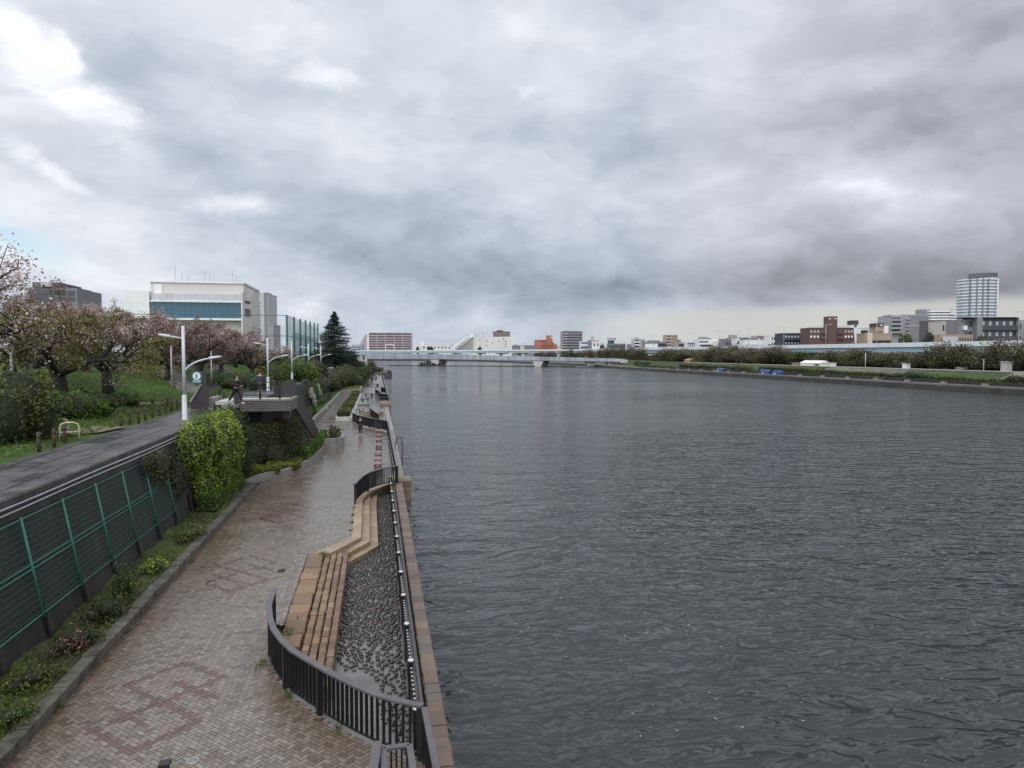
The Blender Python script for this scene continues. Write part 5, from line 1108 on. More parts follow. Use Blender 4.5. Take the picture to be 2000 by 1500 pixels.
# dark fence along the park side of the raised road
t = thing('road_fence', 'dark mesh fence along the park side of the raised road under the conifer', 'fence', (-12.3, 112, ROADZ))
for k in range(13): mb = MB(); y = 112+6*k; mb.box(-12.36, -12.28, y-.05, y+.05, ROADZ, ROADZ+1.95); mb.build('post', M['iron'], t)
mb = MB(); mb.box(-12.335, -12.305, 112, 184, ROADZ+.05, ROADZ+1.85); mb.build('panel', mat('fence_mesh_dark', (.022, .026, .034), .6, (.014, .016, .02), 2), t)
# conifer
def conifer(label, x, y, z0, H, R):
    t = thing('conifer', label, 'tree', (x, y, z0)); mb = MB(); mb.tube([(x, y, z0-.2), (x, y, z0+H*.5), (x, y, z0+H)], [.35, .2, .03], 8)
    Ps = []; z = 1.0
    while z < H-.2:
        f = 1-(z-1.0)/(H-1.0); rr = R*f**.85; nb = max(4, int(5+8*f))
        for k in range(nb):
            a = random.uniform(0, 6.28); L0 = rr*random.uniform(.7, 1.12)+.15; dz = -.12*L0; c, s = math.cos(a), math.sin(a)
            mb.tube([(x, y, z0+z), (x+c*L0*.6, y+s*L0*.6, z0+z+dz*.7), (x+c*L0, y+s*L0, z0+z+dz+.12*L0*.6)], [.05, .035, .012], 3, cap=False)
            m_ = int(16+46*L0); u = RNG.uniform(.12, 1, m_); w_ = .34*L0*(1-u*.75)
            Ps.append(np.stack([x+c*L0*u+RNG.normal(0, 1, m_)*w_*abs(s)+RNG.normal(0, .05, m_), y+s*L0*u+RNG.normal(0, 1, m_)*w_*abs(c), z0+z+dz*u+.08*L0*u**3+RNG.normal(0, .10, m_)], 1))
        z += .30+.25*f
    mb.build('trunk', M['bark'], t); P = np.concatenate(Ps); quads('crown', leaf_arrays(P, .15, .5, None, .3), mottled(P, [(.022, .04, .024), (.03, .055, .03)], [(.012, .02, .014), (.018, .03, .02)], .8, 5), M['leaf'], t); return t
x = xat(654, 172); conifer('tall dark layered conifer at the end of the raised road', x, 172, ROADZ, 13.4, 6.6)
bush('bush', 'dark round tree crown growing right of the conifer foot', 'bush', [('e', (xat(680, 185), 185, 6.0), (2.8, 3, 2.2)), ('e', (xat(668, 178), 178, 5.4), (2.4, 3, 1.6))], 3200, .2, [(.02, .035, .02), (.03, .05, .025)], None, 'bushes in the park', 61)
# green ball net cage
t = thing('ball_net', 'tall green netting cage on dark green poles beyond the park', 'net', (-18, 150, ROADZ))
NX = -17.7; ny = [150+i*13.0 for i in range(7)]
for i, y in enumerate(ny):
    for xx in ((NX,) if i else (NX, NX-45)):
        mb = MB(); mb.tube([(xx, y, ROADZ), (xx, y, 15.2+.25*i)], .22, 8); mb.build('pole', M['green_paint'] if False else mat('net_pole', (.02, .085, .07), .5, None, 2), t)
m, nt, P, N, L = nodes('net_mesh'); P.inputs['Base Color'].default_value = (.03, .16, .14, 1); P.inputs['Roughness'].default_value = .8
tr = N('ShaderNodeBsdfTransparent'); mx = N('ShaderNodeMixShader', _Fac=.27); L(tr.outputs[0], mx.inputs[1]); L(P.outputs[0], mx.inputs[2]); L(mx.outputs[0], nt.nodes['Material Output'].inputs['Surface'])
mb = MB(); mb.box(NX-.02, NX+.02, 150, ny[-1], ROADZ+.3, 15.0); mb.build('net', m, t); mb = MB(); mb.box(NX-.4, NX-.36, 163, ny[-1]+4, ROADZ+.3, 12.2); mb.build('inner_net', m, t)
for z in (15.1, 11.0): mb = MB(); mb.tube([(NX-45, 150, z), (NX, 150, z)], .06, 5); mb.tube([(NX, 150, z+.004), (NX, ny[-1], z+.2)], .06, 5); mb.build('cable', mat('net_cable', (.06, .13, .12), .6), t)
# end of the left bank: sheds, tarp tent, dark jetty
def hut(label, px0, px1, yt, yb, Y, m, roof='white', cat='hut', name='hut', depth=5, door=True):
    a = PY(px0, yb, Y); b = PY(px1, yt, Y); t = thing(name, label, cat, ((a.x+b.x)/2, Y, a.z)); mb = MB(); mb.box(a.x, b.x, Y, Y+depth, a.z-2, b.z); mb.build('wall', M[m] if isinstance(m, str) else m, t)
    mb = MB(); e = (b.x-a.x)*.04; mb.box(a.x-e, b.x+e, Y-.3, Y+depth+.3, b.z+.002, b.z+(b.z-a.z)*.10); mb.build('roof', M[roof], t)
    if door: w = b.x-a.x; mb = MB(); mb.box(a.x+w*.66, a.x+w*.8, Y-.04, Y-.002, a.z, a.z+(b.z-a.z)*.75); mb.build('door', M['glass_dark'], t)
    return t
hut('pale concrete hut on the bank beyond the conifer', 692, 717, 692, 703, 235, 'conc_light', 'white')
hut('long low pale concrete block at the end of the raised road', 690, 712, 705, 716, 205, 'conc', 'conc_light', door=False)
blue = mat('pale_blue_sheet', (.38, .5, .6), .5, (.28, .4, .52), 2); dblue = mat("blue_tarp", (.03, .075, .2), .55, (.015, .04, .12), 1.5)
g = G(718.5, 721, .2); t = thing('tarp_tent', 'pale blue tarpaulin tent with dark blue opening at the end of the promenade', 'tent', tuple(g))
mb = MB(); w_ = 1.75; mb.add([(g.x+x, g.y+y, .2+z) for y in (0, 5) for x, z in ((-w_, 0), (-w_*.85, 2.0), (-w_*.4, 2.9), (w_*.4, 2.9), (w_*.85, 2.0), (w_, 0))], [(0, 1, 2, 3, 4, 5), (11, 10, 9, 8, 7, 6)]+[(k, 6+k, 7+k, k+1) for k in range(5)]); mb.build('cover', blue, t)
mb = MB(); mb.add([(g.x+x, g.y-.03, .2+z) for x, z in ((-.7, 0), (-.6, 1.2), (0, 1.7), (.6, 1.2), (.75, 0))], [(0, 1, 2, 3, 4)]); mb.build('opening', dblue, t)
mb = MB(); a = G(713, 728, 0); mb.prism([(a.x, 262), (4.8, 262), (5.6, 266), (5.2, 285), (2.5, 340), (-1, 400), (-6, 400), (-6, 285), (a.x, 285)], -1.4, .55); mb.prism([(4.2, 262.3), (5.4, 266), (5.0, 285), (4.5, 285), (4.6, 267), (3.9, 263)], .552, 1.2)
tag(mb.build('jetty', mat('dark_jetty', (.03, .03, .032), .6, (.07, .07, .07), .6)), 'dark stone faced jetty ending the promenade at the water', 'jetty')
bush('bush', 'brown scrub on the jetty beside the hut', 'bush', [('e', (xat(724, 260), 262, 2.5), (1.9, 4, 2.6)), ('e', (xat(735, 270), 275, 1.3), (2.6, 5, 1.0))], 1800, .22, G_BROWN, G_DARK, 'bushes in the park', 63)
mb = MB(); g = G(741, 722, .5); mb.add([(g.x-1.4, g.y, .55), (g.x-1.2, g.y, 1.5), (g.x-.4, g.y, 2.1), (g.x+.7, g.y, 1.9), (g.x+1.6, g.y, .55)]+[(g.x-1.4, g.y+4, .55), (g.x-1.2, g.y+4, 1.5), (g.x-.4, g.y+4, 2.1), (g.x+.7, g.y+4, 1.9), (g.x+1.6, g.y+4, .55)], [(0, 1, 2, 3, 4), (9, 8, 7, 6, 5)]+[(k, 5+k, 6+k, k+1) for k in range(4)])
tag(mb.build('covered_pile', mat('grey_sheet', (.35, .35, .34), .6, (.2, .2, .2), 1)), 'grey sheeted pile lying on the jetty', 'pile')
# ------------------------------------------------------------------ far land and right bank
bank = [(135.5, -80), (135.5, 330), (139, 420), (148, 500), (141, 560), (130, 680), (112, 780), (60, 860), (0, 900), (-60, 900)]
land = bank+[(-1200, 900), (-1200, 5000), (4000, 5000), (4000, -80)]
mb = MB(); mb.prism(land, -3, 0.0); struct('far_bank_ground', mb, mat('far_ground', (.12, .12, .09), .8, (.08, .09, .05), .05))
mb = MB(); mb.prism([(151, -80), (151, 330), (155, 420), (163, 470), (190, 520), (400, 560), (4000, 560), (4000, -80)], .1, 2.9); struct('far_park_ground', mb, mat('shaded_earth', (.06, .065, .03), .9, (.04, .038, .022), .15))  # park earth colour darkened to hold the shade under trees and expressway
lb = [(1.3, 299), (-2, 380), (-6, 470), (-10, 560), (-18, 640), (-60, 720), (-600, 760), (-1200, 900), (-1200, 290), (-8.9, 290)]
mb = MB(); mb.prism(lb, -3, .4); struct('left_bank_ground', mb, M['conc'])
# quay and terraces of the right bank
t = thing('far_quay_wall', 'dark stained quay wall along the whole right bank of the river', 'wall', (135.3, 200, -3))
mb = MB(); cols_ = []
for (x0, y0), (x1, y1) in zip(bank[:-1], bank[1:]): 
    a, b = Vector((x0, y0, 0)), Vector((x1, y1, 0)); d = (b-a).normalized(); s = Vector((-d.y, d.x, 0))*.25
    mb.add([(p.x, p.y, z) for z in (-3, -.35) for p in (a, b, b+s, a+s)], [(4, 5, 6, 7), (2, 3, 7, 6), (0, 1, 5, 4), (1, 2, 6, 5), (3, 0, 4, 7)])
mb.build('wall_face', mat('tidal_wall', (.06, .058, .05), .6, (.025, .025, .022), .35, streak=False, c3=(.1, .095, .08)), t)
mb = MB()
for (x0, y0), (x1, y1) in zip(bank[:-3], bank[1:-2]):
    a, b = Vector((x0, y0, 0)), Vector((x1, y1, 0)); d = (b-a).normalized(); s = Vector((-d.y, d.x, 0))*.3; s2 = s*-1.8
    mb.add([(p.x, p.y, z) for z in (-.349, .06) for p in (a+s, b+s, b+s2, a+s2)], [(4, 5, 6, 7), (2, 3, 7, 6), (0, 1, 5, 4), (1, 2, 6, 5), (3, 0, 4, 7)])
mb.build('coping', mat('quay_coping', (.17, .165, .15), .6, (.09, .085, .075), .3), t)
def bstrip(x0, x1, ya, yb, z0, z1): mb = MB(); mb.box(x0, x1, ya, yb, z0, z1); return mb
mb = MB(); 
for k in range(24):
    y = 70+11*k; mb.box(139.4, 139.9, y, y+10.9, .0, .95)
tag(mb.build('planter_wall', M['conc_dark']), 'low dark planter wall along the walkway of the right bank', 'wall')
for k in range(20):
    y = 92+12.3*k; mb = MB(); mb.box(138.8, 139.38, y, y+1.5, .0, .36); mb.box(138.75, 139.39, y-.05, y+1.55, .362, .45)
    tag(mb.build('bench', M['conc']), 'pale block bench against the low planter wall on the right bank', 'bench', 'pale block benches on the right bank')
# flood embankment: slope with grass, bare concrete and ivy stretches
em = {'grass': mat('embankment_grass', (.05, .08, .02), .9, (.03, .048, .014), .5, bump=.1, bscale=4, c3=(.075, .09, .03), spec=.2), 'bare': mat('bare_embankment', (.13, .125, .095), .8, (.07, .075, .045), .25, streak=True), 'ivy': mat('ivy_cover', (.045, .075, .02), .8, (.022, .035, .012), .7, bump=.15, bscale=2), 'pale': mat('pale_embankment', (.2, .2, .17), .8, (.13, .13, .1), .2, streak=True)}
t = thing('embankment', 'long sloping flood embankment of grass and concrete below the trees of the right bank', 'embankment', (147, 200, 0))
for y0, y1, kx in ((60, 118, 'bare'), (118, 146, 'pale'), (146, 180, 'ivy'), (180, 217, 'bare'), (217, 252, 'grass'), (252, 330, 'ivy'), (330, 372, 'grass'), (372, 420, 'grass')):
    mb = MB(); s = lambda y: 4*max(0, (y-330)/90)
    mb.add([(144+s(y0), y0, .02), (151.2+s(y0), y0, 2.92), (151.2+s(y0), y0, 0), (144+s(y1), y1, .02), (151.2+s(y1), y1, 2.92), (151.2+s(y1), y1, 0)], [(0, 3, 4, 1), (1, 4, 5, 2), (0, 1, 2), (3, 5, 4), (0, 2, 5, 3)])
    mb.build('slope', em[kx], t)
mb = MB(); mb.box(151.3, 151.6, 60, 330, 2.7, 3.12); mb.build('top_kerb', M['conc_light'], t)
mb = MB(); mb.box(143.2, 143.9, 60, 176, 0, 1.35); mb.box(143.2, 143.9, 218, 245, 0, 1.0); tag(mb.build('terrace_wall', em['pale']), 'pale low terrace wall at the foot of the embankment on the right', 'wall')
# hedges of the right bank, each its own
def far_bush(label, y0, y1, x0, x1, z, h, pa, pb, seed, n=650, size=.2, box=True, group='hedges on the right bank', name='hedge'):
    if box: bl = [('b', x0, x1, y0, y1, z, z+h)]
    else:
        bl = []; k = max(2, int((y1-y0)/(x1-x0)/1.2)); rnd = random.Random(seed)
        for i in range(k): bl.append(('e', ((x0+x1)/2+rnd.uniform(-.4, .4), y0+(y1-y0)*(i+.5)/k, z+h*.45*rnd.uniform(.8, 1.2)), ((x1-x0)/2, (y1-y0)/k*.62, h*.55*rnd.uniform(.8, 1.2))))
    return bush(name, label, 'hedge', bl, n, size, pa, pb, group, seed, scale=.8)
HB = [(92, 112, 140, 142.5, .8, .9, G_MID, G_OLIVE, True, 'bright trimmed hedge in two steps at the right picture edge of the far bank'), (113, 128, 140, 143, .8, 1.0, G_DARK, G_MID, False, 'shaggy dark shrubs left of the bright hedge at the right picture edge'),
 (130, 138, 140, 142.5, .8, 1.7, G_BROWN, G_DARK, False, 'bare brownish shrub on the terrace below the white shed'), (139, 150, 140, 142.5, .8, .7, [(.1, .15, .02)], G_MID, True, 'low bright hedge strip on the terrace left of the brownish shrub'), (151, 161, 140, 143, .8, 1.2, G_MID, G_OLIVE, False, 'rounded green shrubs on the terrace left of the bright strip'),
 (162, 170, 140, 143, .8, 1.5, G_DARK, [(.03, .05, .03)], False, 'very dark round shrub on the terrace'), (171, 184, 140, 142.5, .8, 1.2, G_DARK, G_MID, False, 'green shrubs right of the thin white pole on the terrace'), (185, 199, 140, 142.6, .8, 1.2, G_OLIVE, G_MID, True, 'long even hedge below the thin white pole'),
 (200, 216, 140, 142.6, .8, 1.35, G_OLIVE, G_DARK, True, 'even hedge between the white tent and the white pole'), (217, 230, 140, 142.8, .8, 1.5, G_DARK, G_OLIVE, True, 'dark hedge block below the white tent'), (231, 244, 140, 142.8, .8, 1.6, G_DARK, G_BROWN, True, 'dark brown hedge block left of the white tent'),
 (254, 262, 141, 145, .5, 2.0, G_BROWN, G_OLIVE, False, 'brown scrub behind the right blue tarp shelter'), (262, 296, 143, 146, .8, 1.8, G_MID, G_DARK, False, 'green scrub between the two blue tarp groups'), (297, 325, 143, 147, .8, 2.2, G_BROWN, G_OLIVE, False, 'grey brown scrub behind the left blue tarp'), (326, 372, 140, 142.6, .2, 1.3, G_MID, G_OLIVE, False, 'long low green scrub line left of the blue tarps'), (374, 395, 146, 151, .5, 2.8, G_MID, [(.05, .1, .02)], False, 'round green bush beside the ramp near the bridge end'),
 (116, 130, 146, 148, 1.4, 1.0, [(.1, .17, .02), (.14, .22, .03)], G_MID, True, 'bright green hedge on the upper terrace at the right'), (205, 215, 143.5, 145.5, .6, 1.6, [(.3, .29, .22), (.2, .19, .13)], G_BROWN, False, 'pale reed tufts behind the even hedge')]
for i, (y0, y1, x0, x1, z, h, pa, pb, bx, lab) in enumerate(HB): far_bush(lab, y0, y1, x0, x1, z, h, pa, pb, 70+i, 900, .22, bx)
# trees of the right bank
def far_tree(seed, H, R, th, pal, n=5200):
    t = thing('park_tree', 'x', 'tree', (0, 0, 0), 'trees along the right bank'); OFF[t.name] = Vector(); mb, tw = grow_tree(seed, H, R, th, 3, 5, r0=.3); mb.build('trunk', M['bark'], t)
    base = np.array([tuple(p) for p, _, _ in tw]); i = RNG.choice(len(base), n); P = base[i]+RNG.normal(size=(n, 3))*np.array([.95, .95, .6]); P[:, 2] -= RNG.uniform(0, 1, n)**2*1.6; P[:, 2] = np.clip(P[:, 2], th*.55, H*1.04); k = clump(P, .8, seed); z = (P[:, 2]/H)
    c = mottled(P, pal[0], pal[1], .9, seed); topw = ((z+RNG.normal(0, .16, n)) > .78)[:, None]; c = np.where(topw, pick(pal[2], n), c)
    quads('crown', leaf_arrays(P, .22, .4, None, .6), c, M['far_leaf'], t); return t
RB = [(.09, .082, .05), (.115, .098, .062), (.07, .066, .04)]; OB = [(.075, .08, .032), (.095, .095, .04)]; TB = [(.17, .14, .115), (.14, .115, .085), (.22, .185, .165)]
FT = [far_tree(101, 7.2, 5.2, 1.6, (RB, OB, TB)), far_tree(102, 6.6, 4.8, 1.5, (OB, RB, RB)), far_tree(103, 7.8, 5.0, 1.8, (RB, G_DARK, TB)), far_tree(104, 5.6, 3.8, 1.4, (OB+[(.09, .11, .03)], G_DARK, OB))]
used = [False]*4
TP = [(1985, 156, 0, 1.35, 'big brownish cherry at the right picture edge beside the white block'), (1938, 161, 2, 1.1, 'tall thin crowned tree left of the big brownish one at the right edge'), (1895, 158, 1, 1.1, 'dark tree standing left of the white blue sign shed'), (1860, 157, 3, 1.0, 'low olive tree in front of the blue girder, right side'), (1832, 157, 2, 1.12, 'pink topped tree reaching over the blue girder'), (1800, 160, 0, .95, 'brown tree above the white shed'), (1768, 157, 0, 1.05, 'brown pink tree left of the white shed'),
 (1740, 158, 3, 1.15, 'olive tree right of the thin white pole'), (1712, 162, 1, 1.1, 'olive tree just right of the thin white pole, set back'), (1672, 158, 1, 1.15, 'dark olive tree left of the thin white pole'), (1640, 157, 0, 1.2, 'broad purple brown tree behind the white tent'), (1612, 162, 1, 1.0, 'low dark tree right behind the white tent'), (1560, 157, 3, 1.05, 'yellow olive tree left of the white tent'), (1532, 160, 0, 1.1, 'brown tree before the navy apartment block'), (1510, 156, 2, 1.15, 'tall brown tree above the right blue tarps'),
 (1488, 160, 1, 1.2, 'dark olive tree above the right blue tarps'), (1465, 156, 0, 1.25, 'purple topped tree midway along the tree row'), (1443, 161, 2, 1.2, 'brown tree left of the purple topped one'), (1422, 156, 1, 1.2, 'olive tree above the space between the blue tarps'), (1402, 160, 0, 1.25, 'rusty tree above the left blue tarp'), (1383, 157, 1, 1.15, 'olive tree left of the left blue tarp'), (1364, 161, 0, 1.2, 'brown tree right of the orange lumber pile'), (1345, 158, 2, 1.0, 'small brown tree behind the orange lumber pile'), (1325, 162, 1, 1.15, 'olive tree left of the orange lumber pile'), (1306, 160, 0, 1.1, 'brown tree below the tan apartment block'), (1288, 166, 1, 1.1, 'leftmost tree of the long row on the right bank')]
for i, (px, X, v, s, lab) in enumerate(TP):
    X += 6 if (1545 < px < 1660 or 1745 < px < 1805 or 1325 < px < 1370) else 2.5
    a = math.atan((px-1000)/FPX)+YAW; Y = X/math.tan(a)
    if not used[v]: used[v] = True; FT[v].location = (X, Y, 2.85); FT[v].scale = (s*1.22, s*1.22, s*(1, .9, 1.12, .95, 1.06)[i % 5]*(.84 if px < 1570 else .84 if px > 1815 else .72)); FT[v]['label'] = lab; FT[v].rotation_euler[2] = i*1.3
    else: clone(FT[v], (X, Y, 2.85), i*1.3, (s*1.22, s*1.22, s*(1, .88, 1.12, .94, 1.08)[i % 5]*(.84 if px < 1570 else .84 if px in (1832, 1985, 1938) else .70)), lab)
for i, (px, Y, v, s, lab) in enumerate(((1243, 452, 0, 1.2, 'bushy tree beside the ramp right of the bridge end'), (1228, 470, 1, 1.35, 'olive tree just right of the bridge end'), (1214, 478, 2, 1.35, 'tree above the right end of the bridge'), (1196, 500, 0, 1.35, 'brown tree behind the right end of the bridge, below the white portal'), (1176, 530, 1, 1.2, 'tree behind the bridge left of the white portal'), (1150, 560, 0, 1.35, 'round tree behind the bridge below the white house'), (1128, 600, 1, 1.2, 'low olive tree behind the bridge below the grey apartment block'), (1110, 600, 2, 1.45, 'round tree behind the bridge left of the grey apartment block'), (1075, 640, 0, 1.2, 'dark tree behind the bridge below the orange building'), (1062, 650, 1, 1.2, 'small dark tree behind the bridge, leftmost below the orange building'))):
    clone(FT[v], (xat(px, Y), Y, .5 if Y > 540 else 2.2), i, s, lab)
# added dark leaf boxes stand in for the shade under the expressway
for i in range(9):
    y0 = 110+38*i; bush('hedge', ('nearest', 'second', 'third', 'fourth', 'fifth', 'sixth', 'seventh', 'eighth', 'farthest')[i]+' length of added dark foliage standing in for shade behind the tree row', 'hedge', [('b', 168.5, 172, y0, y0+37, 2.7, 6.4+.5*math.sin(i*2.1))], 1500, .5, [(.03, .034, .02), (.04, .038, .025)], [(.02, .024, .014)], 'added dark foliage for shade under the expressway', 140+i, scale=.4)
# tents, tarps, sheds on the right bank
def far_box(name, label, cat, px0, px1, X, z0, z1, m, dep=4, group=None, gable=0):
    f = lambda px: X/math.tan(math.atan((px-1000)/FPX)+YAW)
    y0, y1 = f(px1), f(px0); t = thing(name, label, cat, (X, (y0+y1)/2, z0), group); mb = MB(); mb.box(X, X+dep, y0, y1, z0, z1); mb.build('wall', m, t)
    mb = MB(); xm = X+dep/2; e = .25
    if gable: mb.add([(X-e, y0-e, z1+.01), (X-e, y1+e, z1+.01), (xm, y1+e, z1+gable), (xm, y0-e, z1+gable), (X+dep+e, y0-e, z1+.01), (X+dep+e, y1+e, z1+.01)], [(0, 3, 2, 1), (3, 4, 5, 2), (0, 4, 3), (1, 2, 5)])
    else: mb.box(X-e, X+dep+e, y0-e, y1+e, z1+.003, z1+.15)
    mb.build('roof', m if gable else M['conc_light'], t); return t, y0, y1
for a, b, lab in ((1563, 1588, 'left half of the white gabled tent on the right bank'), (1589.5, 1601, 'right half of the white gabled tent with a dark opening')):
    t, y0, y1 = far_box('tent', lab, 'tent', a, b, 151.9, 2.9, 4.0, M['white'], 4, 'white tents on the right bank', .95)
    if a > 1580: mb = MB(); mb.box(151.85, 151.898, y0+.5, y0+2.8, 2.9, 3.7); mb.build('opening', M['glass_dark'], t)
far_box('shed', 'small white shed right of the white tent', 'shed', 1621, 1628, 152.2, 2.9, 4.2, M['white'], 1)
far_box('shed', 'white shed under the brown trees right of the white pole', 'shed', 1762, 1770, 152.6, 2.9, 4.5, M['white'], 1.4)
far_box('block', 'tall white concrete block under the trees at the right edge', 'block', 1954, 1968, 153, 2.9, 5.4, M['conc_light'], 1.3)
far_box('bin', 'grey low container on the embankment path at the right', 'container', 1868, 1880, 152.4, 2.9, 3.5, M['conc'], 1)
far_box('lumber_pile', 'orange tan lumber pile with white cover on the right bank', 'pile', 1336, 1348, 153, 2.9, 4.1, mat('lumber', (.42, .27, .14), .7, (.3, .19, .1), .6), 5, None, .8)
far_box('crate', 'orange crate left of the white tent', 'crate', 1547, 1553, 152, 2.9, 3.8, mat('orange_crate', (.4, .22, .08), .6, None, 1), 2)
def tarp(label, px0, px1, h, X=138.2, m=dblue):
    f = lambda px: X/math.tan(math.atan((px-1000)/FPX)+YAW); y0, y1 = f(px1), f(px0); t = thing('tarp_shelter', label, 'shelter', (X, (y0+y1)/2, 0), 'blue tarp shelters on the right bank'); n = 5; vs = []
    for i in range(n+1):
        y = y0+(y1-y0)*i/n; hh = h*(.75+.3*random.random())
        for x, z in ((X, 0), (X+.15, hh*.75), (X+.9, hh), (X+1.9, hh*.8), (X+2.1, 0)): vs.append((x, y+random.uniform(-.2, .2), z+.02))
    mb = MB(); mb.add(vs, [(5*i+k, 5*(i+1)+k, 5*(i+1)+k+1, 5*i+k+1) for i in range(n) for k in range(4)]+[(0, 1, 2, 3, 4), tuple(5*n+k for k in (4, 3, 2, 1, 0))]); mb.build('cover', m, t)
    mb = MB(); mb.lathe(X-.4, y0+(y1-y0)*.5, [(.3, 0), (.38, .2), (.3, .42), (.08, .5)], 8); mb.build('bundle', M['conc_light'], t)
tarp('leftmost blue tarp shelter by the far water edge', 1397, 1410, 1.5); tarp('middle blue tarp shelter by the far water edge', 1483, 1501, 1.8); tarp('rightmost blue and white tarp shelter by the far water edge', 1507, 1523, 1.5, 138.0); tarp('blue tarp heap at the left end of the white tent', 1554, 1562, 1.4, 151.75)
for px, z1, lab in ((1690, 7.6, 'thin white pole standing on the embankment before the dark trees'), (1921, 6.0, 'thin grey pole under the trees near the right edge')):
    X = 151.8; Y = X/math.tan(math.atan((px-1000)/FPX)+YAW); mb = MB(); mb.tube([(X, Y, 2.8), (X, Y, z1)], [.13, .09], 8); mb.lathe(X, Y, [(.2, 2.8), (.2, 3.0)], 8); tag(mb.build('pole', M['white_paint'] if px < 1800 else M['zinc']), lab, 'pole')
mb = MB(); X = 137.2; Y = X/math.tan(math.atan((1708-1000)/FPX)+YAW); mb.tube([(X, Y, .06), (X, Y, 1.1), (X, Y-.8, 1.1), (X, Y-.8, .06)], .05, 6); mb.tube([(X, Y-.8, .4), (X, Y-3.4, .4), (X, Y-3.4, .06)], .05, 6); tag(mb.build('rail_hoop', mat('ochre_paint', (.4, .26, .09), .5, None, 2)), 'ochre ladder hoop at the far water edge', 'rail')
mb = MB(); mb.add([(150, 408, 0), (158, 398, 2.9), (163, 420, 2.9), (152, 432, 0), (158, 398, 0), (163, 420, 0)], [(0, 1, 2, 3), (0, 4, 1), (1, 4, 5, 2), (2, 5, 3), (0, 3, 5, 4)]); struct('ramp', mb, mat('dry_grass', (.25, .22, .1), .8, (.16, .15, .07), .3))
# ------------------------------------------------------------------ road bridge with sheeted girder
m, nt, P, N, L = nodes('bridge_sheeting'); P.inputs['Roughness'].default_value = .5
g_ = N('ShaderNodeNewGeometry'); mp = N('ShaderNodeMapping'); mp.inputs['Scale'].default_value = (.9, .9, .0); L(g_.outputs['Position'], mp.inputs[0]); vo = N('ShaderNodeTexWhiteNoise', noise_dimensions='1D'); sp = N('ShaderNodeSeparateXYZ'); L(mp.outputs[0], sp.inputs[0]); fl = N('ShaderNodeMath', operation='FLOOR'); L(sp.outputs[0], fl.inputs[0]); L(fl.outputs[0], vo.inputs['W'])
n2 = N('ShaderNodeTexNoise', _Scale=.05); L(g_.outputs['Position'], n2.inputs['Vector']); md = N('ShaderNodeMath', operation='MULTIPLY_ADD'); L(vo.outputs['Value'], md.inputs[0]); md.inputs[1].default_value = .45; L(n2.outputs['Fac'], md.inputs[2])
cr = N('ShaderNodeValToRGB'); cr.color_ramp.elements[0].position = .3; cr.color_ramp.elements[0].color = (.17, .185, .215, 1); cr.color_ramp.elements[1].position = 1; cr.color_ramp.elements[1].color = (.33, .37, .42, 1); L(md.outputs[0], cr.inputs[0]); L(cr.outputs[0], P.inputs['Base Color']); M['sheet'] = m
t = thing('bridge', 'long low road bridge with grey sheeted girder crossing the river', 'bridge', (60, 480, -2))
BA, BB = Vector((-14, 552, 0)), Vector((152, 431, 0)); bd = (BB-BA).normalized(); bs = Vector((-bd.y, bd.x, 0))
def bz(f): return 7.55-3.5*max(0, (f-.12)/.88)**1.15, 3.3-1.25*max(0, (f-.3)/.7)**1.2
mb = MB(); und = MB(); NB = 24
for k in range(NB):
    fa, fb = k/NB, (k+1)/NB; a, b = BA.lerp(BB, fa), BA.lerp(BB, fb); (ta, ba), (tb, bb) = bz(fa), bz(fb)
    step = .12*(k % 5 == 0)
    mb.add([(p.x, p.y, z) for p, z in ((a, ba), (b, bb), (b, tb+step), (a, ta+step))]+[((p+bs*.4).x, (p+bs*.4).y, z) for p, z in ((a, ba), (b, bb), (b, tb+step), (a, ta+step))], [(0, 1, 2, 3), (3, 2, 6, 7), (7, 6, 5, 4), (0, 4, 5, 1), (1, 5, 6, 2), (0, 3, 7, 4)])
    und.add([((p+bs*q).x, (p+bs*q).y, z) for q in (.5, 13) for p, z in ((a, ba-.25), (b, bb-.25), (b, bb+.9), (a, ba+.9))], [(0, 1, 2, 3), (3, 2, 6, 7), (7, 6, 5, 4), (0, 4, 5, 1), (1, 5, 6, 2), (0, 3, 7, 4)])
mb.build('sheeting', M['sheet'], t); und.build('deck', M['conc_dark'], t)
mb = MB(); e = BB; mb.add([(p.x, p.y, z) for q in (0, .6) for p, z in ((e+bs*q, 1.4), (e+bd*5+bs*q, 1.4), (e+bd*5+bs*q, 3.2), (e+bd*3+bs*q, 3.6), (e+bs*q, 4.1))], [(0, 1, 2, 3, 4), (9, 8, 7, 6, 5), (4, 3, 8, 9), (3, 2, 7, 8), (1, 6, 7, 2)]); mb.build('end_panel', M['zinc'], t)
for px in (848, 1050):
    Y_ = None
    for q in range(2001):
        p = BA.lerp(BB, q/2000)
        if 1000+FPX*((p-Vector((0, 0, CAMZ))).dot(R_)/(p-Vector((0, 0, CAMZ))).dot(F_)) > px: break
    f = q/2000; zb = bz(f)[1]-.26; c = p+bs*6; mb = MB(); prof = [(-3.4, zb), (3.4, zb), (3.4, .9), (2.2, -1.2), (1.9, -3), (-1.9, -3), (-2.2, -1.2), (-3.4, .9)]
    mb.add([(c+bd*u-bs*5.6+Vector((0, 0, z))) for u, z in prof]+[(c+bd*u+bs*6+Vector((0, 0, z))) for u, z in prof], [tuple(range(8)), tuple(range(15, 7, -1))]+[(k, 8+k, 8+(k+1) % 8, (k+1) % 8) for k in range(8)]); mb.build('pier', M['conc_light'], t)
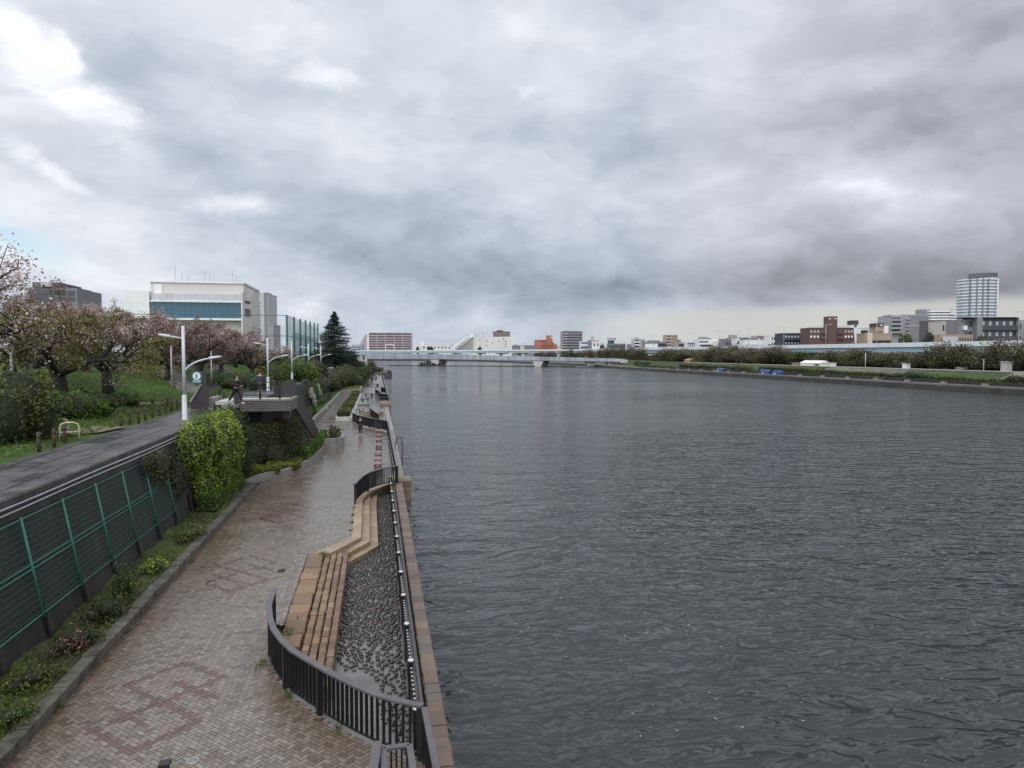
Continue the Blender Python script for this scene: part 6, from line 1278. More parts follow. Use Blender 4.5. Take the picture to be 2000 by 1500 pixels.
for px in (1147, 1187):
    for q in range(2001):
        p = BA.lerp(BB, q/2000)
        if 1000+FPX*((p-Vector((0, 0, CAMZ))).dot(R_)/(p-Vector((0, 0, CAMZ))).dot(F_)) > px: break
    c = p+bs*4; mb = MB(); mb.box(c.x-1.6, c.x+3.2, c.y-2, c.y+4, -.5, bz(q/2000)[1]-.26); mb.build('abutment_pier', M['conc_light'], t)
# work boat by the bridge pier and the boom across the river
c = G(839, 714.5, -1.5); t = thing('work_boat', 'dark low work boat moored beside the left bridge pier', 'boat', tuple(c)); sx = c.length/FPX
mb = MB(); L0 = 44*sx; mb.add([(c.x-L0*.5, c.y-2, -1.7), (c.x+L0*.42, c.y-2, -1.7), (c.x+L0*.5, c.y-2, -.2), (c.x-L0*.5, c.y-2, -.6), (c.x-L0*.5, c.y+3, -1.7), (c.x+L0*.42, c.y+3, -1.7), (c.x+L0*.5, c.y+3, -.2), (c.x-L0*.5, c.y+3, -.6)], [(0, 1, 2, 3), (7, 6, 5, 4), (3, 2, 6, 7), (0, 3, 7, 4), (1, 5, 6, 2)]); mb.build('hull', M['black'], t)
for nm, a, b, z1 in (('wheelhouse', -.16, .04, 1.9), ('winch', -.42, -.28, 1.0), ('drum', -.26, -.19, 1.4), ('deck_load', .1, .3, .5)): mb = MB(); mb.box(c.x+L0*a, c.x+L0*b, c.y-1, c.y+1.8, -.55, z1); mb.build(nm, M['iron'], t, bevel=.15)
for a, z1 in ((-.22, 2.6), (.06, 2.9), (-.35, 1.8)): mb = MB(); mb.tube([(c.x+L0*a, c.y, -.5), (c.x+L0*a, c.y, z1)], .12, 6); mb.build('mast', M['iron'], t)
mb = MB(); a = G(760, 714, -1.5); b = G(1000, 715.5, -1.5); mb.tube([(a.x, a.y, -1.45), ((a.x+b.x)/2, (a.y+b.y)/2, -1.45), (b.x, b.y, -1.45), (b.x+40, b.y-20, -1.45)], .35, 6); tag(mb.build('floating_boom', M['iron']), 'thin dark floating boom across the river before the bridge', 'boom')
c = G(746, 702, -1.5); mb = MB(); mb.add([(c.x-9, c.y, -1.6), (c.x+6, c.y, -1.6), (c.x+9, c.y, -.3), (c.x-10, c.y, -.5), (c.x-9, c.y+3, -1.6), (c.x+6, c.y+3, -1.6), (c.x+9, c.y+3, -.3), (c.x-10, c.y+3, -.5)], [(0, 1, 2, 3), (7, 6, 5, 4), (3, 2, 6, 7), (0, 3, 7, 4), (1, 5, 6, 2)]); mb.box(c.x-4, c.x+2, c.y+.5, c.y+2.5, -.39, .6)
tag(mb.build('small_boat', M['iron']), 'tiny dark boat under the left end of the bridge', 'boat')
# ------------------------------------------------------------------ elevated expressway
HW = [Vector(p) for p in ((188, 40, 0), (188, 430, 0), (186, 520, 0), (178, 620, 0), (158, 730, 0), (120, 820, 0), (60, 885, 0), (0, 910, 0), (-120, 925, 0), (-300, 930, 0))]
t = thing('expressway', 'elevated expressway with white parapet and pale blue girders along the right bank', 'expressway', (188, 300, 2.9))
def sweepw(mb, path, prof):
    vs = []; n = len(path); k = len(prof)
    for i, p in enumerate(path):
        d = (path[min(i+1, n-1)]-path[max(i-1, 0)]).normalized(); s = Vector((-d.y, d.x, 0))
        for o_, z in prof: q = p+s*o_; vs.append((q.x, q.y, z))
    mb.add(vs, [(k*i+j, k*(i+1)+j, k*(i+1)+(j+1) % k, k*i+(j+1) % k) for i in range(n-1) for j in range(k)]+[tuple(range(k)), tuple(k*(n-1)+j for j in reversed(range(k)))])
HWp = []
for a, b in zip(HW, HW[1:]): HWp += [a.lerp(b, i/4) for i in range(4)]
HWp.append(HW[-1])
pw = mat('parapet_white', (.62, .66, .67), .5, (.52, .56, .57), .12, c3=(.68, .71, .72)); gb = mat('girder_blue', (.30, .43, .50), .5, (.24, .36, .43), .1, streak=False)
mb = MB(); sweepw(mb, HWp, [(.2, 9.75), (.2, 11.35), (-.1, 11.35), (-.1, 9.75)]); mb.build('parapet', pw, t)
mb = MB(); sweepw(mb, HWp, [(-.12, 9.8), (-.12, 10.15), (-19, 10.15), (-19, 9.8)]); mb.build('deck', M['asphalt'], t)
mb = MB(); sweepw(mb, HWp, [(-19.01, 9.75), (-19.01, 11.35), (-19.3, 11.35), (-19.3, 9.75)]); mb.build('far_parapet', pw, t)
mb = MB(); sweepw(mb, HWp, [(-.5, 7.85), (-.5, 9.745), (-1.1, 9.745), (-1.1, 7.85)]); mb.build('girder', gb, t)
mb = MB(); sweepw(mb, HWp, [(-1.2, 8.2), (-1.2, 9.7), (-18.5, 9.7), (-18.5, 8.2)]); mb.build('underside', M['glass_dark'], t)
acc = 0; last = HWp[0]
for a, b in zip(HWp, HWp[1:]):
    L0 = (b-a).length; d = (b-a).normalized(); s = Vector((d.y, -d.x, 0)); 
    while acc < L0:
        p = a+d*acc; mb = MB(); q = p+s*8; mb.box(q.x-1.4, q.x+1.4, q.y-1.4, q.y+1.4, .2, 6.9); mb.bar(p+s*1.0+Vector((0, 0, 7.3)), p+s*18+Vector((0, 0, 7.3)), 2.2, .95); mb.build('pier', M['conc_light'], t); acc += 38
    acc -= L0
LP = [(1994, 'T shaped road light at the right picture edge beyond the grey block'), (1711, 'T shaped road light above the tan stair tower'), (1612, 'T shaped road light in front of the brown building'), (1530, 'T shaped road light at the left end of the navy apartments'), (1461.6, 'tall road light left of the beige hall'), (1405, 'road light over the white warehouses'), (1355, 'road light right of the tan apartment block'), (1276, 'road light left of the tan apartment block'), (1235, 'leftmost road light, beside the pale stepped apartments')]
def make_light(label):
    t = thing('road_light', label, 'street lamp', (0, 0, 0), 'T shaped lights on the expressway'); OFF[t.name] = Vector(); mb = MB(); mb.tube([(0, 0, 0), (0, 0, 9.6)], [.16, .10], 6); mb.build('pole', M['zinc'], t)
    mb = MB(); mb.tube([(-1.2, 1.2, 9.65), (1.2, -1.2, 9.65)], .07, 5); mb.build('arm', M['zinc'], t)
    for s in (-1, 1): mb = MB(); mb.bar((s*1.0, -s*1.0, 9.62), (s*1.6, -s*1.6, 9.62), .3, .14); mb.build('lamp_head', M['white_paint'], t)
    return t
l0 = None
for px, lab in LP:
    X = 188.6; Y = X/math.tan(math.atan((px-1000)/FPX)+YAW)
    if l0 is None: l0 = make_light(lab); l0.location = (X, Y, 10.15)
    else: clone(l0, (X, Y, 10.15), 0, 1, lab)
def make_car(label, m):
    t = thing('car', label, 'car', (0, 0, 0), 'cars on the expressway'); OFF[t.name] = Vector(); sec = [(-2.2, .35), (2.2, .35), (2.25, .75), (1.3, .92), (-2.1, .98), (-2.25, .8)]; cab = [(-1.9, .98), (-1.3, 1.5), (.2, 1.5), (1.15, .94)]
    mb = MB(); n = 6; mb.add([(-.86, y, z) for y, z in sec]+[(.86, y, z) for y, z in sec], [tuple(range(n)), tuple(range(2*n-1, n-1, -1))]+[(k, n+k, n+(k+1) % n, (k+1) % n) for k in range(n)]); mb.add([(-.7, y, z+.003) for y, z in cab]+[(.7, y, z+.003) for y, z in cab], [(0, 1, 2, 3), (7, 6, 5, 4)]+[(k, 4+k, 5+k, k+1) for k in range(3)], 1); mb.box(-.7, .7, -1.3, .2, 1.506, 1.53)
    mb.build('body', [m, M['glass_dark']], t, bevel=.03)
    for x in (-.78, .78):
        for y in (-1.35, 1.35): mb = MB(); mb.tube([(x-.1, y, .33), (x+.1, y, .33)], .33, 12, smooth=False); mb.build('wheel', M['black'], t)
    return t
c0 = make_car('dark car on the expressway left of the tree group before the grey block', M['iron']); c1 = make_car('white car on the expressway above the pink topped tree', M['white_paint'])
def oncar(c, px, X=191.5, dz=.55):
    Y = X/math.tan(math.atan((px-1000)/FPX)+YAW); return (X, Y, 10.16+dz)
c0.location = oncar(c0, 1721, dz=0); c1.location = oncar(c1, 1820, dz=0)
clone(c0, oncar(c0, 1658, dz=0), 0, (1, 1.6, 1.35), 'dark van on the expressway right of the brown building'); clone(c1, oncar(c1, 1503, dz=0), 0, (1, 1.1, 1.2), 'white car on the expressway before the white blocks'); clone(c0, oncar(c0, 1915, dz=0), 0, 1, 'dark car on the expressway before the wide dark apartments')
# ------------------------------------------------------------------ buildings
def flat(n, c, v=.88, r=.7): return mat(n, c, r, tuple(x*v for x in c), .12, streak=True)
WM = {k: flat('wall_'+k, c) for k, c in dict(white=(.70, .70, .69), offwhite=(.62, .61, .58), cream=(.55, .50, .40), grey=(.30, .30, .31), midgrey=(.20, .20, .21), darkgrey=(.10, .10, .112), navy=(.035, .045, .06), brown=(.105, .058, .048), brick=(.36, .135, .085), tan=(.36, .28, .21), pink=(.42, .34, .37), mauve=(.27, .24, .27), palegrey=(.44, .45, .47), blue=(.36, .46, .54), darkbrown=(.06, .045, .035), beige=(.47, .44, .39), black=(.03, .03, .033)).items()}
GL = M['glass_dark']; glb = mat('blue_glazing', (.02, .06, .085), .12, (.03, .085, .11), .3)
BG = 'buildings behind the river'
def bld(label, px0, px1, ytop, t_, wall, depth=14, z0=2.5, skew=0, name='building', group=BG, cat='building', roof=True):
    c = (px0+px1)/2; r = ray(c, ytop); p = Vector((0, 0, CAMZ))+r*t_; w = (px1-px0)/FPX*t_; t = thing(name, label, cat, (p.x, p.y, z0), group); t.rotation_euler = (0, 0, -YAW+rad(skew)); OFF[t.name] = Vector(); h = p.z-z0
    B = dict(t=t, w=w, h=h, d=depth, s=t_/FPX, c=c, z0=z0); part(B, 'wall', WM[wall], -w/2, w/2, 0, depth, -3, h)
    if roof: part(B, 'parapet', WM[wall], -w/2-.12, w/2+.12, -.12, depth+.12, h+.002, h+.4)
    return B
def part(B, name, m, x0, x1, y0, y1, z0, z1, parent=None, bevel=0):
    mb = MB(); mb.box(x0, x1, y0, y1, z0, z1); return mb.build(name, m, parent or B['t'], bevel=bevel)
def lx(B, px): return (px-B['c'])*B['s']
def lz(B, y): r = ray(B['c'], y); return CAMZ+r.z*B['s']*FPX-B['z0']
def floors(B, n, kind, z0=0, z1=None, x0=None, x1=None, m=None, gm=None, cols=6, y=0, fins=0, gap=.3, bal=.45, out=1.2):
    x0 = -B['w']/2+.3 if x0 is None else x0; x1 = B['w']/2-.3 if x1 is None else x1; z1 = B['h']-.3 if z1 is None else z1; fh = (z1-z0)/n; gm = gm or GL
    for k in range(n):
        z = z0+k*fh
        if kind in ('balcony', 'ribbon'):
            lo = z+fh*(bal if kind == 'balcony' else .35); part(B, 'window_band', gm, x0+.1, x1-.1, y-.08, y-.002, lo, z+fh*(.9 if kind == 'balcony' else .8))
        if kind == 'balcony': part(B, 'balcony', WM[m], x0, x1, y-out, y-.082, z-.02, z+fh*(bal-.03))
        if kind == 'windows':
            cw = (x1-x0)/cols
            for i in range(cols): part(B, 'window', gm, x0+cw*(i+.5-(.5-gap)), x0+cw*(i+.5+(.5-gap)), y-.09, y-.002, z+fh*.3, z+fh*.78)
    if fins:
        for i in range(fins+1): x = x0+(x1-x0)*i/fins; part(B, 'party_wall', WM[m or 'white'], x-.15, x+.15, y-out-.03, y-.003 if kind != 'balcony' else y-out-.003, z0, z1)
def antenna(B, px, ytop, y=4, r=.08):
    mb = MB(); x = lx(B, px); mb.tube([(x, y, B['h']), (x, y, lz(B, ytop))], r, 5); mb.build('antenna', M['zinc'], B['t'])
def top(B, px0, px1, ytop, m, y0=2, y1=8, base=None, name='roof_house'): return part(B, name, WM[m], lx(B, px0), lx(B, px1), y0, y1, B['h'] if base is None else base, lz(B, ytop))
# --- left side, beyond the park (walls square to the river)
def px_box(t, name, px0, px1, yt, Y, dep, m, zb=ROADZ-1, x=None):
    a = PY(px0, yt, Y); b = PY(px1, yt, Y); mb = MB(); mb.box(a.x, b.x, Y, Y+dep, zb if not isinstance(zb, tuple) else PY(px0, zb[0], Y).z, max(a.z, b.z)); return mb.build(name, m, t)
YB = 170.0; fz = lambda y, px=380: PY(px, y, YB).z; fxx = lambda px: PY(px, 600, YB).x
t = thing('office_building', 'large cream white building with a long blue glass band behind the cherry trees', 'building', (-40, YB, ROADZ)); OFF[t.name] = Vector((-40, YB, ROADZ))
X0, X1 = fxx(289), fxx(473); zt, zb1, zg1, zg0 = fz(551), fz(573.5), fz(590), fz(621)
cwm = flat('cream_panel_wall', (.60, .565, .535)); 
mb = MB(); mb.box(X0, X1, YB+2.2, YB+24, 2, zt); mb.build('wall', cwm, t)
mb = MB(); mb.box(X0-.25, X1+.2, YB+1.9, YB+24.2, zt+.002, zt+.35); mb.build('parapet', M['white'], t)
m, nt, P, N, L = nodes('silver_panel'); P.inputs['Roughness'].default_value = .35
def gridtex(nt, P, N, L, c1, mort, bw, rh, ms, off=0.0):
    g_ = N('ShaderNodeNewGeometry'); sp = N('ShaderNodeSeparateXYZ'); L(g_.outputs['Position'], sp.inputs[0]); ad = N('ShaderNodeMath', operation='ADD'); L(sp.outputs[0], ad.inputs[0]); L(sp.outputs[1], ad.inputs[1]); cb = N('ShaderNodeCombineXYZ'); L(ad.outputs[0], cb.inputs[0]); L(sp.outputs[2], cb.inputs[1])
    bt = N('ShaderNodeTexBrick', _Scale=1.0); bt.offset = off; bt.inputs['Brick Width'].default_value = bw; bt.inputs['Row Height'].default_value = rh; bt.inputs['Mortar Size'].default_value = ms; bt.inputs['Color1'].default_value = (*c1, 1); bt.inputs['Color2'].default_value = (*[x*.82 for x in c1], 1); bt.inputs['Mortar'].default_value = (*mort, 1); L(cb.outputs[0], bt.inputs['Vector']); L(bt.outputs['Color'], P.inputs['Base Color'])
gridtex(nt, P, N, L, (.52, .54, .56), (.36, .37, .39), 1.3, 1.1, .05); mb = MB(); mb.box(X0+.6, X1-.2, YB+.6, YB+2.19, zg1+.35, zb1); mb.build('silver_band', m, t)
mb = MB(); mb.box(X0+.4, X1-.1, YB+.2, YB+2.18, zg1, zg1+.34); mb.build('canopy_edge', M['white'], t)
m, nt, P, N, L = nodes('blue_curtain_wall'); P.inputs['Roughness'].default_value = .1; gridtex(nt, P, N, L, (.035, .12, .175), (.02, .045, .06), 1.3, .95, .05)
mb = MB(); mb.box(X0+.8, X1-.3, YB+.7, YB+2.185, zg0, zg1-.002); gw = mb.build('glass_band', m, t)
mb = MB(); mb.box(X0+.6, X1-.1, YB+.3, YB+2.18, zg0-.45, zg0-.002); mb.build('sill', M['white'], t)
mb = MB(); mb.box(X1-.29, X1+.05, YB+.25, YB+2.17, 2, zb1+.6); mb.build('end_fin', cwm, t)
# chamfered river end with louvres, on the side wall
xe = fxx(473); mb = MB(); A = Vector((xe, YB+2.3, 0)); Bp = Vector((PY(491, 600, YB+6).x, YB+6, 0)); C_ = Vector((PY(500, 600, YB+19).x, YB+19, 0)); zc = fz(578, 480)
mb.prism([(A.x+.003, A.y), (Bp.x, Bp.y), (C_.x, C_.y), (A.x+.003, C_.y)], 2, zc); mb.build('river_end', cwm, t)
mb = MB(); mb.add([(A.x+.003, A.y+.2, zc+.002), (Bp.x-.5, Bp.y+.5, zc+.002), (A.x+.003, C_.y-1, zc+.002), (A.x+.003, A.y+.2, zt-.2), (A.x+.003, C_.y-1, zt-.2)], [(0, 1, 3), (1, 2, 4, 3), (0, 3, 4, 2), (0, 2, 1)]); mb.build('sloped_shoulder', cwm, t)
dn = (Bp-A).normalized(); nn = Vector((dn.y, -dn.x, 0)); w_ = (Bp-A).length
for u0, u1, ya, yb in ((.12, .82, 584, 589), (.12, .82, 600, 615)):
    a = A+dn*w_*u0+nn*.06; b = A+dn*w_*u1+nn*.06; mb = MB(); mb.bar((a.x, a.y, (fz(ya)+fz(yb))/2), (b.x, b.y, (fz(ya)+fz(yb))/2), .1, abs(fz(ya)-fz(yb))); mb.build('louvre', M['glass_dark'], t)
mb = MB(); mb.box(fxx(240), X0-.003, YB+1.0, YB+20, 2, fz(567, 270)); lw_ = mb.build('left_wing', M['white'], t)
mb = MB(); mb.box(X0+.7, X0+2.5, YB+2.0, YB+2.195, zb1+.002, zt-.4); mb.build('downpipe', M['white'], t)
for px, yy in ((324, 519), (338, 531), (351.5, 536), (384.5, 526), (395, 535), (404.5, 543), (442, 525), (449.5, 537), (456.5, 540)):
    x = fxx(px); mb = MB(); mb.tube([(x, YB+8, zt+.3), (x, YB+8, PY(px, yy, YB+8).z)], .06, 5); mb.build('antenna', M['zinc'], t)
t = thing('office_block', 'dark office block with a pale rooftop box at the far left behind the cherries', 'building', (-95, 240, ROADZ)); OFF[t.name] = Vector((-95, 240, ROADZ))
px_box(t, 'wall', 52, 100, 563, 240, 20, WM['darkgrey']); px_box(t, 'upper_storey', 63, 118, 552, 243, 16, WM['darkgrey']); px_box(t, 'right_wing', 100.3, 150, 563, 240.3, 20, WM['midgrey']); px_box(t, 'right_wall', 118.3, 150, 562, 246, 12, WM['darkgrey'])
for yy in (574, 585, 596): a = PY(55, yy, 240); b = PY(98, yy, 240); mb = MB(); mb.box(a.x, b.x, 239.9, 239.997, a.z, a.z+1.2); mb.build('window_band', GL, t)
for yy in (576, 588): a = PY(102, yy, 240); b = PY(146, yy, 240); mb = MB(); mb.box(a.x, b.x, 240.2, 240.297, a.z, a.z+1.4); mb.build('window_band', GL, t)
a = PY(81, 560, 242); b = PY(101, 553, 242); mb = MB(); mb.box(a.x, b.x, 241.5, 242.99, a.z, b.z); mb.build('roof_sign_panel', M['conc_light'], t); a = PY(90, 552, 244); b = PY(96, 546, 244); mb = MB(); mb.box(a.x, b.x, 244, 248, a.z, b.z); mb.build('roof_box', M['white'], t)
B = bld('pale high rise tower half hidden behind the cream white building', 489, 523, 575, 520, 'palegrey', 20, 3, 0, 'tower', None)
part(B, 'grey_flank', WM['midgrey'], lx(B, 516), lx(B, 521.5), -.3, 10, 0, lz(B, 571.5)); part(B, 'pale_flank', WM['palegrey'], lx(B, 508), lx(B, 515.8), -.3, 10, 0, lz(B, 572)); floors(B, 15, 'ribbon', 2, B['h']-5, lx(B, 501), lx(B, 512) - .8, y=0); top(B, 490, 503, 571, 'midgrey')
bld('low grey house seen behind the netting and thin cherry', 523, 534, 636, 330, 'grey', 10, 3)
# --- across the water, far end of the river
B = bld('long pink and white apartment block with stepped left end beyond the bridge', 718, 804, 650.5, 1150, 'pink', 20, 0, 6, 'apartment_block')
floors(B, 9, 'balcony', 4, B['h']-1, -B['w']/2+3, B['w']/2-.5, 'pink', None, out=1.6, bal=.5); W_ = B['w']
for i, f in enumerate((0, .19, .38, .6, .8, 1)): x = -W_/2+3+(W_-4)*f; part(B, 'party_wall', WM['pink'], x-.6, x+.6, -2.2, -1.61, 3, B['h'])
part(B, 'white_stair_tower', WM['white'], -W_/2-.5, -W_/2+2.6, -2, 12, 0, B['h']+.3); part(B, 'roof_edge', WM['white'], -W_/2+2.61, W_/2, -1.8, 14, B['h']+.41, B['h']+1.2)
for i in range(4): part(B, 'stepped_wing', WM['pink'], -W_/2-10.4+2.3*i, -W_/2-8.2+2.3*i if i < 3 else -W_/2-.6, -2.5, 12, 0, B['h']-13+3.6*i); part(B, 'wing_windows', GL, -W_/2-10.2+2.3*i, -W_/2-1, -2.6, -2.502, 6+3.6*i-2, 7.8+3.6*i-2) if i < 3 else None
B = bld('white steel portal frame before the pink apartment block', 752.5, 753.7, 673.5, 930, 'white', 1, 8, 0, 'portal', None, 'portal', False); part(B, 'post', WM['white'], lx(B, 769), lx(B, 770), 0, 1, -3, B['h']); part(B, 'beam', WM['white'], lx(B, 752.4), lx(B, 770.1), -.2, 1.2, B['h']+.01, B['h']+.8)
B = bld('low pale blue hall left of the pink apartment block', 686, 706, 673, 1000, 'blue', 20, 3); floors(B, 2, 'ribbon', 8, B['h']-2)
B = bld('low white waterworks halls with an arched end right of the pink apartments', 817, 882, 674, 1020, 'offwhite', 20, 3); top(B, 822, 828, 668, 'white'); top(B, 848, 862, 672, 'palegrey'); floors(B, 1, 'windows', 10, B['h']-1, cols=9)
mb = MB(); n = 10; x = lx(B, 817); mb.add([(x+7.5*math.cos(math.pi*k/n), -1, 9+7*math.sin(math.pi*k/n)) for k in range(n+1)]+[(x+7.5*math.cos(math.pi*k/n), 10, 9+7*math.sin(math.pi*k/n)) for k in range(n+1)], [tuple(range(n, -1, -1)), tuple(range(n+1, 2*n+2))]+[(k, k+1, n+2+k, n+1+k) for k in range(n)]); mb.build('arched_end', WM['offwhite'], B['t']); antenna(B, 831, 655); antenna(B, 871, 655)
B = bld('big white waterworks building with a sloping conveyor ramp', 916, 999, 658, 1020, 'offwhite', 25, 3, 0, 'factory'); x0 = lx(B, 882); x1 = lx(B, 912); x2 = lx(B, 922); H_ = B['h']
for dx, dy in ((0, -9), (lx(B, 888)-lx(B, 880), -3)):
    mb = MB(); mb.add([(x0+dx, dy, 9), (x0+dx, dy, 13), (x1+dx, dy, H_+.5), (x1+dx+3.5, dy, H_+.5), (x0+dx, dy+3, 9), (x0+dx, dy+3, 13), (x1+dx, dy+3, H_+.5), (x1+dx+3.5, dy+3, H_+.5)], [(0, 3, 2, 1), (4, 5, 6, 7), (1, 2, 6, 5), (2, 3, 7, 6), (0, 4, 7, 3), (0, 1, 5, 4)]); mb.build('conveyor_ramp', WM['white'], B['t'])
mb = MB(); mb.add([(x0+4, -2.8, 8), (x1+8, -2.8, 8), (x1+8, -2.8, H_-2), (x0+4, -.01, 8), (x1+8, -.01, 8), (x1+8, -.01, H_-2)], [(0, 1, 2), (5, 4, 3), (0, 2, 5, 3), (1, 4, 5, 2), (0, 3, 4, 1)]); mb.build('ramp_shade_wall', WM['grey'], B['t'])
top(B, 919, 924, 652, 'white'); part(B, 'lower_wing', WM['offwhite'], lx(B, 985), lx(B, 999), -4, -.13, 0, H_-1)
for px, yy in ((937, 664), (951, 666), (951, 675), (974, 667), (983, 662), (988, 667), (988, 672), (988, 677), (962, 670), (914, 671)): part(B, 'window', GL, lx(B, px-1.3), lx(B, px+1.3), -.09 if px < 984 else -4.1, -.002 if px < 984 else -4.002, lz(B, yy+.9), lz(B, yy-.9))
antenna(B, 929, 641, 6, .12); antenna(B, 951, 640, 6, .12); antenna(B, 935, 651, 6, .1)
B = bld('dark brown apartment tops rising behind the white waterworks', 963, 996, 648, 1250, 'darkbrown', 15, 3); floors(B, 4, 'balcony', B['h']-13, B['h'], None, None, 'tan', None); top(B, 970, 982, 645, 'brown'); antenna(B, 979, 640)
B = bld('low grey rooftops between the waterworks and the orange building', 1000, 1046, 675, 1150, 'midgrey', 15, 3); top(B, 1016, 1024, 676, 'cream', -2, -.2, 0); top(B, 1003, 1012, 673, 'grey'); floors(B, 1, 'windows', 12, B['h']-.5, cols=8); antenna(B, 1023, 666)
B = bld('orange brick stepped apartment building with a stair tower', 1047, 1080, 664.5, 760, 'brick', 16, 3, 5, 'apartment_building')
part(B, 'stair_tower', WM['brick'], lx(B, 1068), lx(B, 1079), 1, 6, B['h']+.41, lz(B, 655)); part(B, 'tower_window', WM['white'], lx(B, 1075.5), lx(B, 1077.5), .9, .998, lz(B, 660), lz(B, 657.5))
for i, (a, yy) in enumerate(((1083, 669), (1088, 672))): part(B, 'stepped_wing', WM['brick'], lx(B, 1080)+.13 if i == 0 else lx(B, 1083)+.01, lx(B, a), -.5, 12, 0, lz(B, yy))
for yy in (671, 675.5, 679.5): floors(B, 1, 'windows', lz(B, yy+2.2), lz(B, yy-2.2), lx(B, 1058), lx(B, 1080), None, None, 6); part(B, 'ledge', WM['brick'], lx(B, 1056), lx(B, 1081), -.9, -.1, lz(B, yy+2.2)-.6, lz(B, yy+2.2)-.1)
part(B, 'window_band', GL, lx(B, 1055), lx(B, 1068), -.09, -.002, lz(B, 667.3), lz(B, 665.2))
B = bld('tall grey balconied apartment block on the far bank', 1100, 1138, 647.5, 800, 'mauve', 16, 3, 8, 'apartment_block'); floors(B, 9, 'balcony', 2, B['h'], -B['w']/2+4, None, 'mauve', None, bal=.48); floors(B, 9, 'balcony', 2, B['h'], -B['w']/2-.5, -B['w']/2+3.9, 'palegrey', None, bal=.4, out=2); top(B, 1105, 1112, 645.5, 'grey'); top(B, 1120, 1128, 646, 'grey')
B = bld('low white and blue balconied house right of the grey apartments', 1133, 1154, 667, 720, 'white', 10, 3); floors(B, 3, 'balcony', 2, B['h'], None, None, 'white', mat('bluish_pane', (.12, .2, .3), .3, None, 1))
B = bld('white cubic house with square windows and grey tower behind', 1157, 1172, 668, 700, 'white', 9, 3); floors(B, 2, 'windows', 4, B['h'], cols=2); top(B, 1156.5, 1161, 657, 'grey', 6, 9, 0); top(B, 1151, 1156, 664, 'midgrey', 8, 14, 0); top(B, 1161, 1172, 664, 'grey', 7, 12, 0)
B = bld('white portal framed pavilion with a dark floating roof', 1188, 1222, 672, 640, 'midgrey', 10, 3, 0, 'pavilion'); part(B, 'portal_post', WM['white'], lx(B, 1182.5), lx(B, 1184.5), -2, -1, -3, lz(B, 664)); part(B, 'portal_post', WM['white'], lx(B, 1221.5), lx(B, 1223.3), -2, -1, -3, lz(B, 667)); part(B, 'portal_beam', WM['white'], lx(B, 1182.4), lx(B, 1200), -2.1, -.9, lz(B, 664)+.01, lz(B, 662.8)); part(B, 'portal_beam', WM['white'], lx(B, 1216), lx(B, 1223.4), -2.1, -.9, lz(B, 667)+.01, lz(B, 666))
part(B, 'upper_glazing', glb, lx(B, 1188), lx(B, 1200), 0, 5, B['h']+.41, lz(B, 664.5)); part(B, 'floating_roof', WM['black'], lx(B, 1186.5), lx(B, 1203), -1, 7, lz(B, 663.5), lz(B, 661)); floors(B, 2, 'ribbon', 3, B['h'])
B = bld('pale stepped apartment block left of the low dark halls', 1239, 1260, 663, 640, 'palegrey', 12, 3, 4); floors(B, 5, 'balcony', 3, B['h'], None, -.2, 'white', None); floors(B, 5, 'windows', 3, B['h'], .4, None, None, None, 3); top(B, 1242, 1249, 659, 'grey', 1, 6)
B = bld('low dark halls with white fronts left of the tan apartment block', 1259, 1302, 668, 600, 'midgrey', 12, 3); part(B, 'white_front', WM['white'], lx(B, 1260), lx(B, 1284), -2, -.13, 0, lz(B, 672)); top(B, 1268, 1290, 665, 'darkgrey', 2, 9); floors(B, 2, 'ribbon', 3, B['h'], lx(B, 1285), None); antenna(B, 1273, 650)
B = bld('tan apartment block standing alone left of the white warehouses', 1303, 1324, 655, 600, 'tan', 12, 3, 6, 'apartment_block'); floors(B, 7, 'windows', 2, B['h'], lx(B, 1311), None, None, None, 4); floors(B, 7, 'balcony', 2, B['h'], -B['w']/2-.2, lx(B, 1310), 'beige', None)
B = bld('low grey sheds between the tan block and the white warehouses', 1325, 1347, 669, 560, 'grey', 12, 3); top(B, 1328, 1331, 663, 'midgrey'); floors(B, 2, 'ribbon', 3, B['h'])
B = bld('white low workshop with narrow windows under the road lights', 1343, 1372, 669, 500, 'white', 10, 3); floors(B, 1, 'windows', 7, B['h']-.3, cols=8); part(B, 'dark_eaves', WM['darkgrey'], -B['w']/2, B['w']/2, -.5, -.121, B['h']-.8, B['h']-.2)
B = bld('white stacked warehouse with grey rooftop boxes', 1366, 1400, 664, 480, 'white', 12, 3); top(B, 1369, 1391, 660, 'midgrey'); top(B, 1371, 1385, 657.5, 'grey', 3, 7); floors(B, 1, 'ribbon', 8, 11); part(B, 'dark_band', WM['darkgrey'], -B['w']/2, B['w']/2-6, -.4, -.121, B['h']-1.6, B['h']-.7)
B = bld('white warehouse right of the stacked one', 1400, 1414, 667, 470, 'white', 12, 3); floors(B, 2, 'windows', 4, B['h'], cols=3)
B = bld('dark roofed grey house beside the antennas', 1413, 1439, 663, 430, 'midgrey', 10, 3); top(B, 1426, 1440, 660, 'darkgrey'); floors(B, 2, 'windows', 3, B['h'], cols=5)
B = bld('white and green glazed house below the tall antennas', 1439, 1456, 662, 410, 'white', 10, 3); floors(B, 2, 'ribbon', 3, B['h'], None, None, None, glb); top(B, 1439, 1465, 658.5, 'midgrey', 3, 9); top(B, 1437, 1450, 653, 'grey', 10, 14); antenna(B, 1449, 643); antenna(B, 1454, 651)
B = bld('long white truck depot with dark ribbed roof', 1455, 1495, 665, 390, 'white', 10, 3); part(B, 'dark_roof', WM['darkgrey'], -B['w']/2, B['w']/2, .5, 9, B['h']+.41, lz(B, 660.5)); part(B, 'pillar', WM['white'], lx(B, 1481), lx(B, 1483), -.5, -.13, 0, lz(B, 661)); floors(B, 1, 'windows', 5, B['h']-1, cols=9)
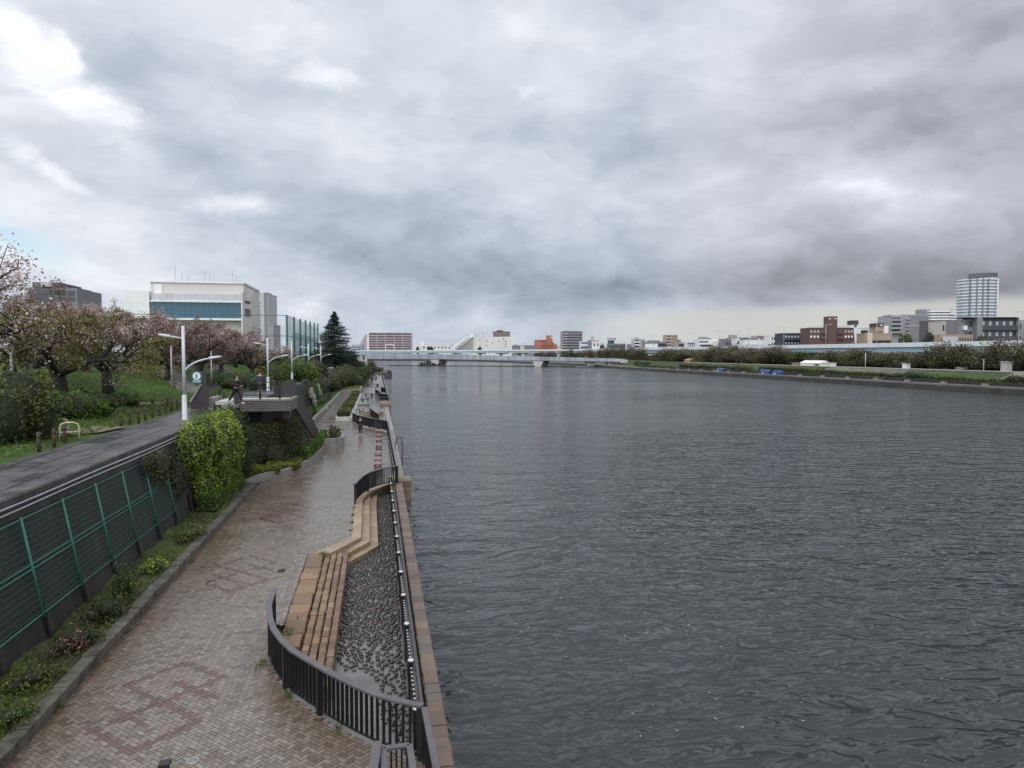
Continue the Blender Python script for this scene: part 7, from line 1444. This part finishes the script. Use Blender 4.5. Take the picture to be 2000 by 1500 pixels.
B = bld('beige flat roofed hall with a rooftop tower left of the white flats', 1479, 1506, 656.5, 430, 'beige', 12, 3); top(B, 1487, 1492, 651, 'cream', 2, 5); part(B, 'shutter', WM['tan'], lx(B, 1493), lx(B, 1505), -.1, -.003, 4, B['h']-2); part(B, 'cornice', WM['darkgrey'], -B['w']/2, B['w']/2, -.5, -.125, B['h']-.6, B['h']-.1)
B = bld('white flats with a grid of small windows left of the navy apartments', 1505, 1529, 656, 370, 'white', 10, 3); floors(B, 4, 'windows', 2, B['h'], cols=5, gap=.25)
B = bld('dark navy apartment block with rows of balconies', 1529, 1578, 652, 350, 'navy', 12, 3, -3, 'apartment_block'); floors(B, 4, 'balcony', 1.5, B['h'], None, None, 'navy', None, bal=.42)
for k in range(4):
    for i in range(7): part(B, 'curtain', WM['palegrey'], -B['w']/2+1.2+(B['w']-2)*i/7, -B['w']/2+2.0+(B['w']-2)*i/7, -.14, -.085, 1.5+(B['h']-1.8)*(k+.5)/4, 1.5+(B['h']-1.8)*(k+.78)/4)
part(B, 'white_flank', WM['white'], B['w']/2+.13, B['w']/2+.9, 0, 8, 0, B['h']-1)
B = bld('brown brick building with a square central tower', 1581, 1665, 641.5, 330, 'brown', 12, 3, -4, 'apartment_building'); part(B, 'tower', WM['brown'], lx(B, 1616), lx(B, 1634), -.6, 5, -3, lz(B, 618)); mb = MB(); x = B['w']/2+.13; mb.add([(x, .2, -3), (x+1.8, .2, -3), (x+.2, .2, B['h']), (x, .2, B['h']), (x, 11, -3), (x+1.8, 11, -3), (x+.2, 11, B['h']), (x, 11, B['h'])], [(0, 1, 2, 3), (7, 6, 5, 4), (1, 5, 6, 2), (2, 6, 7, 3), (0, 3, 7, 4)]); mb.build('sloped_flank', WM['brown'], B['t'])
for px in (1585.5, 1592, 1598.5, 1651, 1657, 1663): 
    for yy in (647.5, 657.5): part(B, 'window', M['white'] if yy > 650 else WM['palegrey'], lx(B, px-1.6), lx(B, px+1.6), -.1, -.002, lz(B, yy+2), lz(B, yy-2))
for a, b in ((1604, 1615), (1635, 1646)):
    for yy in (648, 658): part(B, 'balcony_recess', M['glass_dark'], lx(B, a), lx(B, b), -.09, -.002, lz(B, yy+2), lz(B, yy-2.5)); part(B, 'balcony', WM['brown'], lx(B, a), lx(B, b), -1, -.1, lz(B, yy+4.5), lz(B, yy+1.2))
for px in (1619.5, 1630): part(B, 'tower_window', M['white'], lx(B, px-2), lx(B, px+2), -.7, -.602, lz(B, 623.4), lz(B, 621.8))
mb = MB()
for a, b in ((1582, 1615), (1635, 1664)):
    x = lx(B, a)
    while x < lx(B, b): mb.tube([(x, .3, B['h']+.4), (x, .3, lz(B, 637.5))], .05, 4); x += 1.4
    mb.tube([(lx(B, a), .3, lz(B, 637.5)), (lx(B, b), .3, lz(B, 637.5))], .06, 4)
mb.build('roof_railing', M['zinc'], B['t']); antenna(B, 1624, 606, 2, .06)
B = bld('white building with a dark capped tower right of the brown one', 1667, 1712, 641, 380, 'white', 12, 3, 3); part(B, 'tower', WM['white'], lx(B, 1668), lx(B, 1679.5), 2, 7, 0, lz(B, 634)); part(B, 'tower_cap', WM['darkbrown'], lx(B, 1667.5), lx(B, 1679.8), 1.8, 7.2, lz(B, 634)+.01, lz(B, 625.5)); part(B, 'tower_window', GL, lx(B, 1671), lx(B, 1677), 1.9, 1.998, lz(B, 638.5), lz(B, 635)); floors(B, 3, 'ribbon', 1, B['h'], lx(B, 1681), lx(B, 1696)); floors(B, 3, 'ribbon', 1, B['h'], lx(B, 1699), None); antenna(B, 1670, 616, 4, .1); antenna(B, 1678, 618, 4, .06)
B = bld('low tiled roof houses below the white building with the capped tower', 1690, 1742, 652.5, 320, 'tan', 8, 3); floors(B, 1, 'ribbon', 3, B['h']-1); top(B, 1693, 1702, 650, 'cream', -1, 2, 0); top(B, 1700, 1730, 650, 'darkbrown', 3, 8)
B = bld('narrow tan stair tower with a dark top storey', 1711, 1726, 641, 330, 'tan', 6, 3, 0); part(B, 'top_storey', WM['darkbrown'], -B['w']/2-.1, B['w']/2+.1, -.1, 6.1, B['h']+.41, lz(B, 631)); part(B, 'top_window', WM['palegrey'], lx(B, 1718), lx(B, 1724), -.2, -.102, lz(B, 637), lz(B, 633.5)); floors(B, 2, 'windows', 4, B['h'], cols=2); part(B, 'white_annex', WM['white'], B['w']/2+.13, B['w']/2+2.2, 0, 5, -2, lz(B, 636))
B = bld('large grey apartment block with slanted balcony ends and a blank side wall', 1761, 1813, 616, 360, 'grey', 16, 3, 0, 'apartment_block'); part(B, 'balcony_tower', WM['grey'], lx(B, 1742), lx(B, 1760.9), -1, 14, -3, lz(B, 616)); part(B, 'side_wall', WM['midgrey'], lx(B, 1775), lx(B, 1812), -.5, -.125, 0, lz(B, 617.5)); part(B, 'side_band', WM['palegrey'], lx(B, 1774), lx(B, 1812.5), -.6, -.502, lz(B, 636), lz(B, 634.8))
for k in range(4): yy = 622+8*k; part(B, 'balcony', WM['grey'], lx(B, 1736-.6*k), lx(B, 1757), -3, -1.01, lz(B, yy+5), lz(B, yy+1.5)); part(B, 'window_band', GL, lx(B, 1740), lx(B, 1757), -1.08, -1.003, lz(B, yy+1.4), lz(B, yy-2))
for k in range(5): part(B, 'stair_landing', WM['palegrey'], lx(B, 1769), lx(B, 1774), -1.4, -.13, lz(B, 624+7*k), lz(B, 622+7*k))
top(B, 1741, 1766, 614, 'palegrey', 1, 8, lz(B, 616)); top(B, 1772, 1810, 613.5, 'palegrey', 3, 5)
B = bld('white apartment building with curved ribbon balconies before the tall tower', 1817, 1862, 604.5, 520, 'palegrey', 16, 3, 0, 'apartment_block'); top(B, 1809, 1826, 603, 'mauve', 6, 14, 0); n = 9
for k in range(n):
    z1 = lz(B, 607+8.3*k*.62); x0, x1 = lx(B, 1816), lx(B, 1864.5); pts = [(x0, -1), (x0+(x1-x0)*.3, -3), (x0+(x1-x0)*.7, -3.2), (x1, -1), (x1+.4, 1.5), (x1+.4, 3), (x0, 3)]
    if k > 1: pts = [(a, b) for a, b in pts]
    else: pts = [(min(a, lx(B, 1856)) if k == 0 else a, b) for a, b in pts]
    mb = MB(); mb.prism(pts, z1-1.05, z1); mb.build('balcony', WM['white'], B['t']); mb = MB(); mb.prism([(a*.985, b+.5) for a, b in pts], z1-1.85, z1-1.055); mb.build('window_band', GL, B['t'])
B = bld('dark teal grey block in front of the curved white apartments', 1815, 1836, 628, 330, 'darkgrey', 8, 3); floors(B, 4, 'ribbon', 2, B['h'], -B['w']/2, -B['w']/2+2.0, None, glb); part(B, 'fire_wall', WM['midgrey'], lx(B, 1827), lx(B, 1835.6), -.4, -.125, 0, B['h']+.1)
B = bld('beige house block with square windows left of the wide dark apartments', 1839, 1875, 629, 315, 'beige', 10, 3); floors(B, 3, 'windows', 2, B['h'], lx(B, 1840), lx(B, 1858), None, None, 3, gap=.24); floors(B, 3, 'balcony', 2, B['h'], lx(B, 1860), lx(B, 1874), 'beige', None)
# round residential tower
Tt = 560; c_ = (1872.5+1946)/2; p = Vector((0, 0, CAMZ))+ray(c_, 544)*Tt; s_ = Tt/FPX; t = thing('residential_tower', 'tall rounded residential tower with white ring balconies and a dark roof crown', 'tower', (p.x, p.y, 3)); t.rotation_euler = (0, 0, -YAW); OFF[t.name] = Vector(); Wt = 73.5*s_; Ht = p.z-3
def tsec(k, n=22):
    pts = []
    for i in range(n): a = 2*math.pi*i/n; c, s = math.cos(a), math.sin(a); pts.append((Wt/2*k*math.copysign(abs(c)**.9, c), Wt*.42*k*math.copysign(abs(s)**.95, s)))
    return pts
mb = MB(); mb.prism(tsec(.93), -3, lambda p: Ht-1.6+1.6*min(1, max(0, (p[0]+Wt*.45)/(Wt*.6)))); mb.build('glazed_core', mat('pale_tower_glass', (.25, .33, .38), .15, (.34, .42, .47), .6), t)
nf = 26
for k in range(nf): z = Ht*(k+.2)/nf; mb = MB(); mb.prism(tsec(1.0 if k > 0 else .98), z, z+Ht/nf*.32); mb.build('balcony', WM['white'], t)
for i, px in enumerate((1881, 1891, 1901, 1911)):
    x = (px-c_)*s_; yy = min((b for a, b in tsec(1.0, 90) if abs(a-x) < .9), default=0); mb = MB(); mb.box(x-.35, x+.35, yy-.35, yy+.6, 2, Ht-1); mb.build('mullion', WM['midgrey'], t)
x = (1931-c_)*s_; mb = MB(); yy = min((b for a, b in tsec(1.0, 90) if abs(a-x) < .9), default=0); mb.box(x-.4, x+.4, yy-.35, yy+.9, 2, Ht-1); mb.build('mullion', WM['white'], t)
cr0 = [((a*.66)+(1919-c_)*s_, b*.7) for a, b in tsec(1.0)]; mb = MB(); mb.prism(cr0, Ht+.01, Ht+3.6); mb.build('roof_crown', WM['darkgrey'], t)
mb = MB()
for a, b in cr0[::1]: mb.box(a-.12, a+.12, b-.3, b+.3, Ht+.01, Ht+4.2)
mb.build('crown_fins', WM['midgrey'], t)
B = bld('wide dark apartment building with glass balconies at the right below the tower', 1912, 1986, 621, 290, 'navy', 10, 3, 0, 'apartment_block'); part(B, 'grey_stair_wall', WM['midgrey'], lx(B, 1904), lx(B, 1912.2)+.5, -1.6, 8, -3, lz(B, 620)); part(B, 'left_wing', WM['midgrey'], lx(B, 1877), lx(B, 1903.8), 1, 10, -3, lz(B, 624)); part(B, 'roof_slab', WM['palegrey'], lx(B, 1876), lx(B, 1986.4), -1.7, 10.3, lz(B, 620)+.01, lz(B, 619.2))
fh = (B['h']-1.5)/4
for k in range(4):
    z = 1+k*fh; part(B, 'balcony', mat('smoked_glass', (.035, .04, .05), .15, None, 1), lx(B, 1914), lx(B, 1985), -1.3, -1.22, z, z+fh*.42); part(B, 'floor_slab', WM['navy'], lx(B, 1914), lx(B, 1985), -1.3, -.01, z-.3, z-.01); part(B, 'window_band', GL, lx(B, 1915), lx(B, 1984), -.09, -.002, z+.1, z+fh*.85)
    for i in range(5): x = lx(B, 1918+13.5*i); part(B, 'curtain', WM['palegrey'], x, x+1.0, -.16, -.095, z+.2, z+fh*.8)
    part(B, 'left_balcony', WM['white'] if k % 2 else WM['grey'], lx(B, 1879+1.5*k), lx(B, 1888), -.6, .99, z, z+fh*.4); part(B, 'left_window', GL, lx(B, 1889), lx(B, 1902), .9, .998, z+fh*.3, z+fh*.85)
part(B, 'right_fin', WM['grey'], lx(B, 1985), lx(B, 1986.4), -1.5, 8, -3, B['h'])
B = bld('dark grey block cut by the right picture edge', 1991, 2030, 627, 300, 'midgrey', 10, 3); part(B, 'dark_wing', WM['darkgrey'], lx(B, 1986.8), lx(B, 1990.9), 1, 9, -3, lz(B, 629)); floors(B, 3, 'ribbon', 2, B['h'], -B['w']/2, -B['w']/2+1.5)
B = bld('low tan wall and grey fence behind the expressway cars at the right', 1836, 1900, 655.5, 285, 'tan', 4, 3); floors(B, 1, 'windows', 8, B['h']-.1, cols=12, gap=.2); part(B, 'grey_wall', WM['palegrey'], lx(B, 1840), lx(B, 1870), -.5, -.125, 0, lz(B, 657.5))
# trees standing beyond the expressway
for px, t_, w_, yt, pal, lab in ((1772, 300, 30, 646, [(.11, .17, .03), (.15, .2, .05)], 'bright green tree beyond the expressway before the grey apartment block'), (1815, 300, 26, 643, G_DARK, 'dark pine beyond the expressway right of the bright green tree'), (1917, 275, 30, 650, [(.09, .13, .025)], 'round olive tree beyond the expressway below the wide dark apartments'), (1760, 290, 14, 646, [(.5, .48, .42), (.3, .3, .2)], 'pale blossoming tree beyond the expressway left of the bright green tree'), (1176, 620, 12, 671, G_DARK, 'dark green tree beside the white portal pavilion'), (838, 900, 8, 677, G_DARK, 'small dark tree before the arched hall'), (843+0.0, 905, 10, 676.5, G_DARK, 'round dark tree right of the arched hall'), (937, 900, 10, 677, G_DARK, 'dark tree before the white waterworks'), (816, 900, 7, 677.5, G_DARK, 'tiny dark tree left of the arched hall')):
    r = ray(px, yt); p = Vector((0, 0, CAMZ))+r*t_; w = w_*t_/FPX/2; zb = 3; h = p.z-zb; rnd = random.Random(int(px))
    bush('tree', lab, 'tree', [('e', (p.x, p.y, zb+h*.62), (w*.8, w*.8, h*.38))]+[('e', (p.x+rnd.uniform(-.5, .5)*w, p.y+rnd.uniform(-.4, .4)*w, zb+h*rnd.uniform(.4, .7)), (w*.5, w*.5, h*.26)) for _ in range(4)]+[('e', (p.x, p.y, zb+h*.2), (w*.2, w*.2, h*.25))], 1100, .28*max(1, t_/380), pal, G_OLIVE if pal is not G_DARK else None, 'trees beyond the expressway', int(px), part='crown')
# low roofs filling the skyline between the named buildings
FILL = [(655, 690, 682, 700, 'grey', 'grey low roofs at the left end behind the conifer'), (1046, 1102, 676, 900, 'cream', 'low beige houses behind the orange building'), (1128, 1160, 672, 850, 'grey', 'grey rooftops behind the white and blue house'), (1205, 1242, 673, 700, 'midgrey', 'low dark roofs between the pavilion and the pale stepped block'), (1290, 1330, 672, 720, 'darkgrey', 'low dark rooftops behind the tan apartment block'), (1395, 1445, 668, 560, 'palegrey', 'pale rooftops behind the dark roofed house'), (1560, 1590, 657, 420, 'palegrey', 'pale wall between the navy apartments and the brown building'), (1725, 1765, 648, 400, 'white', 'white low houses left of the grey apartment block'), (1795, 1840, 645, 420, 'grey', 'grey houses behind the dark pine')]
for a, b, y, t_, m_, lab in FILL:
    B = bld(lab, a, b, y, t_, m_, 10, 3, 0, 'house_row'); floors(B, 1, 'windows', B['h']-3.2, B['h']-.2, cols=6); top(B, a+(b-a)*.2, a+(b-a)*.45, y-1.6, 'palegrey' if m_ != 'palegrey' else 'grey'); top(B, a+(b-a)*.6, a+(b-a)*.75, y-1.0, 'darkgrey')
